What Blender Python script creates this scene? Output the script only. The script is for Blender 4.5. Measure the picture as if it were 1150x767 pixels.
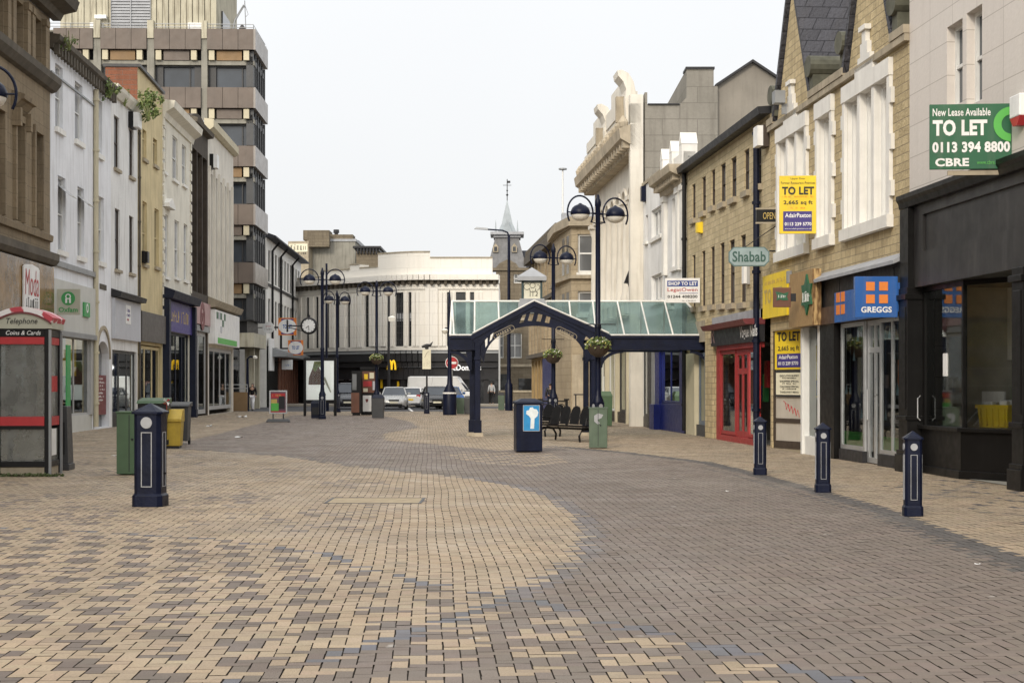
import bpy, bmesh, math, random
import numpy as np
from mathutils import Vector, Matrix
R = math.radians
random.seed(7)
scene = bpy.context.scene
C = scene.collection
for o in list(bpy.data.objects): bpy.data.objects.remove(o)

# ------------------------------------------------------------------ camera
F, CX, HY, EYE = 1800.0, 575.0, 432.0, 1.6       # focal length / optical axis / horizon in photo pixels, eye height in m
cam = bpy.data.cameras.new('camera'); camo = bpy.data.objects.new('camera', cam); C.objects.link(camo)
cam.sensor_width = 36; cam.lens = F/1150*36; cam.shift_y = (HY-383.5)/1150
cam.clip_end = 3000; cam.clip_start = 0.1
camo.location = (0, 0, EYE); camo.rotation_euler = (R(90), 0, 0)
scene.camera = camo
# ------------------------------------------------------------------ sky and sun
SUN_EL, SUN_AZ = 28.0, 199.0                     # azimuth clockwise from +Y: behind the camera, to the left
w = bpy.data.worlds.new('World'); scene.world = w; w.use_nodes = True
nt = w.node_tree; nt.nodes.clear()
out = nt.nodes.new('ShaderNodeOutputWorld'); bg = nt.nodes.new('ShaderNodeBackground'); bg.inputs[1].default_value = 0.10
sky = nt.nodes.new('ShaderNodeTexSky'); sky.sky_type = 'NISHITA'; sky.sun_disc = False
sky.sun_elevation = R(SUN_EL); sky.sun_rotation = R(SUN_AZ); sky.dust_density = 4; sky.air_density = 1.2; sky.ozone_density = 1.0
# overcast layer: bright cloud, brighter towards the zenith as a real overcast is, mixed over the clear sky
tc = nt.nodes.new('ShaderNodeTexCoord'); sep = nt.nodes.new('ShaderNodeSeparateXYZ'); nt.links.new(tc.outputs['Generated'], sep.inputs[0])
mr = nt.nodes.new('ShaderNodeMapRange'); mr.inputs[1].default_value = 0.0; mr.inputs[2].default_value = 1.0; mr.inputs[3].default_value = 8.3; mr.inputs[4].default_value = 13.5
nt.links.new(sep.outputs[2], mr.inputs[0])
ns = nt.nodes.new('ShaderNodeTexNoise'); ns.inputs['Scale'].default_value = 2.5; ns.inputs['Detail'].default_value = 3
nt.links.new(tc.outputs['Generated'], ns.inputs['Vector'])
mr2 = nt.nodes.new('ShaderNodeMapRange'); mr2.inputs[1].default_value = 0.3; mr2.inputs[2].default_value = 0.7; mr2.inputs[3].default_value = 0.97; mr2.inputs[4].default_value = 1.03
nt.links.new(ns.outputs[0], mr2.inputs[0])
mul = nt.nodes.new('ShaderNodeMath'); mul.operation = 'MULTIPLY'; nt.links.new(mr.outputs[0], mul.inputs[0]); nt.links.new(mr2.outputs[0], mul.inputs[1])
cl = nt.nodes.new('ShaderNodeVectorMath'); cl.operation = 'SCALE'; cl.inputs[0].default_value = (0.99, 1.0, 1.014); nt.links.new(mul.outputs[0], cl.inputs['Scale'])
# the veiled sun brightens the cloud round it (behind the camera, to the left)
az, el = R(SUN_AZ), R(SUN_EL); sd = (math.sin(az)*math.cos(el), math.cos(az)*math.cos(el), math.sin(el))
dt = nt.nodes.new('ShaderNodeVectorMath'); dt.operation = 'DOT_PRODUCT'; nt.links.new(tc.outputs['Generated'], dt.inputs[0]); dt.inputs[1].default_value = sd
mx0 = nt.nodes.new('ShaderNodeMath'); mx0.operation = 'MAXIMUM'; mx0.inputs[1].default_value = 0; nt.links.new(dt.outputs['Value'], mx0.inputs[0])
pw = nt.nodes.new('ShaderNodeMath'); pw.operation = 'POWER'; pw.inputs[1].default_value = 2.5; nt.links.new(mx0.outputs[0], pw.inputs[0])
gl_ = nt.nodes.new('ShaderNodeVectorMath'); gl_.operation = 'SCALE'; gl_.inputs[0].default_value = (12.0, 11.4, 10.2); nt.links.new(pw.outputs[0], gl_.inputs['Scale'])
ad0 = nt.nodes.new('ShaderNodeVectorMath'); ad0.operation = 'ADD'; nt.links.new(cl.outputs[0], ad0.inputs[0]); nt.links.new(gl_.outputs[0], ad0.inputs[1]); cl = ad0
mix = nt.nodes.new('ShaderNodeMix'); mix.data_type = 'RGBA'; mix.inputs[0].default_value = 0.92
nt.links.new(sky.outputs[0], mix.inputs[6]); nt.links.new(cl.outputs[0], mix.inputs[7])
nt.links.new(mix.outputs[2], bg.inputs[0]); nt.links.new(bg.outputs[0], out.inputs[0])
sl = bpy.data.lights.new('sun', 'SUN'); sl.energy = 1.7; sl.angle = R(12); sl.color = (1.0, 0.89, 0.74)
so = bpy.data.objects.new('sun', sl); C.objects.link(so)
az, el = R(SUN_AZ), R(SUN_EL)
so.rotation_euler = Vector((-math.sin(az)*math.cos(el), -math.cos(az)*math.cos(el), -math.sin(el))).to_track_quat('-Z', 'Y').to_euler()
so.location = (-40, -40, 60)
vs = scene.view_settings; vs.view_transform = 'Standard'; vs.look = 'None'; vs.exposure = 0.14; vs.gamma = 1.0
scene.cycles.max_bounces = 8; scene.cycles.transparent_max_bounces = 12

# ------------------------------------------------------------------ materials
def newmat(name):
    m = bpy.data.materials.new(name); m.use_nodes = True; t = m.node_tree
    return m, t, t.nodes['Principled BSDF']
def nd(t, typ, **kw):
    n = t.nodes.new(typ)
    for k, v in kw.items(): setattr(n, k, v)
    return n
def wallvec(t, sx=1, sz=1):
    tc = nd(t, 'ShaderNodeTexCoord'); s = nd(t, 'ShaderNodeSeparateXYZ'); t.links.new(tc.outputs['Object'], s.inputs[0])
    a = nd(t, 'ShaderNodeMath', operation='ADD'); t.links.new(s.outputs[0], a.inputs[0]); t.links.new(s.outputs[1], a.inputs[1])
    c = nd(t, 'ShaderNodeCombineXYZ'); 
    mx = nd(t, 'ShaderNodeMath', operation='MULTIPLY'); mx.inputs[1].default_value = sx; t.links.new(a.outputs[0], mx.inputs[0])
    mz = nd(t, 'ShaderNodeMath', operation='MULTIPLY'); mz.inputs[1].default_value = sz; t.links.new(s.outputs[2], mz.inputs[0])
    t.links.new(mx.outputs[0], c.inputs[0]); t.links.new(mz.outputs[0], c.inputs[1])
    return c.outputs[0]
def mixc(t, fac, a, b, blend='MIX'):
    n = nd(t, 'ShaderNodeMix', data_type='RGBA', blend_type=blend)
    for i, v in ((0, fac), (6, a), (7, b)):
        if hasattr(v, 'is_linked'): t.links.new(v, n.inputs[i])
        else: n.inputs[i].default_value = v if i == 0 else (*v, 1) if len(v) == 3 else v
    return n.outputs[2]
def noise(t, vec, scale, detail=4, lo=0.3, hi=0.7, a=0.0, b=1.0, rough=0.55):
    n = nd(t, 'ShaderNodeTexNoise'); n.inputs['Scale'].default_value = scale; n.inputs['Detail'].default_value = detail; n.inputs['Roughness'].default_value = rough
    if vec is not None: t.links.new(vec, n.inputs['Vector'])
    m = nd(t, 'ShaderNodeMapRange'); m.inputs[1].default_value = lo; m.inputs[2].default_value = hi; m.inputs[3].default_value = a; m.inputs[4].default_value = b
    t.links.new(n.outputs[0], m.inputs[0]); return m.outputs[0]
def M(name, rgb, rough=0.7, var=0.12, scale=2.0, streak=0.0, metal=0.0, spec=0.5, bump=0.0, bscale=30, dirt=(0.06, 0.055, 0.045), fine=True):
    m, t, p = newmat(name)
    tc = nd(t, 'ShaderNodeTexCoord').outputs['Object']
    col = mixc(t, noise(t, tc, scale), tuple(c*(1-var) for c in rgb), tuple(min(1, c*(1+var)) for c in rgb))
    if fine: col = mixc(t, noise(t, tc, scale*14, 3, a=0, b=var*0.8), col, tuple(c*0.6 for c in rgb))
    if streak: col = mixc(t, noise(t, wallvec(t, 3.2, 0.28), 1.6, 5, 0.5, 0.78, 0, streak), col, dirt)
    t.links.new(col, p.inputs['Base Color'])
    p.inputs['Metallic'].default_value = metal; p.inputs['Specular IOR Level'].default_value = spec
    t.links.new(noise(t, tc, scale*3, a=max(0.02, rough-0.08), b=min(1, rough+0.08)), p.inputs['Roughness'])
    if bump:
        b = nd(t, 'ShaderNodeBump'); b.inputs['Strength'].default_value = bump; b.inputs['Distance'].default_value = 0.02
        t.links.new(noise(t, tc, bscale), b.inputs['Height']); t.links.new(b.outputs[0], p.inputs['Normal'])
    return m
def masonry(name, c1, c2, mortar, bw=0.5, bh=0.2, msize=0.012, var=0.5, streak=0.3, bump=0.6, off=0.5, dirt=(0.06, 0.05, 0.04), rough=0.9, patch=0.35):
    m, t, p = newmat(name); v = wallvec(t)
    b = nd(t, 'ShaderNodeTexBrick'); b.offset = off; t.links.new(v, b.inputs['Vector'])
    b.inputs['Scale'].default_value = 1; b.inputs['Brick Width'].default_value = bw; b.inputs['Row Height'].default_value = bh
    b.inputs['Mortar Size'].default_value = msize; b.inputs['Mortar Smooth'].default_value = 0.3; b.inputs['Bias'].default_value = 0
    b.inputs['Color1'].default_value = (*c1, 1); b.inputs['Color2'].default_value = (*c2, 1); b.inputs['Mortar'].default_value = (*mortar, 1)
    tc = nd(t, 'ShaderNodeTexCoord').outputs['Object']
    col = mixc(t, noise(t, tc, 9, 5, a=0, b=var), b.outputs['Color'], tuple(c*0.55 for c in c1))
    col = mixc(t, noise(t, tc, 0.45, 4, 0.42, 0.7, 0, patch), col, tuple(c*0.5 for c in c2))
    if streak: col = mixc(t, noise(t, wallvec(t, 2.6, 0.22), 1.7, 5, 0.5, 0.8, 0, streak), col, dirt)
    t.links.new(col, p.inputs['Base Color']); p.inputs['Roughness'].default_value = rough; p.inputs['Specular IOR Level'].default_value = 0.25
    bp = nd(t, 'ShaderNodeBump'); bp.inputs['Strength'].default_value = bump; bp.inputs['Distance'].default_value = 0.02
    h = nd(t, 'ShaderNodeMath', operation='SUBTRACT'); t.links.new(noise(t, tc, 14), h.inputs[0]); t.links.new(b.outputs['Fac'], h.inputs[1])
    t.links.new(h.outputs[0], bp.inputs['Height']); t.links.new(bp.outputs[0], p.inputs['Normal'])
    return m
def glass(name, tint=(0.8, 0.86, 0.86), refl=0.12, rough=0.02):
    m, t, p = newmat(name); t.nodes.remove(p)
    o = [n for n in t.nodes if n.type == 'OUTPUT_MATERIAL'][0]
    tr = nd(t, 'ShaderNodeBsdfTransparent'); tr.inputs[0].default_value = (*tint, 1)
    gl = nd(t, 'ShaderNodeBsdfGlossy'); gl.inputs['Roughness'].default_value = rough; gl.inputs[0].default_value = (0.9, 0.95, 0.95, 1)
    lw = nd(t, 'ShaderNodeFresnel'); lw.inputs[0].default_value = 1.5
    ad = nd(t, 'ShaderNodeMath', operation='ADD'); ad.use_clamp = True; ad.inputs[1].default_value = refl; t.links.new(lw.outputs[0], ad.inputs[0])
    mx = nd(t, 'ShaderNodeMixShader'); t.links.new(ad.outputs[0], mx.inputs[0]); t.links.new(tr.outputs[0], mx.inputs[1]); t.links.new(gl.outputs[0], mx.inputs[2])
    t.links.new(mx.outputs[0], o.inputs[0]); return m
def pane(name, rgb, rough=0.06, var=0.35, spec=0.5):
    """window glass in front of a dark room or blind: glossy, slightly wavy"""
    m, t, p = newmat(name); tc = nd(t, 'ShaderNodeTexCoord').outputs['Object']
    t.links.new(mixc(t, noise(t, tc, 0.6, 2), tuple(c*(1-var) for c in rgb), tuple(c*(1+var) for c in rgb)), p.inputs['Base Color'])
    p.inputs['Roughness'].default_value = rough; p.inputs['Specular IOR Level'].default_value = spec
    b = nd(t, 'ShaderNodeBump'); b.inputs['Strength'].default_value = 0.05; b.inputs['Distance'].default_value = 0.05
    t.links.new(noise(t, tc, 1.2, 1), b.inputs['Height']); t.links.new(b.outputs[0], p.inputs['Normal'])
    return m

mt = {}
mt['white_paint'] = M('white_paint', (0.74, 0.75, 0.78), 0.8, 0.08, 0.9, 0.5, dirt=(0.33, 0.32, 0.30), bump=0.25, bscale=9)
mt['white_paint_b'] = M('white_paint_b', (0.72, 0.72, 0.71), 0.8, 0.09, 0.9, 0.55, dirt=(0.33, 0.31, 0.28), bump=0.3, bscale=9)
mt['cream_paint'] = M('cream_paint', (0.70, 0.67, 0.58), 0.8, 0.09, 0.9, 0.5, dirt=(0.30, 0.27, 0.2), bump=0.25, bscale=9)
mt['yellow_paint'] = M('yellow_paint', (0.60, 0.50, 0.29), 0.85, 0.14, 0.9, 0.65, dirt=(0.30, 0.24, 0.14), bump=0.3, bscale=9)
mt['trim_white'] = M('trim_white', (0.74, 0.725, 0.685), 0.6, 0.08, 2, 0.3, dirt=(0.4, 0.38, 0.34))
mt['stone_trim'] = M('stone_trim', (0.36, 0.31, 0.23), 0.9, 0.2, 2, 0.4)
mt['stone_dark'] = M('stone_dark', (0.10, 0.085, 0.065), 0.9, 0.3, 2, 0.4)
mt['sandstone'] = masonry('sandstone', (0.30, 0.235, 0.155), (0.25, 0.195, 0.128), (0.14, 0.11, 0.075), 1.1, 0.42, 0.008, 0.4, 0.5, 0.3)
mt['yellow_stone'] = masonry('yellow_stone', (0.62, 0.505, 0.305), (0.45, 0.36, 0.215), (0.30, 0.25, 0.165), 0.36, 0.165, 0.011, 0.32, 0.3, patch=0.22)
mt['yellow_stone_b'] = masonry('yellow_stone_b', (0.62, 0.52, 0.335), (0.49, 0.405, 0.25), (0.34, 0.285, 0.19), 0.42, 0.175, 0.010, 0.3, 0.25, patch=0.2)
mt['victorian_stone'] = masonry('victorian_stone', (0.45, 0.375, 0.265), (0.39, 0.32, 0.22), (0.26, 0.215, 0.15), 0.9, 0.35, 0.012, 0.4, 0.4)
mt['brown_stone'] = masonry('brown_stone', (0.22, 0.185, 0.135), (0.17, 0.14, 0.10), (0.12, 0.10, 0.075), 0.8, 0.33, 0.012, 0.5, 0.5)
mt['grey_block'] = masonry('grey_block', (0.285, 0.268, 0.235), (0.245, 0.23, 0.20), (0.18, 0.168, 0.145), 1.35, 0.62, 0.018, 0.3, 0.45, 0.2)
mt['tile_clad'] = masonry('tile_clad', (0.68, 0.635, 0.59), (0.65, 0.60, 0.555), (0.40, 0.36, 0.32), 1.15, 0.58, 0.008, 0.12, 0.12, 0.1, 0.0, rough=0.5, patch=0.12, dirt=(0.3, 0.26, 0.22))
mt['red_brick'] = masonry('red_brick', (0.30, 0.12, 0.07), (0.24, 0.10, 0.06), (0.2, 0.16, 0.13), 0.6, 0.2, 0.012, 0.4, 0.3)
mt['slate'] = masonry('slate', (0.085, 0.085, 0.10), (0.06, 0.06, 0.07), (0.02, 0.02, 0.025), 0.42, 0.30, 0.012, 0.4, 0.2, 0.9, rough=0.6)
mt['faience'] = masonry('faience', (0.83, 0.80, 0.74), (0.81, 0.775, 0.71), (0.6, 0.57, 0.52), 1.6, 0.9, 0.012, 0.08, 0.16, 0.1, rough=0.4, patch=0.08, dirt=(0.45, 0.40, 0.34))
mt['portland'] = M('portland', (0.66, 0.625, 0.555), 0.8, 0.1, 1, 0.4, dirt=(0.26, 0.22, 0.16))
mt['portland_dirty'] = M('portland_dirty', (0.42, 0.36, 0.27), 0.9, 0.25, 1.5, 0.5)
mt['concrete'] = M('concrete', (0.26, 0.25, 0.215), 0.9, 0.15, 1, 0.5, bump=0.2)
mt['concrete_cream'] = M('concrete_cream', (0.46, 0.43, 0.335), 0.9, 0.15, 0.8, 0.85, dirt=(0.12, 0.095, 0.06))
mt['spandrel'] = M('spandrel', (0.128, 0.100, 0.082), 0.55, 0.14, 0.9, 0.3, bump=0.15)
mt['spandrel_sky_sheen'] = M('spandrel_sky_sheen', (0.27, 0.245, 0.225), 0.35, 0.1, 0.9, 0.15)  # spandrel on the street side: sky reflection painted in as a paler colour
mt['ochre_panel'] = M('ochre_panel', (0.23, 0.145, 0.07), 0.7, 0.15, 1)
mt['cream_block'] = M('cream_block', (0.52, 0.47, 0.34), 0.8, 0.1, 1)
mt['asphalt'] = M('asphalt', (0.055, 0.055, 0.06), 0.9, 0.2, 1.5, bump=0.2, bscale=60)
mt['road_paint'] = M('road_paint', (0.7, 0.7, 0.68), 0.8, 0.1, 4)
mt['mortar_bed'] = M('mortar_bed', (0.05, 0.042, 0.034), 0.95, 0.3, 5, spec=0.1)
mt['navy'] = M('navy', (0.006, 0.009, 0.026), 0.38, 0.3, 3, 0.30, spec=0.18, dirt=(0.018, 0.019, 0.024), bump=0.12, bscale=25)
mt['navy_flat'] = M('navy_flat', (0.010, 0.014, 0.032), 0.5, 0.2, 3, spec=0.25)
mt['black'] = M('black', (0.008, 0.008, 0.009), 0.4, 0.2, 3, spec=0.25)
mt['black_shop'] = M('black_shop', (0.007, 0.0066, 0.0066), 0.38, 0.25, 2, 0.10, spec=0.20, dirt=(0.035, 0.033, 0.032))
mt['charcoal'] = M('charcoal', (0.024, 0.024, 0.027), 0.45, 0.15, 2, spec=0.3)
mt['grey_metal'] = M('grey_metal', (0.27, 0.28, 0.29), 0.45, 0.1, 2, metal=0.3)
mt['silver'] = M('silver', (0.50, 0.51, 0.52), 0.35, 0.08, 2, metal=0.6)
mt['lead'] = M('lead', (0.33, 0.34, 0.36), 0.6, 0.15, 3)
mt['green_cabinet'] = M('green_cabinet', (0.08, 0.12, 0.08), 0.5, 0.16, 4, 0.4, dirt=(0.16, 0.18, 0.14))
mt['green_dark'] = M('green_dark', (0.06, 0.115, 0.055), 0.5, 0.1, 4, 0.15)
mt['grey_cabinet'] = M('grey_cabinet', (0.05, 0.052, 0.056), 0.5, 0.12, 4, 0.2)
mt['yellow_bin'] = M('yellow_bin', (0.48, 0.33, 0.035), 0.5, 0.12, 4, 0.15)
mt['red'] = M('red', (0.42, 0.025, 0.03), 0.45, 0.1, 4)
mt['red_shop'] = M('red_shop', (0.33, 0.026, 0.028), 0.4, 0.12, 3)
mt['maroon'] = M('maroon', (0.16, 0.03, 0.035), 0.5, 0.1, 3)
mt['blue_shop'] = M('blue_shop', (0.006, 0.013, 0.12), 0.35, 0.12, 3, spec=0.3)
mt['blue_sign'] = M('blue_sign', (0.012, 0.10, 0.36), 0.35, 0.1, 2, 0.25, dirt=(0.2, 0.19, 0.17))
mt['orange_sign'] = M('orange_sign', (0.72, 0.21, 0.03), 0.5, 0.06, 3)
mt['green_sign'] = M('green_sign', (0.012, 0.105, 0.045), 0.45, 0.1, 2, 0.25, dirt=(0.2, 0.19, 0.17))
mt['lime'] = M('lime', (0.09, 0.42, 0.07), 0.5, 0.08, 2)
mt['leaf_green_sign'] = M('leaf_green_sign', (0.05, 0.30, 0.09), 0.5, 0.08, 2)
mt['yellow_sign'] = M('yellow_sign', (0.80, 0.58, 0.02), 0.5, 0.1, 2, 0.25, dirt=(0.2, 0.19, 0.17))
mt['purple_sign'] = M('purple_sign', (0.05, 0.035, 0.20), 0.5, 0.06, 2)
mt['white_sign'] = M('white_sign', (0.80, 0.80, 0.79), 0.5, 0.1, 2, 0.25, dirt=(0.2, 0.19, 0.17))
mt['cream_sign'] = M('cream_sign', (0.72, 0.68, 0.52), 0.6, 0.08, 2)
mt['beige_sign'] = M('beige_sign', (0.42, 0.42, 0.34), 0.6, 0.08, 2)
mt['ink'] = M('ink', (0.02, 0.02, 0.02), 0.6, 0.1, 5)
mt['gold'] = M('gold', (0.50, 0.36, 0.10), 0.45, 0.1, 5)
mt['arches_yellow'] = M('arches_yellow', (0.85, 0.55, 0.02), 0.4, 0.05, 5)
mt['marble'] = M('marble', (0.21, 0.125, 0.045), 0.16, 0.55, 1.6, 0.0, spec=0.4)
mt['grey_fascia'] = M('grey_fascia', (0.48, 0.49, 0.53), 0.6, 0.06, 1.5, 0.15, dirt=(0.35, 0.35, 0.36))
mt['pale_fascia'] = M('pale_fascia', (0.52, 0.52, 0.49), 0.6, 0.06, 1.5, 0.2, dirt=(0.35, 0.34, 0.3))
mt['brown_fascia'] = M('brown_fascia', (0.10, 0.09, 0.082), 0.6, 0.12, 1.5, 0.2)
mt['pink_fascia'] = M('pink_fascia', (0.42, 0.27, 0.27), 0.6, 0.12, 3)
mt['shop_inside'] = M('shop_inside', (0.20, 0.19, 0.175), 0.8, 0.3, 0.9)
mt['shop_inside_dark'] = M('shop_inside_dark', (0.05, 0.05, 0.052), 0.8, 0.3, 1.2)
mt['wood'] = None
mt['timber_brown'] = M('timber_brown', (0.14, 0.055, 0.032), 0.6, 0.2, 2, 0.3)
mt['pane_pale'] = pane('pane_pale', (0.30, 0.31, 0.33))
mt['pane_grey'] = pane('pane_grey', (0.14, 0.145, 0.15))
mt['pane_dark'] = pane('pane_dark', (0.025, 0.027, 0.03))
mt['pane_blue'] = pane('pane_blue', (0.045, 0.055, 0.07), 0.05, 0.25)
mt['pane_brown'] = pane('pane_brown', (0.10, 0.085, 0.065))
mt['glass'] = glass('shop_glass', (0.93, 0.96, 0.95), 0.07)
mt['glass_thin'] = glass('glass_thin', (0.95, 0.97, 0.96), 0.03)
def grimy_glass():
    m, t, p = newmat('grimy_glass'); o = [n for n in t.nodes if n.type == 'OUTPUT_MATERIAL'][0]
    tr = nd(t, 'ShaderNodeBsdfTransparent'); tr.inputs[0].default_value = (0.8, 0.82, 0.8, 1); p.inputs['Base Color'].default_value = (0.23, 0.235, 0.22, 1); p.inputs['Roughness'].default_value = 0.25
    tc = nd(t, 'ShaderNodeTexCoord').outputs['Object']; mx = nd(t, 'ShaderNodeMixShader'); t.links.new(noise(t, tc, 3, 5, a=0.40, b=0.75), mx.inputs[0])
    t.links.new(tr.outputs[0], mx.inputs[1]); t.links.new(p.outputs[0], mx.inputs[2]); t.links.new(mx.outputs[0], o.inputs[0]); return m
mt['glass_dirty'] = grimy_glass()
def lit(name, rgb, e):
    m, t, p = newmat(name); p.inputs['Base Color'].default_value = (*rgb, 1); p.inputs['Emission Color'].default_value = (*rgb, 1); p.inputs['Emission Strength'].default_value = e; return m
mt['lit_white'] = lit('lit_white', (0.8, 0.8, 0.8), 0.55); mt['lit_poster'] = lit('lit_poster', (0.8, 0.8, 0.78), 0.28); mt['lit_yellow'] = lit('lit_yellow', (0.9, 0.55, 0.02), 0.5)
mt['canopy_glass'] = None
mt['frame_white'] = M('frame_white', (0.70, 0.70, 0.68), 0.5, 0.05, 3)
mt['frame_grey'] = M('frame_grey', (0.40, 0.40, 0.40), 0.5, 0.08, 3)
mt['frame_dark'] = M('frame_dark', (0.03, 0.03, 0.032), 0.5, 0.1, 3)
mt['frame_brown'] = M('frame_brown', (0.05, 0.035, 0.025), 0.6, 0.2, 3)
mt['globe'] = M('globe', (0.74, 0.72, 0.66), 0.3, 0.05, 3)
mt['rubber'] = M('rubber', (0.02, 0.02, 0.02), 0.8, 0.2, 5)
mt['skin'] = M('skin', (0.45, 0.27, 0.19), 0.6, 0.05, 5)
mt['hair'] = M('hair', (0.03, 0.02, 0.014), 0.6, 0.1, 5)
mt['leaf'] = M('leaf', (0.10, 0.15, 0.04), 0.6, 0.45, 9)
mt['leaf_pale'] = M('leaf_pale', (0.20, 0.24, 0.08), 0.6, 0.45, 9)
mt['flower'] = M('flower', (0.62, 0.56, 0.16), 0.6, 0.4, 12)
mt['weed'] = M('weed', (0.07, 0.095, 0.03), 0.8, 0.5, 9)
mt['paper'] = M('paper', (0.75, 0.75, 0.74), 0.8, 0.08, 6)
def wood_mat():
    m, t, p = newmat('osb_wood'); tc = nd(t, 'ShaderNodeTexCoord').outputs['Object']
    wv = nd(t, 'ShaderNodeTexWave'); wv.bands_direction = 'X'; wv.inputs['Scale'].default_value = 2.6; wv.inputs['Distortion'].default_value = 9; wv.inputs['Detail'].default_value = 4
    mp = nd(t, 'ShaderNodeMapping'); mp.inputs['Scale'].default_value = (4, 4, 0.8); t.links.new(tc, mp.inputs[0]); t.links.new(mp.outputs[0], wv.inputs['Vector'])
    t.links.new(mixc(t, wv.outputs['Fac'], (0.13, 0.065, 0.02), (0.52, 0.35, 0.155)), p.inputs['Base Color']); p.inputs['Roughness'].default_value = 0.6
    return m
mt['wood'] = wood_mat()
def canopy_glass():
    m, t, p = newmat('canopy_glass'); t.nodes.remove(p)
    o = [n for n in t.nodes if n.type == 'OUTPUT_MATERIAL'][0]
    tr = nd(t, 'ShaderNodeBsdfTransparent'); tr.inputs[0].default_value = (0.62, 0.74, 0.73, 1)
    pr = nd(t, 'ShaderNodeBsdfPrincipled'); pr.inputs['Base Color'].default_value = (0.21, 0.31, 0.305, 1); pr.inputs['Roughness'].default_value = 0.08
    tc = nd(t, 'ShaderNodeTexCoord').outputs['Object']
    mx = nd(t, 'ShaderNodeMixShader'); t.links.new(noise(t, tc, 1.3, 5, a=0.18, b=0.50), mx.inputs[0]); t.links.new(tr.outputs[0], mx.inputs[1]); t.links.new(pr.outputs[0], mx.inputs[2])
    t.links.new(mx.outputs[0], o.inputs[0]); return m
mt['canopy_glass'] = canopy_glass()

# ------------------------------------------------------------------ geometry helpers
def G(px, py):
    """ground point under a photo pixel"""
    Y = F*EYE/(py-HY); return ((px-CX)/F*Y, Y)
def XA(px, Y): return (px-CX)/F*Y
def ZA(py, Y): return EYE-(py-HY)/F*Y
class Fr:
    """upright plane frame: local x runs left to right along a front seen from outside, y into the thing, z up"""
    def __init__(s, ox, oy, rz):
        s.o = Vector((ox, oy)); s.rz = rz; s.ex = Vector((math.cos(rz), math.sin(rz))); s.ey = Vector((-math.sin(rz), math.cos(rz)))
    def pix(s, px, py=HY, n=0.0):
        a = (px-CX)/F; Y = (s.o.dot(s.ey)+n)/(a*s.ey.x+s.ey.y); P = Vector((a*Y, Y))
        return ((P-s.o).dot(s.ex), EYE-(py-HY)/F*Y)
    def x(s, px, n=0.0): return s.pix(px, HY, n)[0]
    def z(s, px, py, n=0.0): return s.pix(px, py, n)[1]
    def world(s, x, y=0.0): return s.o+s.ex*x+s.ey*y
    def rect(s, a, b, top, bot, n=0.0):
        """hole from two photo columns and the top and bottom rows at their middle"""
        m = (a+b)/2; x0, x1 = sorted((s.x(a, n), s.x(b, n))); return (x0, x1, s.z(m, bot, n), s.z(m, top, n))
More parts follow.
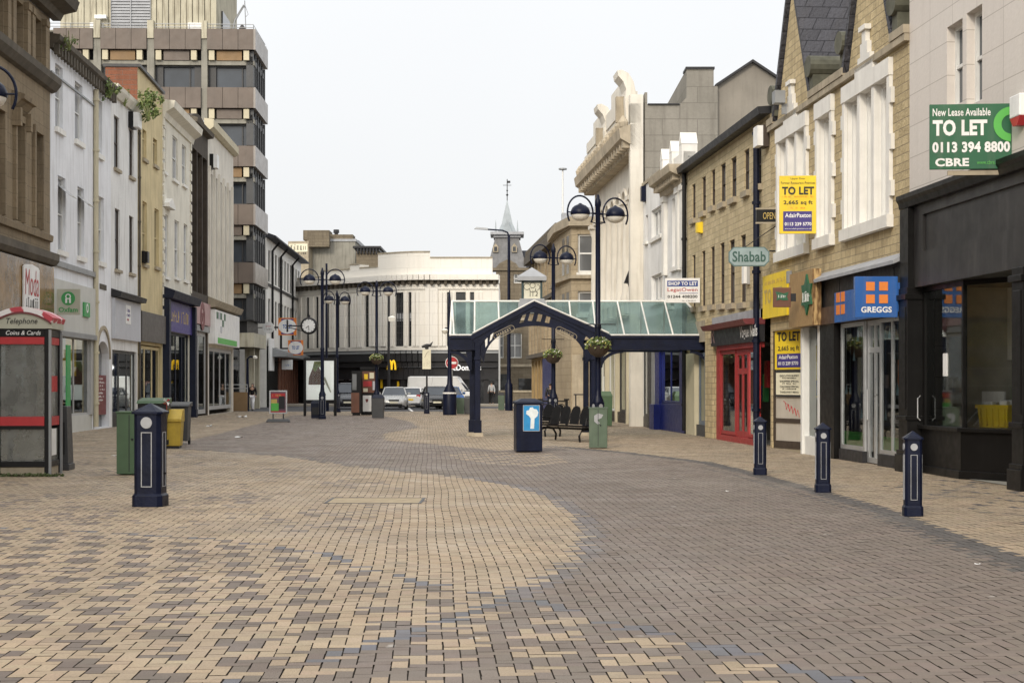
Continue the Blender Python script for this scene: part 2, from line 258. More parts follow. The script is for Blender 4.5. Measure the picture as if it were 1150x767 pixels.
class MB:
    def __init__(s): s.v = []; s.f = []; s.m = []
    def add(s, vs, fs, m=0):
        k = len(s.v); s.v += [tuple(p) for p in vs]
        for f in fs: s.f.append(tuple(i+k for i in f)); s.m.append(m)
        return s
    def box(s, x0, x1, y0, y1, z0, z1, m=0):
        return s.add([(x0,y0,z0),(x1,y0,z0),(x1,y1,z0),(x0,y1,z0),(x0,y0,z1),(x1,y0,z1),(x1,y1,z1),(x0,y1,z1)],
              [(0,3,2,1),(4,5,6,7),(0,1,5,4),(1,2,6,5),(2,3,7,6),(3,0,4,7)], m)
    def frus(s, x0, x1, y0, y1, z0, z1, i, m=0, j=None):
        j = i if j is None else j
        return s.add([(x0,y0,z0),(x1,y0,z0),(x1,y1,z0),(x0,y1,z0),(x0+i,y0+j,z1),(x1-i,y0+j,z1),(x1-i,y1-j,z1),(x0+i,y1-j,z1)],
              [(0,3,2,1),(4,5,6,7),(0,1,5,4),(1,2,6,5),(2,3,7,6),(3,0,4,7)], m)
    def quad(s, *p, m=0): return s.add(p, [tuple(range(len(p)))], m)
    def prism(s, poly, y0, y1, m=0):
        n = len(poly); vs = [(x, y0, z) for x, z in poly]+[(x, y1, z) for x, z in poly]
        return s.add(vs, [tuple(range(n)), tuple(range(2*n-1, n-1, -1))]+[(i, (i+1) % n, (i+1) % n+n, i+n) for i in range(n)], m)
    def prismx(s, poly, x0, x1, m=0):
        n = len(poly); vs = [(x0, y, z) for y, z in poly]+[(x1, y, z) for y, z in poly]
        return s.add(vs, [tuple(range(n)), tuple(range(2*n-1, n-1, -1))]+[(i, (i+1) % n, (i+1) % n+n, i+n) for i in range(n)], m)
    def prismz(s, poly, z0, z1, m=0):
        n = len(poly); vs = [(x, y, z0) for x, y in poly]+[(x, y, z1) for x, y in poly]
        return s.add(vs, [tuple(range(n)), tuple(range(2*n-1, n-1, -1))]+[(i, (i+1) % n, (i+1) % n+n, i+n) for i in range(n)], m)
    def tube(s, pts, r, n=8, m=0, cap=True):
        pts = [Vector(p) for p in pts]; rs = r if isinstance(r, (list, tuple)) else [r]*len(pts)
        k = len(s.v); up = Vector((0.123, 0.31, 0.94)); 
        for i, p in enumerate(pts):
            d = (pts[min(i+1, len(pts)-1)]-pts[max(i-1, 0)]).normalized()
            a = d.cross(up); 
            if a.length < 1e-3: a = d.cross(Vector((1, 0, 0)))
            a.normalize(); b = d.cross(a)
            for j in range(n):
                t = 2*math.pi*(j+0.5)/n; s.v.append(tuple(p+(a*math.cos(t)+b*math.sin(t))*rs[i]))
        for i in range(len(pts)-1):
            for j in range(n):
                s.f.append((k+i*n+j, k+i*n+(j+1) % n, k+(i+1)*n+(j+1) % n, k+(i+1)*n+j)); s.m.append(m)
        if cap:
            s.f.append(tuple(k+j for j in range(n))); s.m.append(m); e = k+(len(pts)-1)*n; s.f.append(tuple(e+n-1-j for j in range(n))); s.m.append(m)
        return s
    def lathe(s, cx, cy, prof, n=16, m=0, a0=0.0, sx=1, sy=1):
        k = len(s.v)
        for r, z in prof:
            for j in range(n):
                t = 2*math.pi*j/n+a0; s.v.append((cx+r*math.cos(t)*sx, cy+r*math.sin(t)*sy, z))
        for i in range(len(prof)-1):
            for j in range(n):
                s.f.append((k+i*n+j, k+i*n+(j+1) % n, k+(i+1)*n+(j+1) % n, k+(i+1)*n+j)); s.m.append(m)
        s.f.append(tuple(k+n-1-j for j in range(n))); s.m.append(m); e = k+(len(prof)-1)*n; s.f.append(tuple(e+j for j in range(n))); s.m.append(m)
        return s
    def disc(s, x, y, z, r, t, n=20, m=0):
        """flat disc facing -y, thickness t"""
        return s.prism([(x+r*math.cos(2*math.pi*j/n), z+r*math.sin(2*math.pi*j/n)) for j in range(n)], y-t, y, m)
    def ring(s, x, y, z, r0, r1, t, n=24, m=0, a0=0, a1=2*math.pi):
        full = abs(a1-a0-2*math.pi) < 1e-6; k = n if full else n+1
        A = [a0+(a1-a0)*j/n for j in range(k)]; vs = []
        for yy in (y-t, y):
            for rr in (r0, r1): vs += [(x+rr*math.cos(q), yy, z+rr*math.sin(q)) for q in A]
        fs = []
        for j in range(n):
            a, b = j, (j+1) % k
            fs += [(a, b, k+b, k+a), (2*k+a, 3*k+a, 3*k+b, 2*k+b), (a, 2*k+a, 2*k+b, b), (k+a, k+b, 3*k+b, 3*k+a)]
        if not full: fs += [(0, k, 3*k, 2*k), (k-1, 3*k-1, 4*k-1, 2*k-1)]
        return s.add(vs, fs, m)
    def facade(s, x0, x1, z0, z1, holes, r=0.25, y=0.0, m=0, mr=None):
        """front sheet with rectangular openings and their reveals"""
        mr = m if mr is None else mr
        hs = [(max(x0, a), min(x1, b), max(z0, c), min(z1, d)) for a, b, c, d in holes]
        xs = sorted({x0, x1, *[h[0] for h in hs], *[h[1] for h in hs]}); zs = sorted({z0, z1, *[h[2] for h in hs], *[h[3] for h in hs]})
        for i in range(len(xs)-1):
            for j in range(len(zs)-1):
                a, b = (xs[i]+xs[i+1])/2, (zs[j]+zs[j+1])/2
                if not any(h[0] < a < h[1] and h[2] < b < h[3] for h in hs):
                    s.quad((xs[i], y, zs[j]), (xs[i+1], y, zs[j]), (xs[i+1], y, zs[j+1]), (xs[i], y, zs[j+1]), m=m)
        for a, b, c, d in hs:
            s.quad((a, y, c), (a, y+r, c), (a, y+r, d), (a, y, d), m=mr); s.quad((b, y, c), (b, y, d), (b, y+r, d), (b, y+r, c), m=mr)
            s.quad((a, y, d), (a, y+r, d), (b, y+r, d), (b, y, d), m=mr); s.quad((a, y, c), (b, y, c), (b, y+r, c), (a, y+r, c), m=mr)
        return s
    def shell(s, x0, x1, z0, z1, depth, m=0, ms=None, yf=0.0):
        """left side, right side and back of a building"""
        ms = m if ms is None else ms
        s.quad((x0, yf, z0), (x0, yf, z1), (x0, depth, z1), (x0, depth, z0), m=ms); s.quad((x1, yf, z0), (x1, depth, z0), (x1, depth, z1), (x1, yf, z1), m=ms)
        return s.quad((x0, depth, z0), (x0, depth, z1), (x1, depth, z1), (x1, depth, z0), m=ms)
    def build(s, name, mats, parent=None, smooth=False, bevel=0.0, loc=None, rot=None, recalc=True):
        me = bpy.data.meshes.new(name); me.from_pydata(s.v, [], s.f)
        mats = mats if isinstance(mats, (list, tuple)) else [mats]
        for m in mats: me.materials.append(mt[m] if isinstance(m, str) else m)
        me.polygons.foreach_set('material_index', s.m)
        if recalc:
            b = bmesh.new(); b.from_mesh(me); bmesh.ops.recalc_face_normals(b, faces=b.faces); b.to_mesh(me); b.free()
        if smooth:
            me.polygons.foreach_set('use_smooth', [True]*len(me.polygons))
            try: me.set_sharp_from_angle(angle=R(40))
            except Exception: pass
        me.update()
        o = bpy.data.objects.new(name, me); C.objects.link(o)
        if parent: o.parent = parent
        if loc: o.location = loc
        if rot: o.rotation_euler = rot
        if bevel:
            bv = o.modifiers.new('bevel', 'BEVEL'); bv.width = bevel; bv.segments = 2; bv.limit_method = 'ANGLE'
        return o
def tag(o, label, cat, group=None, kind=None):
    o['label'] = label; o['category'] = cat
    if group: o['group'] = group
    if kind: o['kind'] = kind
    return o
def thing(name, label, cat, loc=(0, 0, 0), rz=0.0, group=None):
    o = bpy.data.objects.new(name, None); C.objects.link(o); o.empty_display_size = 0.3
    o.location = loc if len(loc) == 3 else (*loc, 0); o.rotation_euler = (0, 0, rz); return tag(o, label, cat, group)
def copy_tree(o, parent=None, loc=None, rz=None, label=None):
    c = o.copy(); C.objects.link(c)
    if parent: c.parent = parent
    if loc is not None: c.location = loc if len(loc) == 3 else (*loc, 0)
    if rz is not None: c.rotation_euler = (0, 0, rz)
    if label: c['label'] = label
    for ch in list(o.children): copy_tree(ch, c)
    return c
def text(s, mat, parent, x, z, w, h, y=-0.01, ex=0.006, bold=0.0, shear=0.0, name='lettering', arc=None, mirror=False):
    """lettering fitted to a w x h box centred on (x, z), facing -y"""
    cu = bpy.data.curves.new('txt', 'FONT'); cu.body = s; cu.size = 1; cu.offset = bold; cu.shear = shear; cu.resolution_u = 3; cu.align_x = 'LEFT'; cu.space_character = 1.0+bold*1.5
    o = bpy.data.objects.new('txt', cu); C.objects.link(o); dg = bpy.context.evaluated_depsgraph_get(); dg.update()
    me0 = o.evaluated_get(dg).to_mesh(); n = len(me0.vertices)
    co = np.zeros(n*3); me0.vertices.foreach_get('co', co); co = co.reshape(-1, 3)
    fs = [tuple(p.vertices) for p in me0.polygons]; o.evaluated_get(dg).to_mesh_clear()
    bpy.data.objects.remove(o); bpy.data.curves.remove(cu)
    lo, hi = co.min(0), co.max(0); sx = w/max(1e-6, hi[0]-lo[0]); sz = h/max(1e-6, hi[1]-lo[1])
    X = (co[:, 0]-(lo[0]+hi[0])/2)*sx; Z = (co[:, 1]-(lo[1]+hi[1])/2)*sz
    b = MB(); vs = []
    for i in range(n):
        if arc:
            a = math.pi/2-X[i]/arc; rr = arc+Z[i]; vs.append((x+rr*math.cos(a), y-ex, z+rr*math.sin(a)))
        else: vs.append((x+X[i], y-ex, z+Z[i]))
    b.add(vs, fs)
    return b.build(name, mat, parent)
def arc_pts(cx, cz, r, a0, a1, n, y=0.0, rz=None):
    return [(cx+(rz and rz[0] or r)*math.cos(a0+(a1-a0)*i/n), y, cz+(rz and rz[1] or r)*math.sin(a0+(a1-a0)*i/n)) for i in range(n+1)]

def window(parent, h, r=0.2, fmat='frame_white', pmat='pane_grey', fw=0.06, rail=True, mull=0, sill=None, sillmat=None, sd=0.10, y=0.0, head=None):
    """sash window in the opening h: frame with its pane, and a sill below"""
    x0, x1, z0, z1 = h; b = MB(); yy = y+r
    for a in ((x0, x0+fw, z0, z1), (x1-fw, x1, z0, z1), (x0+fw, x1-fw, z1-fw, z1), (x0+fw, x1-fw, z0, z0+fw)): b.box(a[0], a[1], yy-0.06, yy+0.03, a[2], a[3])
    if rail: b.box(x0+fw, x1-fw, yy-0.05, yy+0.02, (z0+z1)/2-fw*0.4, (z0+z1)/2+fw*0.4)
    for k in range(mull):
        xm = x0+(x1-x0)*(k+1)/(mull+1); b.box(xm-fw*0.4, xm+fw*0.4, yy-0.045, yy+0.015, z0+fw, z1-fw)
    o = b.build('window', fmat, parent)
    p = MB(); p.quad((x0, yy, z0), (x1, yy, z0), (x1, yy, z1), (x0, yy, z1)); p.build('pane', pmat, o)
    if sill:
        s = MB(); s.box(x0-0.08, x1+0.08, y-sd, y+r-0.07, z0-sill, z0-0.002); s.build('sill', sillmat or 'trim_white', o)
    if head:
        s = MB(); s.box(x0-0.1, x1+0.1, y-0.05, y-0.003, z1, z1+head); s.build('lintel', sillmat or 'trim_white', o)
    return o
def shop_window(parent, x0, x1, z0, z1, bars=1, fmat='frame_grey', fw=0.06, y=0.12, name='shop_window', transom=None, gm='glass'):
    b = MB()
    for a in ((x0, x0+fw, z0, z1), (x1-fw, x1, z0, z1), (x0+fw, x1-fw, z1-fw, z1), (x0+fw, x1-fw, z0, z0+fw)): b.box(a[0], a[1], y-0.02, y+0.03, a[2], a[3])
    for k in range(1, bars):
        xm = x0+(x1-x0)*k/bars; b.box(xm-fw/2, xm+fw/2, y-0.016, y+0.026, z0+fw, z1-fw)
    if transom: b.box(x0+fw, x1-fw, y-0.015, y+0.024, transom-fw/2, transom+fw/2)
    o = b.build(name, fmat, parent)
    p = MB(); p.quad((x0+0.01, y+0.01, z0+0.01), (x1-0.01, y+0.01, z0+0.01), (x1-0.01, y+0.01, z1-0.01), (x0+0.01, y+0.01, z1-0.01)); p.build('pane', gm, o)
    return o
def interior(parent, x0, x1, z0, z1, y0=0.25, depth=3.0, mat='shop_inside', stock=6, seed=1, cols=None):
    """the room behind a shop window, with shelves of stock"""
    rnd = random.Random(seed); b = MB()
    b.quad((x0, depth, z0), (x1, depth, z0), (x1, depth, z1), (x0, depth, z1)); b.quad((x0, y0, z0), (x0, depth, z0), (x0, depth, z1), (x0, y0, z1))
    b.quad((x1, y0, z0), (x1, y0, z1), (x1, depth, z1), (x1, depth, z0)); b.quad((x0, y0, z1), (x0, depth, z1), (x1, depth, z1), (x1, y0, z1)); b.quad((x0, y0, z0), (x1, y0, z0), (x1, depth, z0), (x0, depth, z0))
    b.build('interior', mat, parent)
    if stock:
        s = MB(); names = cols or ['paper', 'red', 'blue_sign', 'ink', 'orange_sign', 'leaf_green_sign']
        for k in range(stock):
            x = rnd.uniform(x0+0.2, x1-0.2); ww = rnd.uniform(0.12, 0.35); hh = rnd.uniform(0.2, 0.8); zz = z0+rnd.choice([0.02, 0.55, 1.1, 1.5]); yy = rnd.uniform(y0+0.15, y0+1.1)
            if zz+hh > z1: continue
            s.box(x-ww/2, x+ww/2, yy, yy+0.12, zz, zz+hh, rnd.randrange(len(names)))
        for k in range(3):
            zz = z0+0.5+k*0.55
            if zz < z1-0.2: s.box(x0+0.05, x1-0.05, depth-0.5, depth-0.02, zz, zz+0.04, 0)
        s.build('stock', names, parent)
def alarm_box(parent, x, z, w=0.3, h=0.4, y=0.0, mats=('black', 'white_sign')):
    d = min(0.2, w*0.3); b = MB(); b.box(x-w/2, x+w/2, y-d, y-0.002, z-h/2, z+h/2, 0); b.box(x-w/2+0.01, x+w/2-0.01, y-2*d, y-d-0.001, z-h/2+0.02, z+h/2-0.02, 1); return b.build('alarm_box', list(mats), parent)
def pipe(parent, x, z0, z1, y=-0.07, r=0.05, mat='frame_dark'):
    b = MB(); b.tube([(x, y, z0), (x, y, z1)], r, 8)
    k = z0+0.8
    while k < z1: b.lathe(x, y, [(r*1.35, k), (r*1.35, k+0.08)], 8); k += 1.8
    return b.build('drainpipe', mat, parent, True)
def leaves(b, pts, n, size, rnd, m=1):
    for _ in range(n):
        c = pts(); s = size*rnd.uniform(0.6, 1.4); a = Vector((rnd.gauss(0, 1), rnd.gauss(0, 1), rnd.gauss(0, 1))).normalized(); q = a.orthogonal().normalized()*s; e = a.cross(q).normalized()*s*0.6
        c = Vector(c); b.add([c-q, c+e*0.9, c+q, c-e*0.9], [(0, 1, 2, 3)], rnd.randrange(m))
def glyphs(parent, mat, x, z, w, h, n, y=-0.01, seed=0, name='lettering'):
    """a worn line of writing too small to read: uneven upright strokes"""
    rnd = random.Random(seed+n); b = MB(); cw = w/n
    for k in range(n):
        if n > 7 and rnd.random() < 0.13: continue
        c = x-w/2+cw*(k+0.5); t = cw*0.16; hh = h/2*rnd.uniform(0.7, 1)
        for s in rnd.sample((-0.3, 0.0, 0.3), rnd.choice((1, 2, 2))): b.box(c+s*cw-t/2, c+s*cw+t/2, y-0.006, y, z-h/2, z-h/2+2*hh)
        if rnd.random() < 0.7: zz = z+rnd.choice((-0.42, 0, 0.42))*h; b.box(c-0.3*cw, c+0.3*cw, y-0.005, y, zz-t/2, zz+t/2)
    return b.build(name, mat, parent)
# ------------------------------------------------------------------ ground, road, paving
def sheet(name, poly, z, mat, label=None):
    b = MB(); b.add([(x, y, z) for x, y in poly], [tuple(range(len(poly)))]); o = b.build(name, mat, recalc=False)
    o['kind'] = 'structure'; return o
g = sheet('ground', [(-1500, -300), (1500, -300), (1500, 2500), (-1500, 2500)], -0.05, M('ground_dust', (0.16, 0.145, 0.12), 0.9, 0.2, 0.05))
bed = sheet('pavement', [(-40, -25), (30, -25), (30, 128), (-40, 128)], -0.009, 'mortar_bed')
ROADX = -3.4
road = sheet('road', [(-70, 95.5), (ROADX-1.2, 95.5), (ROADX, 97), (ROADX+0.6, 108), (60, 108), (60, 119), (-70, 119)], -0.006, 'asphalt')
mk = MB()
for k in range(7): mk.quad((-15+k*1.9, 112.4, -0.002), (-14+k*1.9, 112.4, -0.002), (-14+k*1.9, 112.55, -0.002), (-15+k*1.9, 112.55, -0.002))
mk.quad((-6.1, 97, -0.002), (-5.95, 97, -0.002), (-7.1, 111, -0.002), (-7.3, 111, -0.002))
o = mk.build('road_markings', 'road_paint', recalc=False); o['kind'] = 'structure'
kb = MB(); kb.box(-30, ROADX-0.9, 95.2, 95.5, -0.02, 0.012); kb.box(-40, 40, 119, 119.3, -0.02, 0.12); kb.box(-40, 40, 119.3, 127, -0.02, 0.115)
o = kb.build('far_pavement', M('far_paving', (0.30, 0.27, 0.225), 0.85, 0.12, 1.5)); o['kind'] = 'structure'

SL = -0.053; tn = math.sqrt(1+SL*SL)
tv = np.array([SL, 1.0])/tn; nv = np.array([1.0, -SL])/tn
def build_paving():
    s = 0.1; i0, i1, j0, j1 = -205, 165, 24, 1240
    I, J = np.meshgrid(np.arange(i0, i1), np.arange(j0, j1), indexing='ij'); I = I.ravel(); J = J.ravel()
    k = (I-J) % 4
    H = k == 0; V = k == 3
    cu = np.concatenate([(I[H]+1.0), (I[V]+0.5)])*s; cv = np.concatenate([(J[H]+0.5), (J[V]+1.0)])*s
    hu = np.concatenate([np.full(H.sum(), 0.1), np.full(V.sum(), 0.05)]); hv = np.concatenate([np.full(H.sum(), 0.05), np.full(V.sum(), 0.1)])
    X = cu*nv[0]+cv*tv[0]; Y = cu*nv[1]+cv*tv[1]
    keep = (np.abs(X) < 0.335*Y+6.0) & (X > -12.9-0.0417*Y-0.6) & (X < 10.9-0.075*Y) & (Y > 2.5)
    keep &= ~((Y > 95.2) & (X < ROADX-0.55+np.clip((Y-97)/11, 0, 1)*0.6)) & ~(Y > 107.9)
    cu, cv, hu, hv, X, Y = (a[keep] for a in (cu, cv, hu, hv, X, Y)); n = len(cu)
    rng = np.random.default_rng(3)
    def W(pts): return np.array([G(*p) for p in pts])
    def inside(poly):
        P = W(poly); r = np.zeros(n, bool); m = len(P)
        for a in range(m):
            x0, y0 = P[a]; x1, y1 = P[(a+1) % m]
            c = ((y0 > Y) != (y1 > Y)); 
            with np.errstate(divide='ignore', invalid='ignore'): r ^= c & (X < (x1-x0)*(Y-y0)/(y1-y0)+x0)
        return r
    def dist(poly):
        P = W(poly); d = np.full(n, 1e9)
        for a in range(len(P)-1):
            A, B = P[a], P[a+1]; L = B-A; t = np.clip(((X-A[0])*L[0]+(Y-A[1])*L[1])/(L@L), 0, 1)
            d = np.minimum(d, np.hypot(X-A[0]-t*L[0], Y-A[1]-t*L[1]))
        return d
    BUFF, GREY, BLUE, DARK = np.array([0.425, 0.33, 0.225]), np.array([0.205, 0.165, 0.137]), np.array([0.145, 0.15, 0.172]), np.array([0.10, 0.092, 0.088])
    col = np.tile(BUFF, (n, 1))
    lo1 = [(-60, 590), (0, 592), (100, 597), (250, 606), (350, 619), (415, 640), (480, 656), (575, 670)]
    lo2 = [(575, 670), (600, 676), (660, 692), (760, 717), (860, 741), (960, 767), (1080, 800)]
    lo3 = [(575, 672), (500, 699), (400, 728), (270, 762), (200, 790)]
    tongue = [(575, 670), (622, 647), (656, 622), (667, 600), (655, 578), (620, 557), (575, 544), (520, 535), (460, 529), (400, 523), (340, 514), (260, 507), (180, 503)]
    kerb = [(1260, 674), (1150, 632), (980, 570), (850, 533), (790, 519), (700, 508), (620, 501)]
    grey = [(560, 506), (620, 502), (700, 509), (790, 520), (850, 534), (980, 571), (1150, 633), (1260, 675), (1300, 830), (1080, 800)]+lo2[::-1][1:]+tongue[1:]+[(205, 497), (330, 466), (432, 467), (462, 474), (470, 480), (430, 487), (432, 494), (490, 499)]
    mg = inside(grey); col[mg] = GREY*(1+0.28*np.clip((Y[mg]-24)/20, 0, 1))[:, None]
    # worn transition on the far side: half the blocks swapped
    far = inside([(520, 507), (620, 509), (640, 520), (600, 524), (540, 520), (500, 512)]); sw = far & (np.sin(cu*13)*np.sin(cv*5+cu*3) > 0.1); col[sw] = BUFF
    # cluster fields at the bottom of the picture
    z1 = inside(lo1+[(575, 672)]+lo3[1:]+[(100, 830), (-160, 830), (-200, 590)])
    z2 = inside(lo3+[(200, 900), (1080, 900), (1080, 800)]+lo2[::-1][:-1])
    def cluster(du, dv, sh, ph=0.0):
        a = (cu/du+sh*cv+ph); b = np.floor(a); return np.abs((a-b)-0.5)*2, np.abs(((cv/dv+0.5*(b % 2)) % 1.0)-0.5)*2
    a, b = cluster(0.48, 0.74, 0.28); cl1 = z1 & (a < 0.60) & (b < 0.56) & (rng.random(n) < 0.94); col[cl1] = GREY*0.86
    col[z2] = GREY*0.96; a, b = cluster(0.60, 0.62, -0.3, 0.25); cl2 = z2 & (a < 0.62) & (b < 0.60) & (rng.random(n) < 0.88); col[cl2] = BUFF*0.95
    mid = inside([(60, 505), (180, 506), (400, 528), (480, 560), (440, 600), (250, 600), (0, 585), (0, 540)]); sw = mid & (rng.random(n) < 0.07+0.25*(np.sin(cu*2.1+1)*np.sin(cv*0.9) > 0.45)); col[sw] = GREY*1.05
    # border lines
    for line, wd, c, pr in ((lo1, 0.06, BLUE, 0.6), (lo2, 0.08, BLUE, 0.7), (lo3, 0.07, BLUE, 0.6), (tongue[:8], 0.12, BLUE*0.55+GREY*0.5, 0.85), (tongue[7:], 0.22, DARK*0.6+GREY*0.5, 0.6)):
        m = (dist(line) < wd) & (rng.random(n) < pr); col[m] = c
    m = dist(kerb) < 0.17; col[m] = DARK*1.05
    m = dist([(1260, 690), (1150, 645), (980, 579), (850, 540), (790, 525)]) < 0.03; col[m] = DARK
    # right-hand pavement: dark diagonal lattice near the picture's edge
    rp = X > np.interp(Y, [14, 21, 28, 46], [4.95, 5.0, 4.9, 3.6]); 
    lat = rp & (Y < 27) & ((((cu+cv*0.55)/1.05) % 1.0 < 0.11) | (((cu-cv*0.55)/1.05) % 1.0 < 0.11)) & (rng.random(n) < 0.6) & (X > 5.9); col[lat] = DARK*1.1
    col[rp & ~lat & (dist(kerb) > 0.17)] *= 0.94
    lat = (X < -8.5-0.04*Y+0.0) & (((cv/1.6) % 1.0) < 0.14); col[lat & (rng.random(n) < 0.35)] = GREY
    col *= (1+rng.normal(0, 0.055, (n, 1)))*(1+rng.normal(0, 0.012, (n, 3))); col = np.clip(col, 0.03, 0.75)
    gp = 0.0042
    du = np.stack([-hu+0.0046, hu-0.0046, hu-0.0046, -hu+0.0046], 1); dv = np.stack([-hv+0.0014, -hv+0.0014, hv-0.0014, hv-0.0014], 1)
    ang = rng.normal(0, 0.012, (n, 1)); U = cu[:, None]+du-dv*ang+rng.normal(0, 0.0009, (n, 1)); Vv = cv[:, None]+dv+du*ang+rng.normal(0, 0.0009, (n, 1))
    # gentle waviness of the courses, as old block paving has
    U = U+0.012*np.sin(Vv*0.55+U*0.35)+0.008*np.sin(Vv*1.3+2)
    Z = rng.normal(0, 0.0006, (n, 1))+rng.normal(0, 0.006, (n, 1))*du+rng.normal(0, 0.006, (n, 1))*dv
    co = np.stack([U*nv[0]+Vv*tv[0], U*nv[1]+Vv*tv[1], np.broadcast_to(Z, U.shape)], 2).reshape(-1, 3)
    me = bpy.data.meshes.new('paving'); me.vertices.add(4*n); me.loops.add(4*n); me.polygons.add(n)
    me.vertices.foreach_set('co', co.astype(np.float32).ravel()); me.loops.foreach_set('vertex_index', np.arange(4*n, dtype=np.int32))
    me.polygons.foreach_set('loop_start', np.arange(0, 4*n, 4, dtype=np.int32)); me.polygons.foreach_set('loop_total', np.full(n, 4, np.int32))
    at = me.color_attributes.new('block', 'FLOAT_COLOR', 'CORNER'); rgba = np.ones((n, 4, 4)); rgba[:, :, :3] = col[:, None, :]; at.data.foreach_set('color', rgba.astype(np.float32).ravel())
    me.update(calc_edges=True)
    m, t, p = newmat('paving_blocks'); ca = nd(t, 'ShaderNodeVertexColor'); ca.layer_name = 'block'; tc = nd(t, 'ShaderNodeTexCoord').outputs['Object']
    c = mixc(t, noise(t, tc, 0.55, 6, 0.42, 0.72, 0, 0.38), ca.outputs[0], (0.17, 0.15, 0.13))       # grime
    c = mixc(t, noise(t, tc, 0.22, 4, 0.5, 0.75, 0, 0.35), c, (0.36, 0.32, 0.27))                     # worn pale patches
    c = mixc(t, noise(t, tc, 60, 4, 0.35, 0.7, 0, 0.30), c, (0.09, 0.08, 0.07))                       # grain
    c = mixc(t, noise(t, tc, 3.1, 2, 0.735, 0.76, 0, 0.5), c, (0.5, 0.48, 0.45))                      # gum and droppings
    vo = nd(t, 'ShaderNodeTexVoronoi'); vo.inputs['Scale'].default_value = 1.9; t.links.new(tc, vo.inputs['Vector'])
    sp = nd(t, 'ShaderNodeMapRange'); sp.inputs[1].default_value = 0.045; sp.inputs[2].default_value = 0.065; sp.inputs[3].default_value = 0.55; sp.inputs[4].default_value = 0.0; t.links.new(vo.outputs['Distance'], sp.inputs[0])
    c = mixc(t, sp.outputs[0], c, (0.10, 0.092, 0.084))                                               # trodden gum
    c = mixc(t, noise(t, tc, 1.3, 5, 0.55, 0.72, 0, 0.32), c, (0.12, 0.10, 0.085))                    # damp stains
    t.links.new(c, p.inputs['Base Color']); t.links.new(noise(t, tc, 1.1, 4, a=0.5, b=0.85), p.inputs['Roughness']); p.inputs['Specular IOR Level'].default_value = 0.35
    bp = nd(t, 'ShaderNodeBump'); bp.inputs['Strength'].default_value = 0.25; bp.inputs['Distance'].default_value = 0.006; t.links.new(noise(t, tc, 90, 3), bp.inputs['Height']); t.links.new(bp.outputs[0], p.inputs['Normal'])
    me.materials.append(m); o = bpy.data.objects.new('paving', me); C.objects.link(o); o['kind'] = 'structure'; return o
build_paving()
# service cover frame set in the paving
b = MB(); b.box(-0.62, 0.62, -0.5, 0.5, -0.01, 0.0025, 0)
for a in ((-0.66, 0.66, -0.54, -0.5), (-0.66, 0.66, 0.5, 0.54), (-0.66, -0.62, -0.5, 0.5), (0.62, 0.66, -0.5, 0.5)): b.box(a[0], a[1], a[2], a[3], -0.01, 0.005, 1)
o = b.build('manhole_cover', [M('cover_fill', (0.36, 0.29, 0.19), 0.8, 0.2, 6), 'charcoal']); o.location = (*G(422, 562), 0); tag(o, 'rectangular block-filled service cover set flush in the buff paving', 'manhole cover')
# ------------------------------------------------------------------ left-hand row
SLL = 0.0417
L = Fr(-14.75, 53.3, math.atan2(1, -SLL))
def building(frame, name, label, cat='building', group=None):
    return thing(name, label, cat, (frame.o.x, frame.o.y, 0), frame.rz, group)
def roof_flat(parent, x0, x1, z, depth, y0=0.0, mat='lead', t=0.06, name='roof'):
    b = MB(); b.box(x0, x1, y0, depth, z-t, z); return b.build(name, mat, parent)
def roof_pitch(parent, x0, x1, z, rise, depth, mat='slate', over=0.25):
    b = MB(); b.prismx([(-over, z), (-over, z+0.08), (depth/2, z+rise), (depth+over, z+0.08), (depth+over, z)], x0, x1); return b.build('roof', mat, parent)
# --- sandstone building at the left edge (runs on past the frame)
xe = L.x(56); x0 = xe-48
p = building(L, 'stone_building', 'brown sandstone classical building at the left edge with heavy cornices and polished brown fascia')
c1, c2 = L.x(41.5), L.x(20.5)
wins = [c1-(c1-c2)*k for k in range(17)]
h2 = [(c-0.40, c+0.40, 6.4, 9.3) for c in wins]; h3 = [(c-0.56, c+0.56, 11.5, 12.85) for c in wins]
b = MB(); b.facade(x0, xe, 5.3, 13.2, h2+h3, 0.45); b.shell(x0, xe, 0, 13.2, 12); b.facade(x0, xe, 0, 5.3, [(x0+0.6, xe-0.5, 0.5, 3.6)], 0.5)
b.build('wall', 'sandstone', p)
for q in h2: window(p, q, 0.40, 'frame_dark', 'pane_brown', 0.06)
for q in h3: window(p, q, 0.40, 'frame_dark', 'pane_brown', 0.06)
b = MB()
b.prismx([(0.0, 13.2), (-0.25, 13.2), (-0.35, 13.4), (-0.75, 13.5), (-0.85, 13.8), (0.0, 14.0)], x0, xe+0.4)
b.prismx([(-0.002, 10.85), (-0.15, 10.9), (-0.30, 11.1), (-0.32, 11.3), (-0.002, 11.45)], x0, xe+0.25)
b.prismx([(-0.002, 5.32), (-0.2, 5.36), (-0.3, 5.5), (-0.3, 5.72), (-0.002, 5.8)], x0, xe+0.02)
b.build('cornice', 'stone_dark', p)
b = MB(); b.prismx([(-0.002, 6.1), (-0.10, 6.12), (-0.12, 6.3), (-0.002, 6.36)], x0, xe); b.build('sill_band', 'sandstone', p)
b = MB()
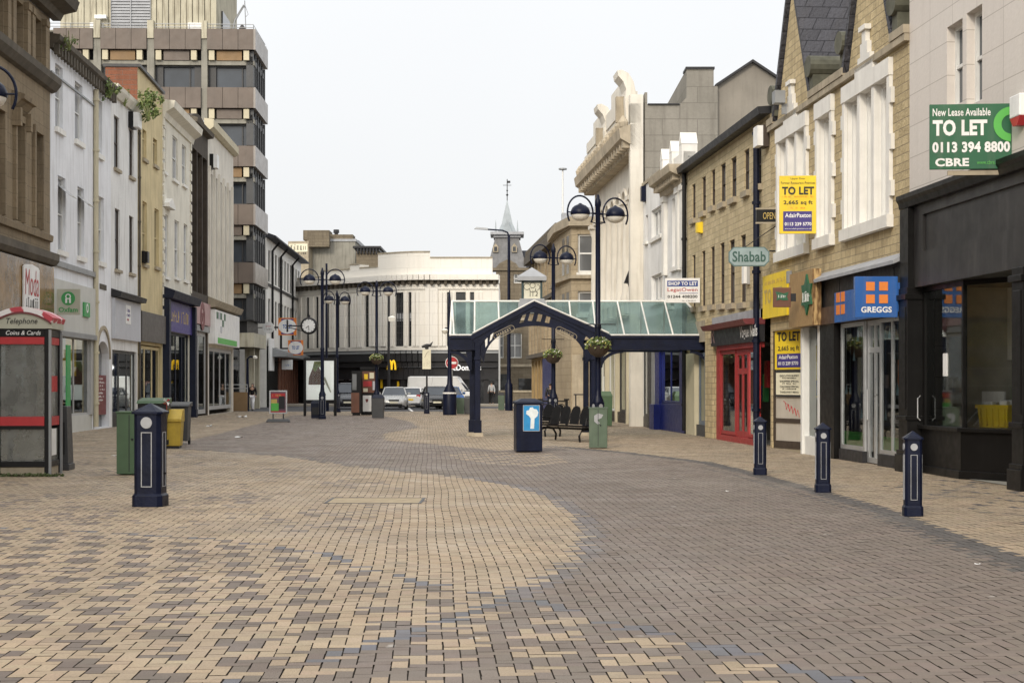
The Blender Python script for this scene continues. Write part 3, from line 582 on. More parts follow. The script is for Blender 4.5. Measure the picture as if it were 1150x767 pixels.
for k, c in enumerate(wins):                                       # piers between the top-floor windows, bracketed hoods below
    for s in (-0.80, 0.80): b.box(c+s-0.17, c+s+0.17, -0.12, -0.003, 11.45, 12.75); b.box(c+s-0.21, c+s+0.21, -0.16, -0.002, 12.75, 12.95)
    b.box(c-0.58, c-0.42, -0.10, -0.003, 6.4, 9.3); b.box(c+0.42, c+0.58, -0.10, -0.003, 6.4, 9.3); b.box(c-0.58, c+0.58, -0.11, -0.003, 9.3, 9.5)
    if k % 3 == 1: b.prismx([(-0.002, 9.55), (-0.26, 9.85), (-0.36, 9.87), (-0.38, 10.0), (-0.002, 10.12)], c-0.72, c+0.72); b.box(c-0.68, c-0.48, -0.25, -0.003, 9.1, 9.62); b.box(c+0.48, c+0.68, -0.25, -0.003, 9.1, 9.62)
b.build('stone_dressings', 'sandstone', p)
b = MB(); b.box(x0, xe-0.02, -0.14, -0.003, 3.65, 5.3); b.build('fascia', 'marble', p)
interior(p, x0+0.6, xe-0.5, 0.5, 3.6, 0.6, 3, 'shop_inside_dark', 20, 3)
shop_window(p, x0+0.6, xe-0.5, 0.5, 3.6, 14, 'frame_dark', 0.1, 0.3)
roof_flat(p, x0, xe, 13.22, 12)
px0, px1 = L.x(17.5), L.x(38); c = (px0+px1)/2; zt = L.z(28, 297); zb = L.z(28, 349)
sg = thing('shop_sign', 'tall white arched shop sign with thin red lettering on the polished brown fascia', 'sign', (*L.world(c, -0.16), zb), L.rz)
b = MB(); wd = (px1-px0)/2*0.86; b.prism([(-wd, 0), (wd, 0), (wd, zt-zb-0.12)]+[(wd*math.cos(t), zt-zb-0.12+0.12*math.sin(t)) for t in (0.6, 1.57, 2.5)]+[(-wd, zt-zb-0.12)], -0.05, 0); b.build('panel', 'white_sign', sg)
text('Moda', 'red', sg, 0, (zt-zb)*0.60, wd*1.75, (zt-zb)*0.56, -0.052, shear=0.1); glyphs(sg, 'ink', 0, 0.24, wd*1.6, 0.3, 7, -0.052)
# --- white painted building
a0, a1 = L.x(56.5), L.x(124.5)
p = building(L, 'white_building', 'white painted three-storey terrace with a corbelled dark parapet and a charity shop below')
H1 = [L.rect(62, 70.5, 74, 145), L.rect(84, 92.6, 94, 159), L.rect(108.5, 114.7, 113, 174), L.rect(65, 73.7, 199, 282), L.rect(87, 94.5, 211, 288.5), L.rect(110.7, 116.7, 221.5, 294.5)]
zt = L.z(80, 78); xp = L.x(105)
xa = (L.x(108.5), L.x(122.5)); arch = (xa[0], xa[1], 0.05, 3.2)
xs = (L.x(68), L.x(104.5)); zs1 = L.z(86, 376); zs0 = L.z(86, 484)
b = MB(); b.facade(a0, a1, 0, 12.25, H1+[arch, (xs[0], xs[1], 0.0, zs1)], 0.28)
b.shell(a0, a1, 0, 12.25, 11); b.build('wall', 'white_paint', p)
for i, q in enumerate(H1):
    w_ = window(p, q, 0.16, 'frame_white', 'pane_pale', 0.05, True, 0, 0.17)
    if i in (3, 4):                                                # top-hung vents standing open
        b = MB(); x_0, x_1, z_0, z_1 = q; zz = z_1-0.25; b.add([(x_0+0.05, 0.1, zz), (x_1-0.05, 0.1, zz), (x_1-0.05, -0.38, zz-0.42), (x_0+0.05, -0.38, zz-0.42), (x_0+0.05, 0.13, zz+0.03), (x_1-0.05, 0.13, zz+0.03), (x_1-0.05, -0.35, zz-0.38), (x_0+0.05, -0.35, zz-0.38)], [(0,1,2,3),(4,7,6,5),(0,4,5,1),(1,5,6,2),(2,6,7,3),(3,7,4,0)]); b.build('open_vent', 'pane_pale', w_)
b = MB()
b.prismx([(0.2, 12.3), (-0.08, 12.3), (-0.10, 12.42), (-0.28, 12.56), (-0.30, 12.72), (0.2, 12.78)], a0+0.02, a1)
k = a0+0.15
while k < a1-0.1: b.box(k, k+0.15, -0.24, -0.082, 12.12, 12.44); k += 0.42
b.build('parapet', 'stone_dark', p)
b = MB(); b.box(a0, xp, -0.10, -0.003, L.z(80, 300)-0.12, L.z(80, 300)+0.05); b.box(a0, xp, -0.06, -0.002, 11.5, 11.56); b.build('string_course', 'grey_metal', p)
roof_flat(p, a0, a1, 12.5, 11, 0.2)
pipe(p, xp, 0.1, 12.1, -0.09, 0.09, 'cream_block')
b = MB(); b.box(a0+0.05, xp-0.12, -0.10, -0.003, zs1+0.02, L.z(86, 320)); b.build('fascia', 'pale_fascia', p)
b = MB(); b.box(a0+0.05, xp-0.12, -0.16, -0.102, zs1-0.12, zs1+0.05); b.build('blind_box', 'grey_metal', p)
interior(p, xs[0], xs[1], 0.1, zs1, 0.3, 3, 'shop_inside', 16, 12); shop_window(p, xs[0]+0.05, xs[1]-0.4, 0.55, zs1-0.05, 2, 'frame_grey', 0.08, 0.1)
b = MB(); b.box(xs[0], xs[1], 0.04, 0.25, 0, 0.55); b.build('stall_riser', 'pale_fascia', p)
b = MB(); b.box(xs[1]-0.4, xs[1], -0.02, 0.2, 0.55, zs1); b.build('shop_post', 'frame_grey', p)
b = MB(); b.box(L.x(77), L.x(97), 0.35, 0.37, L.z(86, 422), L.z(86, 380)); b.build('window_poster', 'yellow_sign', p)
xc = (xa[0]+xa[1])/2; rr = (xa[1]-xa[0])/2
b = MB(); b.prism([(xa[0], 2.55)]+[(xc-rr*math.cos(t*math.pi/10), 2.55+0.64*math.sin(t*math.pi/10)) for t in range(11)]+[(xa[1], 3.21), (xa[0], 3.21)], -0.004, 0.27); b.build('arch_head', 'white_paint', p)
b = MB(); b.ring(xc, -0.005, 2.55, rr, rr+0.14, 0.05, 16, 0, 0, math.pi); b.build('arch_moulding', 'stone_trim', p)
b = MB(); b.quad((xa[0], 0.28, 0), (xa[1], 0.28, 0), (xa[1], 0.28, 3.3), (xa[0], 0.28, 3.3)); b.build('door', 'pane_grey', p)
b = MB(); b.box(xa[0]+0.05, xa[1]-0.05, 0.1, 0.13, 0.5, 1.95); b.build('menu_board', 'maroon', p)
for k in range(7): glyphs(p, 'white_sign', xc, 1.82-0.13*k, (xa[1]-xa[0])*(0.4+0.25*(k%2)), 0.06, 9, 0.098, k)
b = MB()
for k in range(6): b.box(xc-0.6+0.2*k, xc-0.45+0.2*k, -0.02, -0.003, L.z(114, 325), L.z(114, 319))
b.build('vent_grille', 'stone_dark', p)
# green icon box and projecting sign
sg = thing('projecting_sign', 'beige projecting shop sign with a green ribbon emblem over the charity shop', 'sign', (XA(77, 51.4), 51.4, ZA(353.5, 51.4)), R(3))
b = MB(); b.box(-0.37, 0.37, -0.05, 0.05, 0, 0.82); b.build('panel', 'beige_sign', sg)
b = MB(); b.box(-0.72, -0.37, -0.02, 0.02, 0.5, 0.56); b.build('bracket', 'charcoal', sg)
b = MB(); b.disc(0, -0.052, 0.52, 0.22, 0.01); b.build('emblem', 'leaf_green_sign', sg)
b = MB(); b.ring(0, -0.064, 0.58, 0.055, 0.09, 0.01, 16); b.box(-0.09, -0.03, -0.074, -0.064, 0.37, 0.52); b.box(0.03, 0.09, -0.074, -0.064, 0.37, 0.52); b.build('ribbon_mark', 'white_sign', sg)
text('Oxfam', 'leaf_green_sign', sg, 0, 0.16, 0.6, 0.16, -0.052, bold=0.02)
q = L.rect(89.5, 96, 340, 356); b = MB(); b.box(q[0], q[1], -0.16, -0.105, q[2], q[3], 0); b.ring((q[0]+q[1])/2, -0.161, (q[2]+q[3])/2+0.05, 0.1, 0.16, 0.01, 14, 1); b.build('fascia_emblem', ['leaf_green_sign', 'white_sign'], p)
# --- white building with an alarm box
a0, a1 = a1+0.004, L.x(154.5)
p = building(L, 'white_building', 'narrower white painted terrace with alarm box under its eaves and pale grey shop fascia')
H1 = [L.rect(128, 134, 131, 190), L.rect(145, 150, 145, 199), L.rect(129, 134.7, 235, 303), L.rect(145, 150, 243, 307)]
ztop = L.z(140, 112); sx = (L.x(127), L.x(157)-0.9); z1 = L.z(140, 394)
b = MB(); b.facade(a0, a1, 0, ztop, H1+[(a0+0.25, a1-0.2, 0, z1)], 0.22); b.shell(a0, a1, 0, ztop, 11); b.build('wall', 'white_paint_b', p)
for q in H1: window(p, q, 0.13, 'frame_brown', 'pane_pale', 0.05, True, 0, 0.12, 'stone_trim')
b = MB(); b.prismx([(0.15, ztop-0.25), (-0.1, ztop-0.25), (-0.25, ztop), (-0.28, ztop+0.15), (0.15, ztop+0.18)], a0, a1); b.build('eaves', 'cream_paint', p)
roof_flat(p, a0, a1, ztop+0.1, 11, 0.15, 'slate'); alarm_box(p, L.x(146), L.z(146, 136), 0.75, 0.62)
b = MB(); b.box(a0+0.1, a1-0.05, -0.14, -0.003, L.z(140, 382), L.z(140, 338)); b.build('fascia', 'grey_fascia', p)
b = MB(); b.box((a0+a1)/2-0.55, (a0+a1)/2+0.45, -0.15, -0.141, L.z(140, 364), L.z(140, 343)); b.build('sticker', 'white_sign', p)
glyphs(p, 'purple_sign', (a0+a1)/2-0.05, L.z(140, 349), 0.7, 0.12, 6, -0.151); glyphs(p, 'purple_sign', (a0+a1)/2-0.05, L.z(140, 354), 0.7, 0.12, 5, -0.151, 3); glyphs(p, 'red', (a0+a1)/2-0.15, L.z(140, 359), 0.35, 0.1, 3, -0.151)
b = MB(); b.prismx([(-0.002, L.z(140, 337)), (-0.35, L.z(140, 337)), (-0.4, L.z(140, 332)), (-0.002, L.z(140, 328))], a0+0.03, a1-0.02); b.build('shop_cornice', 'charcoal', p)
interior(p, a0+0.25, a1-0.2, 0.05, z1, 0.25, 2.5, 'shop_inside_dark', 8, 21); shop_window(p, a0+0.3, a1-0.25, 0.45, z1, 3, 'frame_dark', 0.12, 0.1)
b = MB(); b.box(a0+0.25, a1-0.2, 0.02, 0.2, 0, 0.45); b.build('stall_riser', 'charcoal', p)
# --- yellow building
a0, a1 = a1+0.004, L.x(182.5)
p = building(L, 'yellow_building', 'yellow painted narrow building standing taller than its neighbours with a brick flank')
H1 = [L.rect(160, 164.5, 132, 179), L.rect(172, 176.5, 134, 186), L.rect(160, 165, 227, 297), L.rect(173.5, 178.5, 235, 300)]
zt0, zt1 = L.z(155, 76), L.z(182, 106)
zf = 12.2; z1 = L.z(170, 388)
b = MB(); b.facade(a0, a1, 0, zf, H1+[(a0+0.3, a1-0.25, 0, z1)], 0.25); b.quad((a0, 0, zf), (a1, 0, zf), (a1, 0, zt1), (a0, 0, zt0)); b.build('wall', 'yellow_paint', p)
dz = 1.3; zr_ = 11.4
b = MB(); b.quad((a0+0.002, 0.002, 0), (a0+0.002, dz, 0), (a0+0.002, dz, zt0), (a0+0.002, 0.002, zt0)); b.quad((a1, 0.002, 0), (a1, dz, 0), (a1, dz, zt1), (a1, 0.002, zt1)); b.quad((a0, dz, 0), (a0, dz, zt0), (a1, dz, zt1), (a1, dz, 0)); b.build('flank_wall', 'red_brick', p)
b = MB(); b.box(a0+0.003, a1-0.003, dz+0.003, 10, 0, zr_); b.build('rear_wing', 'red_brick', p)
b = MB(); b.add([(a0-0.05, -0.12, zt0), (a1, -0.12, zt1), (a1, dz+0.1, zt1), (a0-0.05, dz+0.1, zt0), (a0-0.05, -0.12, zt0+0.12), (a1, -0.12, zt1+0.12), (a1, dz+0.1, zt1+0.12), (a0-0.05, dz+0.1, zt0+0.12)], [(0,3,2,1),(4,5,6,7),(0,1,5,4),(1,2,6,5),(2,3,7,6),(3,0,4,7)]); b.build('roof', 'frame_dark', p)
for q in H1: window(p, q, 0.14, 'yellow_paint', 'pane_brown', 0.06, True, 0, 0.14, 'stone_trim')
b = MB(); b.box(a0+0.15, a1-0.05, -0.16, -0.003, L.z(172, 385), L.z(172, 353)); b.build('fascia', 'brown_fascia', p)
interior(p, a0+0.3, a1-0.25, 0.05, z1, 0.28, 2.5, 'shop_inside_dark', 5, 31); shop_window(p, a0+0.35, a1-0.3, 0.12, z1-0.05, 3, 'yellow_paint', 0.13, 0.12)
alarm_box(p, L.x(160), L.z(160, 289), 0.42, 0.5, 0, ('black', 'black'))
pipe(p, a0+0.12, 0.2, zf, -0.06, 0.05, 'stone_dark')
# --- cream building with three windows
a0, a1 = a1+0.004, L.x(214.5)
p = building(L, 'cream_building', 'cream painted building with three bays, a moulded cornice and a small pediment over one window')
H1 = [L.rect(182.8, 186, 143.6, 193), L.rect(193.6, 199, 154, 202.5), L.rect(204.5, 208.6, 163.6, 208), L.rect(184.5, 188.6, 241, 311), L.rect(196, 200.4, 248, 312), L.rect(206.4, 210, 252, 315)]
H1 = [(max(q[0], a0+0.2), q[1]+0.1, q[2], q[3]) for q in H1]
zt = L.z(200, 140); z1 = L.z(200, 374)
b = MB(); b.facade(a0, a1, 0, zt, H1+[(a0+0.5, a1-0.5, 0, z1)], 0.22); b.shell(a0, a1, 0, zt, 10); b.build('wall', 'cream_paint', p)
for q in H1: window(p, q, 0.12, 'frame_white', 'pane_pale', 0.05, True, 0, 0.13)
b = MB(); b.prismx([(0.15, zt-0.35), (-0.08, zt-0.35), (-0.15, zt-0.1), (-0.5, zt+0.1), (-0.55, zt+0.4), (0.15, zt+0.45)], a0, a1+0.25); b.build('cornice', 'cream_paint', p)
roof_flat(p, a0, a1, zt+0.4, 10, 0.15, 'slate')
for q in H1[3:4]:
    b = MB(); b.prism([(q[0]-0.35, q[3]+0.28), (q[1]+0.35, q[3]+0.28), (q[1]+0.3, q[3]+0.45), ((q[0]+q[1])/2, q[3]+0.72), (q[0]-0.3, q[3]+0.45)], -0.28, -0.003); b.build('pediment', 'trim_white', p)
b = MB()
for x in (a0+0.18, a1-0.18):
    k = 4.6
    while k < zt-0.6: b.box(x-0.16, x+0.16, -0.06, -0.003, k, k+0.34); k += 0.5
b.build('quoins', 'cream_paint', p)
b = MB(); b.prismx([(-0.002, L.z(200, 340)), (-0.45, L.z(200, 340)), (-0.55, L.z(200, 332)), (-0.002, L.z(200, 327))], a0+0.05, a1-0.05); b.build('shop_cornice', 'navy_flat', p)
b = MB(); b.box(a0+0.45, a1-0.45, -0.12, -0.003, z1, L.z(200, 341)); b.build('fascia', 'purple_sign', p)
for s_ in (-1, 1): glyphs(p, 'gold', (a0+a1)/2+s_*(a1-a0)*0.17, L.z(202, 357), (a1-a0)*0.30, 0.55, 5, -0.122, s_)
for x in (a0+0.26, a1-0.26):
    b = MB(); b.box(x-0.22, x+0.22, -0.3, -0.003, 0, L.z(200, 341)); b.box(x-0.26, x+0.26, -0.34, -0.004, 0, 0.4); b.build('pilaster', 'navy_flat', p)
interior(p, a0+0.5, a1-0.5, 0.05, z1, 0.28, 2.5, 'shop_inside_dark', 8, 41, ['yellow_sign', 'purple_sign', 'ink']); shop_window(p, a0+0.5, a1-0.5, 0.5, z1, 4, 'navy_flat', 0.14, 0.1)
b = MB(); b.box(a0+0.5, a1-0.5, 0.0, 0.22, 0, 0.5); b.build('stall_riser', 'navy_flat', p)
# --- dark narrow building
a0, a1 = a1+0.004, L.x(233.5)
p = building(L, 'dark_building', 'narrow soot-dark building with a curved pediment and tall dark glazing')
z0, zt = L.z(224, 338), L.z(224, 166); z1 = L.z(224, 372)
hs = [(a0+0.35+k*(a1-a0-0.5)/3, a0+0.15+(k+1)*(a1-a0-0.5)/3, z0+0.4, zt-0.3) for k in range(3)]
b = MB(); b.facade(a0, a1, 0, zt+1.0, hs+[(a0+0.3, a1-0.3, 0, z1)], 0.4); b.shell(a0, a1, 0, zt+1.0, 10)
b.prism([(a0, zt+1.0), (a1, zt+1.0)]+[(a1-(a1-a0)*t/8, zt+0.9+0.75*math.sin(math.pi*(0.12+0.76*t/8))) for t in range(9)], 0, 0.5)
b.build('wall', M('soot', (0.055, 0.042, 0.030), 0.85, 0.3, 2, 0.4), p)
for q in hs: window(p, q, 0.35, 'frame_brown', 'pane_dark', 0.09, True, 1)
b = MB(); b.prismx([(-0.003, zt+0.85), (-0.3, zt+0.9), (-0.35, zt+1.1), (-0.003, zt+1.2)], a0, a1); b.build('cornice', 'stone_dark', p); roof_flat(p, a0, a1, zt+0.9, 10, 0.5)
b = MB(); b.box(a0+0.05, a1-0.03, -0.14, -0.003, L.z(226, 365), L.z(226, 340)); b.build('fascia', 'pink_fascia', p)
xm = (a0+a1)/2; zm = L.z(226, 356); b = MB(); b.ring(xm, -0.145, zm, 0.42, 0.72, 0.02, 24); b.build('round_emblem', 'maroon', p); b = MB(); b.prism([(xm, zm-0.28), (xm+0.3, zm+0.06), (xm+0.2, zm+0.2), (xm, zm+0.1), (xm-0.2, zm+0.2), (xm-0.3, zm+0.06)], -0.16, -0.145); b.build('heart_mark', 'maroon', p)
b = MB(); b.box(a0+0.05, a1-0.03, -0.1, -0.003, z1, L.z(226, 366)); b.build('blind_box', 'grey_metal', p)
interior(p, a0+0.3, a1-0.3, 0.05, z1, 0.45, 2.5, 'shop_inside', 8, 51); shop_window(p, a0+0.35, a1-0.35, 0.1, z1, 2, 'frame_grey', 0.22, 0.1)
# --- cream fluted building
a0, a1 = a1+0.004, L.x(262)
p = building(L, 'fluted_building', 'pale stone building with narrow fluted pilasters below a plain parapet band')
z0, zt = L.z(248, 345), L.z(248, 160); zh = L.z(248, 205); z1 = L.z(250, 392)
nb = 5; bw = (a1-a0-1.1)/nb; hs = [(a0+0.9+k*bw, a0+0.9+k*bw+bw*0.45, z0+0.3, zh) for k in range(nb)]
b = MB(); b.facade(a0, a1, 0, zt, hs+[(a0+0.4, a1-0.3, 0, z1)], 0.35); b.shell(a0, a1, 0, zt, 10); b.build('wall', 'portland', p)
for q in hs: window(p, q, 0.3, 'frame_grey', 'pane_grey', 0.07, True, 0)
b = MB()
for k in range(nb+1):
    x = a0+0.9+k*bw-bw*0.32
    for s in (-0.12, 0.04): b.box(x+s, x+s+0.1, -0.1, -0.003, z0+0.1, zh+0.3)
b.build('pilaster', 'portland', p)
b = MB(); b.prismx([(0.2, zt-0.05), (-0.12, zt-0.05), (-0.3, zt+0.1), (-0.3, zt+0.5), (0.2, zt+0.55)], a0, a1+0.2); b.build('parapet', 'cream_block', p); roof_flat(p, a0, a1, zt+0.4, 10, 0.2)
b = MB(); b.prismx([(-0.003, z0-0.25), (-0.45, z0-0.2), (-0.6, z0+0.1), (-0.003, z0+0.35)], a0, a1+0.2); b.build('shop_cornice', 'stone_trim', p)
alarm_box(p, L.x(236.5), L.z(236.5, 182), 0.8, 0.75)
b = MB(); b.box(a0+0.2, a1+0.1, -0.35, -0.003, L.z(252, 389), L.z(252, 353)); b.build('fascia', 'white_sign', p)
sq = MB()
for (i, j, m) in ((2, 3, 0), (3, 2, 0), (4, 3, 0), (1, 3, 2), (2, 1, 2), (0, 3, 0)):
    x = a0+0.75+i*0.72; z = L.z(252, 388)+0.22+j*0.36; sq.box(x, x+0.52, -0.37, -0.352, z, z+0.36, 0 if m == 0 else 1)
sq.build('square_marks', ['green_sign', 'grey_fascia'], p)
b = MB(); b.box(a0+1.2, a1-1.2, -0.37, -0.352, L.z(252, 388), L.z(252, 382)); b.build('green_strip', 'lime', p)
interior(p, a0+0.4, a1-0.3, 0.05, z1, 0.4, 2.5, 'shop_inside', 10, 61, ['leaf_green_sign', 'paper', 'lime', 'ink']); shop_window(p, a0+0.45, a1-0.35, 0.25, z1, 4, 'frame_grey', 0.2, 0.1)
# --- bushes rooted in the gutters
def wall_bush(label, px, py, Y, rx, rz_, n, size, seed):
    rnd = random.Random(seed); t = thing('wall_plant', label, 'plant', (XA(px, Y), Y, ZA(py, Y)), 0)
    st = MB()
    for k in range(7):
        a = rnd.uniform(-1, 1); st.tube([(0, 0, -rz_), (a*rx*0.4, rnd.uniform(-.2, .2), -rz_*0.2), (a*rx*0.9, rnd.uniform(-.4, .4), rz_*rnd.uniform(0.2, 0.9))], [0.03, 0.02, 0.008], 5)
    st.build('stem', 'leaf_pale', t)
    b = MB(); cl = [(rnd.gauss(0, rx*0.45), rnd.gauss(0, rx*0.4), rnd.gauss(0, rz_*0.42)) for _ in range(16)]
    def pt():
        c = rnd.choice(cl); return (c[0]+rnd.gauss(0, rx*0.13), c[1]+rnd.gauss(0, rx*0.13), c[2]+rnd.gauss(0, rz_*0.13))
    leaves(b, pt, n, size, rnd, 2); b.build('foliage', ['leaf', 'leaf_pale'], t); return t
wall_bush('leafy bush growing from the gutter in front of the yellow gable', 167, 117, 64.0, 0.55, 0.68, 480, 0.08, 1)
wall_bush('dark green weed clump on the parapet end of the white terrace', 123, 98, 58.3, 0.35, 0.4, 220, 0.07, 2)
wall_bush('dry straggling weed on the white terrace parapet near the tower', 78, 46, 51.5, 0.35, 0.3, 90, 0.05, 3)
wall_bush('thin weed rising from the eaves beside the brick flank', 140, 108, 62.0, 0.25, 0.4, 90, 0.05, 4)
# ------------------------------------------------------------------ office tower behind the left row
T = Fr(XA(285, 102), 102, 0.03)                                    # origin at the front right corner
p = building(T, 'office_tower', 'tall brown panelled office block with dark glazing bands and streaky cream rooftop plant room', 'office block')
def tz(y): return ZA(y, 102)
def tx(px): return T.x(px)
cols = [(104.7, 113), (165, 173), (226, 232.7)]; bays = [(60, 104.7), (113, 165), (173, 226), (232.7, 285)]
D = 6.4; xl = tx(52)
b = MB(); b.box(xl, -0.55, 0.9, D, 4.0, tz(36)); b.box(xl, -1.6, 1.6, D-1.5, 0, 4.0); b.build('core', 'charcoal', p)
b = MB()
for k, (a, c) in enumerate(cols):
    b.box(tx(a), tx(c), 0.05, 0.95, 0, tz(33)-0.25)
b.build('pilaster', 'concrete', p)
b = MB()
for a, c in cols[:]: b.box(tx(a)+0.02, tx(c)-0.02, -0.05, 0.6, tz(44), tz(24))
b.build('pilaster_cap', 'concrete_cream', p)
lev = [33.5+65.4*k for k in range(5)]
for k, y in enumerate(lev):
    z1, z0 = tz(y), tz(y+23)
    for i, (a, c) in enumerate(bays):
        xa_, xb_ = tx(a), tx(c)
        b = MB(); n = 3; ww = (xb_-xa_)/n
        for q in range(n): b.box(xa_+q*ww+0.012, xa_+(q+1)*ww-0.012, -0.12, 0.3, z0, z1)
        b.build('spandrel_panel', 'spandrel', p)
        v1, v0 = z0-0.05, tz(y+34.5)
        b = MB(); b.box(xa_+0.58, xb_-0.78, 0.12, 0.4, v0, v1, 0 if (i+k) % 2 else 1); b.build('vent_panel', ['ochre_panel', 'spandrel'], p)
        b = MB()
        for x in (xa_, xb_-0.75): b.box(x+0.1, x+0.45, -0.02, 0.4, v0, v1)
        b.build('end_block', 'cream_block', p)
        b = MB(); b.box(xa_, xb_, 0.2, 0.85, tz(y+39.5), v0-0.01); b.build('soffit_band', 'concrete', p)
        w1, w0 = tz(y+40), tz(y+65)
        if w0 < 5: w0 = 5
        b = MB(); b.box(xa_+0.05, xa_+0.5, 0.45, 0.8, w0, w1); b.box(xb_-0.5, xb_-0.05, 0.45, 0.8, w0, w1); b.box(xa_+0.5, xb_-0.5, 0.5, 0.75, w0, w0+0.08); b.box(xa_+0.5, xb_-0.5, 0.5, 0.75, w1-0.08, w1)
        b.box(xa_+(xb_-xa_)*0.72, xa_+(xb_-xa_)*0.72+0.07, 0.55, 0.7, w0, w1)
        o = b.build('window', 'frame_dark', p); q = MB(); q.quad((xa_+0.4, 0.66, w0), (xb_-0.4, 0.66, w0), (xb_-0.4, 0.66, w1), (xa_+0.4, 0.66, w1)); q.build('pane', 'pane_blue', o)
    # street side
    b = MB(); n = 4; ww = (D+0.1)/n
    for q in range(n): b.box(-0.3, 0.12, -0.12+q*ww+0.012, -0.12+(q+1)*ww-0.012, z0, z1)
    b.build('spandrel_panel', 'spandrel_sky_sheen', p)
    b = MB(); w1, w0 = tz(y+36), max(5, tz(y+64))
    for q in range(6): yy = 0.2+q*(D-0.5)/5; b.box(-0.5, -0.05, yy, yy+0.2, w0, tz(y+24))
    b.box(-0.5, -0.1, 0.2, D-0.1, w1, w1+0.35); o = b.build('window', 'grey_cabinet', p)
    q = MB(); q.quad((-0.32, 0.2, w0), (-0.32, D-0.1, w0), (-0.32, D-0.1, w1), (-0.32, 0.2, w1)); q.build('pane', 'pane_blue', o)
b = MB(); b.box(xl, 0.0, 0.0, D, 4.0, 4.9); b.box(-3.4, -2.6, 0.4, 1.2, 0, 4.0); b.box(-0.9, -0.3, 2.4, 2.9, 0, 4); b.box(-0.9, -0.3, 5, 5.5, 0, 4); b.build('podium', 'concrete_cream', p)
b = MB(); b.quad((-1.55, 1.7, 0.1), (-1.55, D-1.6, 0.1), (-1.55, D-1.6, 3.9), (-1.55, 1.7, 3.9)); b.build('shop_window', 'pane_dark', p)
b = MB(); b.box(xl, -0.2, 0.1, D-0.1, tz(36)-0.05, tz(35)); b.build('roof', 'concrete', p)
px1 = tx(240); zt = tz(-45)
b = MB(); nrib = 26; xa_ = tx(62); ww = (px1-xa_)/nrib
for k in range(nrib): b.box(xa_+k*ww+0.02, xa_+(k+1)*ww-0.02, 1.2-(0.05 if k % 2 else 0), 1.4, tz(35), zt)
b.box(xa_, px1, 1.4, D+4, tz(35), zt); b.build('plant_room', 'concrete_cream', p)
b = MB(); b.box(px1-0.003, px1+0.1, 3.2, 6.5, tz(30), tz(0)); b.box(px1-0.003, px1+0.1, 7.4, 9.4, tz(30), tz(8)); b.build('side_window', 'pane_dark', p)
b = MB()
for k in range(13): z = tz(32)+k*0.19; b.prismx([(1.04, z), (1.12, z+0.19), (1.14, z+0.19), (1.06, z)], tx(121), tx(165))
b.box(tx(120.5), tx(121), 1.0, 1.16, tz(33), tz(-14)); b.box(tx(165), tx(165.5), 1.0, 1.16, tz(33), tz(-14)); b.box(tx(142.5), tx(143.5), 1.0, 1.16, tz(33), tz(-14))
k = 13
while tz(32)+k*0.19 < tz(-14): z = tz(32)+k*0.19; b.prismx([(1.04, z), (1.12, z+0.19), (1.14, z+0.19), (1.06, z)], tx(121), tx(165)); k += 1
b.build('louvre', 'lead', p)
b = MB(); b.box(tx(98), tx(112), 0.7, 1.1, tz(44)+0.6, tz(24)); b.box(tx(103), tx(116), 0.75, 1.1, tz(19), tz(15)); b.box(tx(209), tx(225), 0.6, 1.1, tz(34), tz(24)); b.build('roof_box', 'white_sign', p)
b = MB()
for z in (tz(27.5), tz(31)): b.tube([(xl, 0.1, z), (-0.05, 0.1, z), (-0.05, D-0.2, z)], 0.025, 5)
x = xl
while x < 0: b.tube([(x, 0.1, tz(35)), (x, 0.1, tz(27.5))], 0.025, 5); x += 1.5
for k in range(4): b.tube([(-0.05, 0.3+k*1.9, tz(35)), (-0.05, 0.3+k*2.2, tz(27.5))], 0.025, 5)
b.build('railing', 'grey_metal', p)
h = thing('roof_hoist', 'small leaning hoist frame on the roof edge of the tall brown office block', 'hoist', (XA(268, 104.5), 104.5, tz(35)+0.02), 0)
b = MB(); b.tube([(-0.45, 0, 0), (-0.25, 0, 1.2), (0.35, 0, 2.2), (0.42, 0, 2.05)], 0.07, 6); b.tube([(0.5, 0, 0), (0.4, 0, 2.5)], 0.03, 5); b.build('mast', 'grey_metal', h)
b = MB(); b.prism([(-0.25, 0.0), (0.75, 0.0), (0.35, 0.85), (0.2, 0.85)], -0.3, 0.3); b.build('canvas_cover', 'charcoal', h)
b = MB(); b.tube([(0.38, 0, 2.3), (0.62, 0, 1.6), (0.42, 0, 1.4)], 0.02, 5); b.build('cable', 'grey_metal', h)
# railing and low wall at its foot
w_ = thing('low_wall', 'short brown panelled wall with a metal rail at the foot of the office block', 'wall', (XA(270, 97), 97, 0), 0)
b = MB(); b.box(-0.45, 0.42, -0.1, 0.1, 0, 1.15); b.build('panel', 'ochre_panel', w_)
b = MB(); b.tube([(-0.45, 0, 1.15), (-0.45, 0, 1.6), (0.42, 0, 1.6), (0.42, 0, 1.15)], 0.03, 6); b.tube([(-0.45, 0, 1.38), (0.42, 0, 1.38)], 0.025, 6); b.build('rail', 'silver', w_)
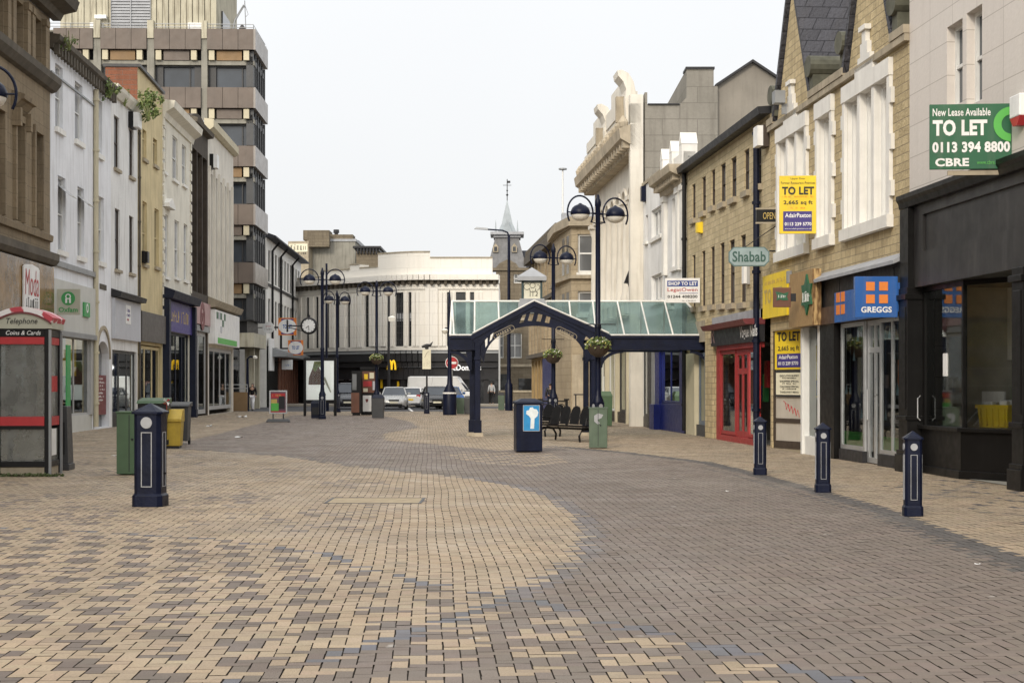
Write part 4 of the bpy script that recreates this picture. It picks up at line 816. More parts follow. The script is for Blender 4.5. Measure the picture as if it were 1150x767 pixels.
# ------------------------------------------------------------------ office row beyond the tower
Q0 = (XA(299, 113.3), 113.3); Q1 = (XA(338, 138), 138)
Q = Fr(*Q0, math.atan2(Q1[1]-Q0[1], Q1[0]-Q0[0])); ln = math.hypot(Q1[0]-Q0[0], Q1[1]-Q0[1])
p = building(Q, 'office_building', 'pale three-storey building with close-set dark vertical windows and a projecting eaves, beyond the office block')
zt = 12.0; zf = Q.z(315, 392)
hs = []
for r, (t_, b_) in enumerate(((Q.z(312, 288), Q.z(312, 322)), (Q.z(312, 340), Q.z(312, 372)))):
    for k in range(11): x = 1.2+k*(ln-1.6)/11; hs.append((x, x+1.3, b_, t_))
b = MB(); b.facade(0, ln, 0, zt, hs+[(0.3, ln-0.3, 0.0, zf-0.3)], 0.25); b.shell(0, ln, 0, zt, 10); b.build('wall', 'trim_white', p)
for q in hs: window(p, q, 0.15, 'frame_dark', 'pane_dark', 0.12, False, 0)
b = MB(); b.box(0, ln, -0.08, -0.003, Q.z(312, 327), Q.z(312, 324)); b.build('string_course', 'charcoal', p)
b = MB(); b.prismx([(-0.7, zt), (-0.7, zt+0.12), (5, zt+2.2), (10, zt+0.1), (10, zt)], -0.05, ln+0.2); b.build('roof', 'slate', p)
b = MB()
for x in (3, 8.5, 17): b.tube([(x, -0.6, zt-0.1), (x, -0.1, zt-0.7), (x, -0.1, zf)], 0.09, 6)
b.build('drainpipe', 'black', p)
b = MB(); b.box(0.2, ln*0.25, -0.12, 0.4, 0, zf); b.build('shopfront', 'black', p)
b = MB(); b.box(ln*0.25+0.01, ln-0.05, -0.1, 0.35, 0, zf-0.6); 
for k in range(9): x = ln*0.26+k*ln*0.08; b.box(x, x+0.25, -0.18, -0.1, 0, zf-0.6)
b.build('timber_shopfront', 'timber_brown', p)
b = MB(); b.prismx([(-1.3, zf-0.7), (-1.3, zf-0.4), (-0.003, zf), (-0.003, zf-0.7)], 2, ln-4); b.build('awning', 'grey_metal', p)
b = MB(); b.box(0.3, 3.2, -0.2, -0.122, 2.6, zf+0.6); b.build('sign_box', 'white_sign', p)
# ------------------------------------------------------------------ white department store closing the street
p = thing('department_store', 'white tiled art deco store closing the street with rounded corner, narrow windows and dark shopfront', 'building', (0, 126, 0), 0)
Fc = Fr(0, 126, 0.0); zc = Fc.z(500, 314); zs = Fc.z(500, 393); zg0 = Fc.z(500, 412)
# plan of the front: left wing, rounded corner, right wing
A = Vector((XA(300, 137.5), 137.5-126)); B = Vector((XA(424, 128.2), 2.2)); cpts = [B]
for k in range(1, 12):
    t = k/12; x = XA(424, 128.2)+(XA(488, 126)-XA(424, 128.2))*t; y = 2.2*(1-t)**1.7-0.35*math.sin(math.pi*t); cpts.append(Vector((x, y)))
Dp = Vector((XA(488, 126), 0)); E = Vector((XA(560, 126), 0))
path = [A]+cpts+[Dp, E]
strips = [(343.5, 347), (354, 357.5), (366.5, 369.3), (378, 381), (389.6, 393), (409.5, 414), (435, 438), (443.5, 453), (458.5, 462), (502, 504.6), (512, 523), (528, 532.5)]
def seg_x(px):
    """point on the front under a photo column: (segment index, parameter)"""
    a = (px-CX)/F
    for i in range(len(path)-1):
        P, Q_ = path[i], path[i+1]; d = Q_-P
        t = (a*(P.y+126)-P.x)/(d.x-a*d.y) if abs(d.x-a*d.y) > 1e-9 else -1
        if -1e-6 <= t < 1: return i, t
    return len(path)-2, 1.0
acc = [0.0]
for i in range(len(path)-1): acc.append(acc[-1]+(path[i+1]-path[i]).length)
def s_of(px): i, t = seg_x(px); return acc[i]+t*(acc[i+1]-acc[i])
def at_s(s, n=0.0):
    for i in range(len(path)-1):
        if s <= acc[i+1]+1e-6 or i == len(path)-2:
            d = (path[i+1]-path[i]).normalized(); q = path[i]+d*(s-acc[i]); return (q.x+d.y*n, q.y-d.x*n)     # n > 0: out towards the street
def band(b, s0, s1, z0, z1, n0, n1, m=0, step=1.2):
    """curved slab following the front between offsets n0 (back) and n1 (face)"""
    S = sorted({s0, s1, *[a for a in acc if s0 < a < s1]})
    for u, v in zip(S[:-1], S[1:]):
        e = 1e-4; P = [at_s(u+e, n0), at_s(v-e, n0), at_s(v-e, n1), at_s(u+e, n1)]; b.prismz(P, z0, z1, m)
sw = [tuple(sorted((s_of(a), s_of(c)))) for a, c in strips]; zw1, zw0 = Fc.z(500, 328), Fc.z(500, 393)+0.3
S_end = acc[-1]
b = MB()
def skin(b, z0, z1, s0, s1, holes):
    xs = sorted({s0, s1, *[a for a in acc if s0 < a < s1], *[q for h in holes for q in h]})
    for u, v in zip(xs[:-1], xs[1:]):
        m_ = (u+v)/2
        if any(h[0] < m_ < h[1] for h in holes): continue
        e = 1e-4; P, Q_ = at_s(u+e), at_s(v-e); b.quad((*P, z0), (*Q_, z0), (*Q_, z1), (*P, z1))
skin(b, zs, zw0, 0, S_end, []); skin(b, zw0, zw1, 0, S_end, sw); skin(b, zw1, zc+0.4, 0, S_end, [])
for h in sw:
    for q, r_ in ((h[0], 1), (h[1], -1)): P, Q_ = at_s(q), at_s(q, -0.3); b.quad((*P, zw0), (*Q_, zw0), (*Q_, zw1), (*P, zw1))
E2 = at_s(S_end); b.quad((*E2, 0), (E2[0], 18, 0), (E2[0], 18, zc), (*E2, zc)); b.quad((A.x, A.y, 0), (A.x, 30, 0), (A.x, 30, zc), (A.x, A.y, zc))
b.build('wall', 'faience', p)
b = MB()
tops = [(0, s_of(361), 298.5+7), (s_of(361), s_of(393), 298.5), (s_of(393), s_of(404), 293.5), (s_of(404), s_of(424.5), 298), (s_of(424.5), s_of(483), 283.5), (s_of(483), s_of(553), 290)]
for u, v, y in tops: band(b, u, v, zc+0.4, Fc.z(500, y)-(0.0), -1.0, 0.0)
b.build('parapet', 'faience', p)
b = MB()
for u, v, y in tops: band(b, u, v, Fc.z(500, y)+0.002, Fc.z(500, y)+0.1, -1.0, 0.06)
b.build('coping', 'stone_trim', p)
b = MB(); band(b, 0, S_end, zc-0.05, zc+0.38, 0.003, 0.5); s = 0.2
band(b, 0, S_end, zc-0.75, zc-0.68, 0.003, 0.1)
b.build('cornice', 'faience', p)
b = MB(); s = 0.2
while s < S_end: band(b, s, s+0.22, zc-0.42, zc-0.06, 0.003, 0.32); s += 0.55
band(b, 0, S_end, zc-0.35, zc-0.055, 0.002, 0.06)
b.build('dentils', 'stone_dark', p)
b = MB()
for k, px in enumerate((338, 349, 351.5, 360, 362.5, 372, 375, 384, 386.5, 397, 400, 403.5, 406, 417, 420, 429, 432, 440.6, 455.8, 465, 469, 480, 483, 495, 499, 506, 509, 525.5, 536, 540)):
    s = s_of(px); band(b, s-0.12, s+0.12, zw0, zw1, 0.003, 0.10)
s = s_of(486); band(b, s-0.6, s+0.4, zw0, zw1+0.3, 0.003, 0.14)
b.build('reeding', 'faience', p)
for i, h in enumerate(sw):
    b = MB(); n = 3 if h[1]-h[0] > 0.5 else 1
    P, Q_ = Vector(at_s(h[0]+0.001, -0.2)), Vector(at_s(h[1]-0.001, -0.2)); d = Q_-P; zs_ = [zw0+(zw1-zw0)*k/8 for k in range(9)]
    nn = Vector((d.y, -d.x)).normalized()*0.05
    for z in zs_: b.prismz([P, Q_, Q_+nn, P+nn], z-0.04, z+0.04)
    for k in range(n+1): c = P+d*(k/n); e = d.normalized()*0.04; b.prismz([c-e, c+e, c+e+nn*0.9, c-e+nn*0.9], zw0, zw1)
    o = b.build('window', 'frame_dark', p); q = MB(); q.quad((*P, zw0), (*Q_, zw0), (*Q_, zw1), (*P, zw1)); q.build('pane', 'pane_dark', o)
    if i in (6, 7, 8):
        q = MB(); q.prismz([P, Q_, Q_+nn*0.6, P+nn*0.6], zw0+2.0, zw0+2.7); q.build('spandrel_panel', 'lead', o)
b = MB(); b.add([(q.x, q.y+0.3, zc) for q in path]+[(E.x, 18, zc), (A.x, 30, zc)], [tuple(range(len(path)+2))]); b.build('roof', 'lead', p)
b = MB(); band(b, s_of(333), S_end, zs-0.9, zs-0.02, -0.4, 0.7); band(b, s_of(333), S_end, zs-1.35, zs-0.91, -0.4, 0.5); b.build('canopy', 'charcoal', p)
b = MB(); band(b, s_of(333), S_end, zs-0.28, zs-0.1, 0.71, 0.78); b.build('canopy_trim', 'grey_metal', p)
b = MB(); band(b, 0, S_end, zs-2.3, zs-1.36, -0.3, 0.25); b.build('fascia', 'charcoal', p)
b = MB()
s = 0
while s < S_end-0.2: band(b, s, s+0.4, 0, zs-2.31, -0.3, 0.1); s += 3.3
b.build('pier', 'charcoal', p)
b = MB(); skin2 = [at_s(a+1e-4, -0.2) for a in acc]
for P, Q_ in zip(skin2[:-1], skin2[1:]): b.quad((*P, 0), (*Q_, 0), (*Q_, zs-2.3), (*P, zs-2.3))
b.build('shop_glazing', 'pane_dark', p)
for a, c, y0, y1, m in ((445, 454.5, 418.5, 426, 'grey_fascia'), (463, 477, 418.5, 426.5, 'grey_fascia'), (465, 473, 428, 432.5, 'pink_fascia'), (379, 396, 420, 427, 'grey_fascia'), (445, 447, 428, 434, 'arches_yellow'), (426, 428, 425, 436, 'arches_yellow')):
    b = MB(); band(b, s_of(a), s_of(c), Fc.z(500, y1), Fc.z(500, y0), -0.17, -0.1); b.build('window_blind' if 'fascia' in m else 'yellow_pillar', m, p)
m_ = MB(); zb, zt_ = Fc.z(447, 415.2), Fc.z(447, 405)
P = Vector(at_s(s_of(447.3), 0.85)); wd = XA(451.5, 126)-XA(443.2, 126)
for s in (-1, 1): m_.tube([(P.x+s*wd*0.25+wd*0.25*math.cos(a), P.y, zb+(zt_-zb)*math.sin(a)) for a in [math.pi*k/12 for k in range(13)]], 0.075, 6)
m_.build('arches_emblem', 'lit_yellow', p)
f = thing('shop_sign', 'white lettered shop name on the dark store fascia behind the no entry sign', 'sign', (XA(521.5, 125.1), 125.1, ZA(416.3, 125.1)), 0)
text("McDonald's", 'lit_white', f, 0, 0.26, 2.6, 0.48, 0.0, 0.03, 0.02)
f = thing('shop_sign', 'small white shop name on the dark store fascia above the parked black car', 'sign', (XA(387, 131.6), 131.6, ZA(415.5, 131.6)), R(8)); glyphs(f, 'white_sign', 0, 0.15, 1.1, 0.35, 6, 0)
# ------------------------------------------------------------------ buildings further back
def simple_block(name, label, px0, px1, y_top, Y, depth, mat, roofmat='lead', windows=(), extra=None):
    x0_, x1_ = XA(px0, Y), XA(px1, Y); t = thing(name, label, 'building', ((x0_+x1_)/2, Y, 0), 0); hw = (x1_-x0_)/2; zt = ZA(y_top, Y)
    b = MB(); hs = [(XA(a, Y)-(x0_+x1_)/2, XA(c, Y)-(x0_+x1_)/2, ZA(d, Y), ZA(e, Y)) for a, e, c, d in windows]
    b.facade(-hw, hw, 0, zt, hs, 0.3); b.shell(-hw, hw, 0, zt, depth); b.build('wall', mat, t)
    for q in hs: window(t, q, 0.2, 'frame_white', 'pane_dark', 0.1, True, 1)
    b = MB(); b.box(-hw-0.1, hw+0.1, -0.1, depth, zt-0.25, zt); b.build('roof', roofmat, t); return t, hw, zt
t, hw, zt = simple_block('warehouse', 'grey rendered block with a pale lettered panel rising behind the white store', 346, 399, 268.5, 165, 20, 'concrete')
b = MB(); b.box(-hw+0.02, -hw+2.3, -1.2, -0.01, zt-0.9, zt+0.6); b.box(hw-5.5, hw-2.8, 1, 4, zt, zt+1.0); b.box(hw-2.7, hw-0.3, 0.4, 3, zt, zt+0.5); b.build('rooftop_box', 'brown_stone', t)
wl = thing('lettered_wall', 'pale flank wall with dark block letters near its top behind the white store', 'wall', (XA(335, 164), 164, 0), R(-12))
b = MB(); b.box(-1.1, 1.1, 0, 6, 0, ZA(271, 164)); b.build('wall', 'stone_trim', wl)
b = MB(); b.box(-1.0, 1.0, -0.05, -0.003, ZA(283, 164), ZA(274, 164)); b.build('name_panel', 'cream_sign', wl)
glyphs(wl, 'ink', 0, ZA(278, 164), 1.7, 0.55, 5, -0.055, 4); glyphs(wl, 'ink', 0.1, ZA(284.5, 164), 1.5, 0.22, 7, -0.055, 9)
t, hw, zt = simple_block('brick_warehouse', 'sooty stone block with a flat capped roof behind the white store parapet', 372, 402, 270, 168, 14, 'brown_stone')
b = MB(); b.lathe(-1.2, 3, [(0.25, zt), (0.2, zt+1.0), (0.32, zt+1.05), (0.3, zt+1.4)], 8); b.build('chimney_pot', 'charcoal', t)
t, hw, zt = simple_block('rooftop_house', 'small dark stone rooftop house with a bracketed flat roof above the white store', 400, 424.5, 279, 158, 8, 'brown_stone', 'charcoal')
b = MB(); b.box(-hw-0.3, hw+0.3, -0.4, 8.3, zt, zt+0.2)
for k in range(7): x = -hw+0.1+k*(2*hw-0.3)/6; b.box(x, x+0.14, -0.3, -0.003, zt-0.55, zt-0.01)
b.build('bracket', 'charcoal', t)
# tower with a lead spire
Ys = 150.0
p = thing('spire_tower', 'steep slate mansard tower topped by a slim pale grey spire and weather vane', 'tower', (XA(568, Ys), Ys, 0), 0)
u = 1/F*Ys
def sz(y): return ZA(y, Ys)
b = MB(); hs = [(-1.35, -0.55, sz(318), sz(308)), (0.75, 1.5, sz(318), sz(308)), (0.2, 1.5, sz(402), sz(374)), (-1.2, -0.2, sz(402), sz(374))]
b.facade(XA(557, Ys)-XA(568, Ys), XA(606, Ys)-XA(568, Ys), 0, sz(302), [(q[0], q[1], q[2], q[3]) for q in hs], 0.3); b.shell(XA(557, Ys)-XA(568, Ys), XA(606, Ys)-XA(568, Ys), 0, sz(302), 9, yf=0)
b.build('wall', 'brown_stone', p)
for q in hs: window(p, q, 0.22, 'frame_white', 'pane_grey', 0.08, True, 1)
b = MB(); b.frus(-1.75, 1.95, 0.05, 4.4, sz(302), sz(266), 0.75, 0, 0.75); b.build('mansard_roof', M('grey_slate', (0.16, 0.16, 0.165), 0.7, 0.2, 3, 0.3), p)
b = MB()
for x in (-0.95, 0.8):
    b.prism([(x-0.25, sz(283)), (x+0.25, sz(283)), (x+0.25, sz(277)), (x, sz(273)), (x-0.25, sz(277))], 0.25, 1.2); b.box(x-0.14, x+0.14, 0.235, 0.249, sz(282), sz(277), 1)
b.build('dormer', ['stone_trim', 'pane_dark'], p)
b = MB(); b.box(-1.15, 1.4, 0.6, 3.8, sz(266), sz(263)); b.box(-1.45, 1.7, 0.3, 4.1, sz(263), sz(260)); b.build('platform', 'lead', p)
b = MB(); b.frus(-0.75, 1.0, 0.9, 3.5, sz(260), sz(251), 0.30, 0, 0.45); b.frus(-0.42, 0.67, 1.5, 2.9, sz(251), sz(222), 0.52, 0, 0.68)
for x in (-0.95, 1.1): 
    for yy in (0.9, 3.4): b.frus(x-0.1, x+0.1, yy-0.1, yy+0.1, sz(260), sz(246), 0.09)
b.prism([(-0.35, sz(260)), (0.6, sz(260)), (0.12, sz(245))], 0.6, 1.3)
b.build('spire', M('lead_pale', (0.30, 0.335, 0.36), 0.5, 0.12, 2), p)
b = MB(); x = 0.125; b.tube([(x, 2.2, sz(225)), (x, 2.2, sz(198))], 0.04, 6); b.lathe(x, 2.2, [(0.03, sz(217.5)), (0.13, sz(216)), (0.03, sz(214.5))], 8); b.lathe(x, 2.2, [(0.03, sz(212)), (0.1, sz(211)), (0.03, sz(210))], 8)
b.tube([(x-0.4, 2.2, sz(205)), (x+0.4, 2.2, sz(205))], 0.025, 5); b.box(x-0.02, x+0.3, 2.18, 2.22, sz(202.5), sz(200)); b.build('weather_vane', 'charcoal', p)
b = MB(); b.prism([(-1.0, sz(302)), (1.3, sz(302)), (0.95, sz(296)), (0.2, sz(291)), (-0.6, sz(296))], -0.12, 0.02); b.box(-1.9, 3.2, -0.2, -0.003, sz(304), sz(301)); b.build('gable', 'brown_stone', p)
b = MB(); xa_ = XA(583, Ys+2)-XA(568, Ys); xb_ = XA(612, Ys+2)-XA(568, Ys); b.prismx([(2.0, sz(300)), (4.0, sz(277.5)), (7, sz(277.5)), (9, sz(300))], xa_, xb_); b.build('side_roof', 'slate', p)
b = MB(); b.tube([(2.9, 5, sz(277)), (2.9, 5, sz(271))], 0.05, 5); b.box(2.75, 3.05, 4.98, 5.02, sz(272), sz(271)); b.build('finial', 'charcoal', p)
for a, c in ((569, 579), (581, 592)):
    pass
b = MB(); b.box(XA(557, Ys)-XA(568, Ys), XA(606, Ys)-XA(568, Ys), -0.12, -0.003, sz(412), sz(409)); b.box(XA(557, Ys)-XA(568, Ys), XA(606, Ys)-XA(568, Ys), -0.15, -0.003, sz(360), sz(357)); b.build('string_course', 'stone_trim', p)
b = MB(); b.box(-1.1, 0.2, -0.05, -0.003, 0, sz(420)); b.box(1.2, 2.4, -0.05, -0.003, 0.5, sz(425)); b.build('doorway', 'pane_dark', p)
wl = thing('low_wall', 'low dark stone wall across the far end of the street behind the distant pedestrian', 'wall', (XA(575, 128), 128, 0), 0)
b = MB(); b.box(-2.6, 3.4, -0.2, 0.2, 0, 1.0); b.build('wall', 'brown_stone', wl); b = MB(); b.box(-2.65, 3.45, -0.26, 0.26, 1.0, 1.15); b.build('coping', 'stone_trim', wl)
fp = thing('flagpole', 'tall bare white flagpole with a flat disc finial above the right-hand rooftops', 'flagpole', (XA(632, 100), 100, ZA(292, 100)-0.6), 0)
b = MB(); b.tube([(0, 0, 0), (0, 0, 6.2)], [0.075, 0.05], 8); b.build('pole', 'frame_white', fp); b = MB(); b.lathe(0, 0, [(0.05, 6.2), (0.26, 6.22), (0.26, 6.3), (0.05, 6.34)], 12); b.build('finial', 'grey_metal', fp)
# ------------------------------------------------------------------ right-hand row
SR = -0.075
Rr = Fr(9.63+SR*30.97, 30.97, math.atan2(-1, -SR))
def board(name, label, px0, px1, py0, py1, Y, panel, cat='sign', th=0.06, rz=0.0, group=None):
    """sign standing out from the wall and facing down the street; local x centred, z up from its bottom edge"""
    x0, x1 = XA(px0, Y), XA(px1, Y); z0, z1 = ZA(py1, Y), ZA(py0, Y)
    t = thing(name, label, cat, ((x0+x1)/2, Y, z0), rz, group); wd, h = x1-x0, z1-z0
    b = MB(); b.box(-wd/2, wd/2, 0, th, 0, h); b.build('panel', panel, t, bevel=0.006); return t, wd, h
# --- pale tiled building with the black shopfront
x0 = Rr.x(1021.5); x1 = x0+26
p = building(Rr, 'tiled_building', 'pale stone-tiled building at the right edge over an empty black shopfront')
zt = 14.0; zc = Rr.z(1085, 205)
H = [Rr.rect(1063.5, 1081, 26, 119), Rr.rect(1085.5, 1103, 10, 116)]
xs = (Rr.x(1041), Rr.x(1128.5)); zs1 = Rr.z(1085, 313)
H += [(a+4.2*k, c+4.2*k, d, e) for k in (1, 2, 3) for a, c, d, e in H[:2]]
zp = Rr.z(1085, 235)
xv = (xs[0]-0.1, xs[1])
b = MB(); b.facade(x0, x1, zc-0.1, zt, H, 0.3); b.quad((x0, 0, 0), (x0, 0, zt), (x0, 14, zt), (x0, 14, 0)); b.quad((x1, 0, 0), (x1, 14, 0), (x1, 14, zt), (x1, 0, zt)); b.quad((x0, 14, 0), (x0, 14, zt), (x1, 14, zt), (x1, 14, 0)); b.build('wall', 'tile_clad', p)
for q in H: window(p, q, 0.20, 'frame_white', 'pane_blue', 0.07, True, 0, None)
roof_flat(p, x0, x1, zt+0.02, 14, -0.2)
b = MB(); b.prismx([(-0.003, zc-0.16), (-0.18, zc-0.14), (-0.20, zc-0.04), (-0.24, zc+0.02), (-0.24, zc+0.10), (-0.003, zc+0.16)], x0-0.06, x1); b.build('shop_cornice', 'black_shop', p)
b = MB(); b.facade(x0, x1, zs1, zc-0.12, [(xs[0]+0.0, x1-0.5, zs1+0.62, zp+0.12)], 0.06, -0.08); b.quad((xs[0]-0.05, -0.03, zs1+0.6), (x1, -0.03, zs1+0.6), (x1, -0.03, zp+0.15), (xs[0]-0.05, -0.03, zp+0.15)); b.box(x0, x1, -0.075, 1.9, zs1-0.003, zs1+0.05)
b.build('fascia', M('black_board', (0.02, 0.019, 0.0195), 0.42, 0.4, 0.8, 0.5, dirt=(0.075, 0.073, 0.072)), p)
def pilaster(x, w_, nm='pilaster', y0=-0.22):
    b = MB(); b.box(x-w_/2, x+w_/2, y0, 0.3, 0.0, zs1+0.0); b.box(x-w_/2-0.05, x+w_/2+0.05, y0-0.06, 0.3, 0, 0.32); b.box(x-w_/2-0.03, x+w_/2+0.03, y0-0.035, 0.3, 0.32, 0.40); b.box(x-w_/2-0.035, x+w_/2+0.035, y0-0.04, 0.3, 0.95, 1.03); b.box(x-w_/2-0.04, x+w_/2+0.04, y0-0.05, 0.3, zs1-0.22, zs1-0.12)
    b.box(x-w_/2+0.08, x+w_/2-0.08, y0-0.014, y0, 1.15, zs1-0.35)
    return b.build(nm, 'black_shop', p, bevel=0.008)
xpl = x0+0.28; pilaster(xpl, 0.5); b = MB(); b.box(x0+0.04, x0+0.52, -0.2, 0.0, zs1, zc-0.16); b.build('pilaster_block', 'black_shop', p)
xpr = Rr.x(1139.5, -0.2); pilaster(xpr, 0.44, y0=-0.16)
for k in (1, 2): pilaster(xpr+5.5*k, 0.44, y0=-0.16)
for k in (0, 1):
    a_, c_ = xpr+5.5*k+(1.6 if k == 0 else 0.24), xpr+5.5*(k+1)-0.24
    shop_window(p, a_, c_, 0.8, zs1-0.02, 2, 'black_shop', 0.08, 0.1); b = MB(); b.box(a_, c_, 0.02, 0.3, 0, 0.8); b.build('stall_riser', 'black_shop', p)
# stall riser follows the window: parallel to the street, then turning in to the lobby
xk = Rr.x(1079.5, 0.05); xe = xpr-0.3; ye = 1.3; zst = 0.80
b = MB(); poly = [(x0+0.55, 0.04), (xk, 0.04), (xe-0.05, ye), (xe-0.05, ye+0.25), (xk, 0.5), (x0+0.55, 0.5)]
b.prismz(poly, 0, zst); poly2 = [(x0+0.54, 0.0), (xk+0.02, 0.0), (xe+0.01, ye), (xe, ye+0.28), (xk, 0.52), (x0+0.54, 0.52)]; b.prismz(poly2, 0, 0.14); b.prismz([(a, c-0.03) for a, c in poly2[:3]]+[(a, c) for a, c in poly2[3:]], zst, zst+0.07)
b.build('stall_riser', 'black_shop', p, bevel=0.008)
zg = zst+0.07
b = MB()
for P in ((x0+0.6, 0.1), (xk, 0.1), (xe-0.03, ye+0.06)): b.box(P[0]-0.035, P[0]+0.035, P[1]-0.03, P[1]+0.04, zg, zs1)
b.box(x0+0.6, xk, 0.07, 0.14, zs1-0.09, zs1-0.005); d = Vector((xe-xk, ye-0.05)).normalized(); nn = Vector((-d.y, d.x))*0.03
P, Q_ = Vector((xk, 0.1)), Vector((xe-0.03, ye+0.06)); b.prismz([P-nn, Q_-nn, Q_+nn, P+nn], zs1-0.09, zs1-0.006); b.build('window_frame', 'black_shop', p)
b = MB(); b.quad((x0+0.62, 0.11, zg), (xk-0.02, 0.11, zg), (xk-0.02, 0.11, zs1-0.05), (x0+0.62, 0.11, zs1-0.05)); b.quad((xk+0.02, 0.12, zg), (Q_.x, Q_.y, zg), (Q_.x, Q_.y, zs1-0.05), (xk+0.02, 0.12, zs1-0.05)); b.build('shop_window', 'glass', p)
b = MB(); b.quad((x0+0.55, 5, 0), (x1-0.5, 5, 0), (x1-0.5, 5, zs1), (x0+0.55, 5, zs1)); b.quad((x0+0.55, 0.5, 0), (x0+0.55, 5, 0), (x0+0.55, 5, zs1), (x0+0.55, 0.5, zs1)); b.quad((x1-0.5, -0.02, 0), (x1-0.5, 5, 0), (x1-0.5, 5, zs1), (x1-0.5, -0.02, zs1)); b.build('interior', M('bare_room', (0.58, 0.55, 0.48), 0.85, 0.2, 1.5), p)
b = MB(); b.quad((x0+0.55, 0.1, 0.012), (x1, 0.1, 0.012), (x1, 5, 0.012), (x0+0.55, 5, 0.012)); b.build('lobby_floor', 'concrete', p)
b = MB(); b.box(x0+0.62, xk+1.6, 1.62, 1.70, 2.05, zs1-0.01); b.build('bulkhead', M('room_board', (0.74, 0.72, 0.66), 0.8, 0.08, 1), p)
b = MB(); b.prismz([(x0+0.6, 0.5), (xk, 0.5), (xe-0.1, ye+0.28), (xe-0.1, 1.9), (x0+0.6, 1.9)], 0.55, zg-0.01); b.build('window_bed', M('bed_board', (0.34, 0.33, 0.31), 0.8, 0.15, 2), p)
b = MB(); b.box(x0+1.6, x0+2.4, 4.2, 4.4, 0.02, 2.0); b.box(x0+2.9, x0+3.0, 3.2, 3.3, 0.02, 2.1); b.build('back_door', 'timber_brown', p)
tb = thing('folding_table', 'pale folded work table standing in the empty black shop window', 'table', (*Rr.world(x0+1.0, 1.15), zg-0.008), Rr.rz)
b = MB(); b.box(-0.6, 0.6, 0.02, 0.06, 0.12, 0.62); b.build('top', 'white_sign', tb)
b = MB()
for s in (-0.45, 0, 0.45): b.tube([(s, -0.3, 0.0), (s+0.12, 0.04, 0.42)], 0.014, 6); b.tube([(s+0.05, -0.32, 0.0), (s+0.22, -0.05, 0.34)], 0.014, 6)
b.build('folded_legs', 'silver', tb)
cr = thing('crate', 'yellow plastic crate of packets behind the empty black shop window', 'crate', (*Rr.world(x0+2.05, 0.95), zg-0.008), Rr.rz+0.5)
b = MB(); 
b.frus(-0.30, 0.30, -0.2, 0.2, 0, 0.36, -0.03, 0); b.box(-0.36, 0.36, -0.25, 0.25, 0.33, 0.39)
for k in range(5): b.box(-0.28+k*0.13, -0.25+k*0.13, -0.235, -0.2, 0.03, 0.33)
b.build('body', 'yellow_sign', cr)
b = MB(); rnd = random.Random(4)
for k in range(9): x, y = rnd.uniform(-.24, .24), rnd.uniform(-.14, .14); b.box(x-0.07, x+0.07, y-0.05, y+0.05, 0.36, 0.36+rnd.uniform(0.06, 0.12), k % 2)
b.build('packets', ['paper', 'grey_fascia'], cr)
b = MB(); b.box(x0+1.55, x0+1.75, 0.09, 0.105, 1.75, 2.15); b.build('notice', 'paper', p)
b = MB(); b.tube([(xpl+0.33, 0.0, 0.95), (xpl+0.33, -0.05, 1.0), (xpl+0.33, -0.05, 1.35), (xpl+0.33, 0, 1.4)], 0.012, 6); b.build('door_handle', 'silver', p)
# estate agent board, green
Yb = 24.95
t, wd, h = board('letting_board', 'green letting board with white lettering on the pale tiled building', 1045, 1136, 117, 190, Yb, 'green_sign', 'letting board', 0.05, R(-5))
b = MB(); b.ring(wd/2-0.02, -0.003, h*0.68, 0.15, 0.27, 0.012, 28, 0, R(92), R(268)); b.build('ring_emblem', 'lime', t)
text('New Lease Available', 'white_sign', t, -wd*0.115, h*0.875, wd*0.70, 0.12, -0.004, 0.004, 0.015)
text('TO LET', 'white_sign', t, -wd*0.135, h*0.635, wd*0.66, 0.25, -0.004, 0.004, 0.045)
text('0113 394 8800', 'white_sign', t, 0.0, h*0.335, wd*0.94, 0.17, -0.004, 0.004, 0.045)
text('CBRE', 'white_sign', t, -0.29, h*0.105, wd*0.41, 0.13, -0.004, 0.004, 0.04)
text('www.cbre.co.uk', 'lime', t, wd*0.24, h*0.10, wd*0.34, 0.06, -0.004, 0.004)
b = MB(); b.box(-0.35, 0.9, 0.03, 0.08, -0.09, -0.02); b.box(0.55, 1.2, 0.052, 0.10, 0.3, 0.38); b.build('bracket', 'stone_trim', t)
al = thing('alarm_bell_box', 'white and red alarm bell box on the tiled wall beside the green letting board', 'alarm', (*Rr.world(Rr.x(1149), 0), Rr.z(1149, 138)), Rr.rz)
b = MB(); b.box(-0.2, 0.2, -0.14, 0, 0.08, 0.42); b.build('case', 'white_sign', al, bevel=0.02); b = MB(); b.prism([(-0.2, 0.08), (0.2, 0.08), (0.08, -0.05), (-0.08, -0.05)], -0.13, 0); b.build('red_base', 'red', al)
# --- gabled yellow stone building
x1 = Rr.x(1021.5)-0.004; x0 = Rr.x(865.5)
p = building(Rr, 'gabled_building', 'yellow stone building with two steep gables, white stepped window surrounds and bakery below')
ze = 8.16
trl = (Rr.x(876.5), Rr.x(906.5), Rr.z(891, 279), Rr.z(891, 152)); sgl = (Rr.x(921), Rr.x(935), Rr.z(928, 266), Rr.z(928, 130)); trr = (Rr.x(952), Rr.x(1000), Rr.z(976, 250), Rr.z(976, 101))
zlo = 3.95
b = MB(); b.facade(x0, x1, zlo, ze, [trl, sgl, trr], 0.17, mr=1); b.shell(x0, x1, zlo, ze, 11)
def gable(px0, px1, pxp, pyp):
    a, c, m_ = Rr.x(px0), Rr.x(px1), Rr.x(pxp); return a, c, (a+c)/2, Rr.z(pxp, pyp)
g1 = gable(873, 911, 891.5, -6); g2 = gable(953, 1003, 977, -55)
zp_ = ze+3.2; g1 = (g1[0], g1[1], g1[2], zp_); g2 = (g2[0], g2[1], g2[2], zp_+0.15)
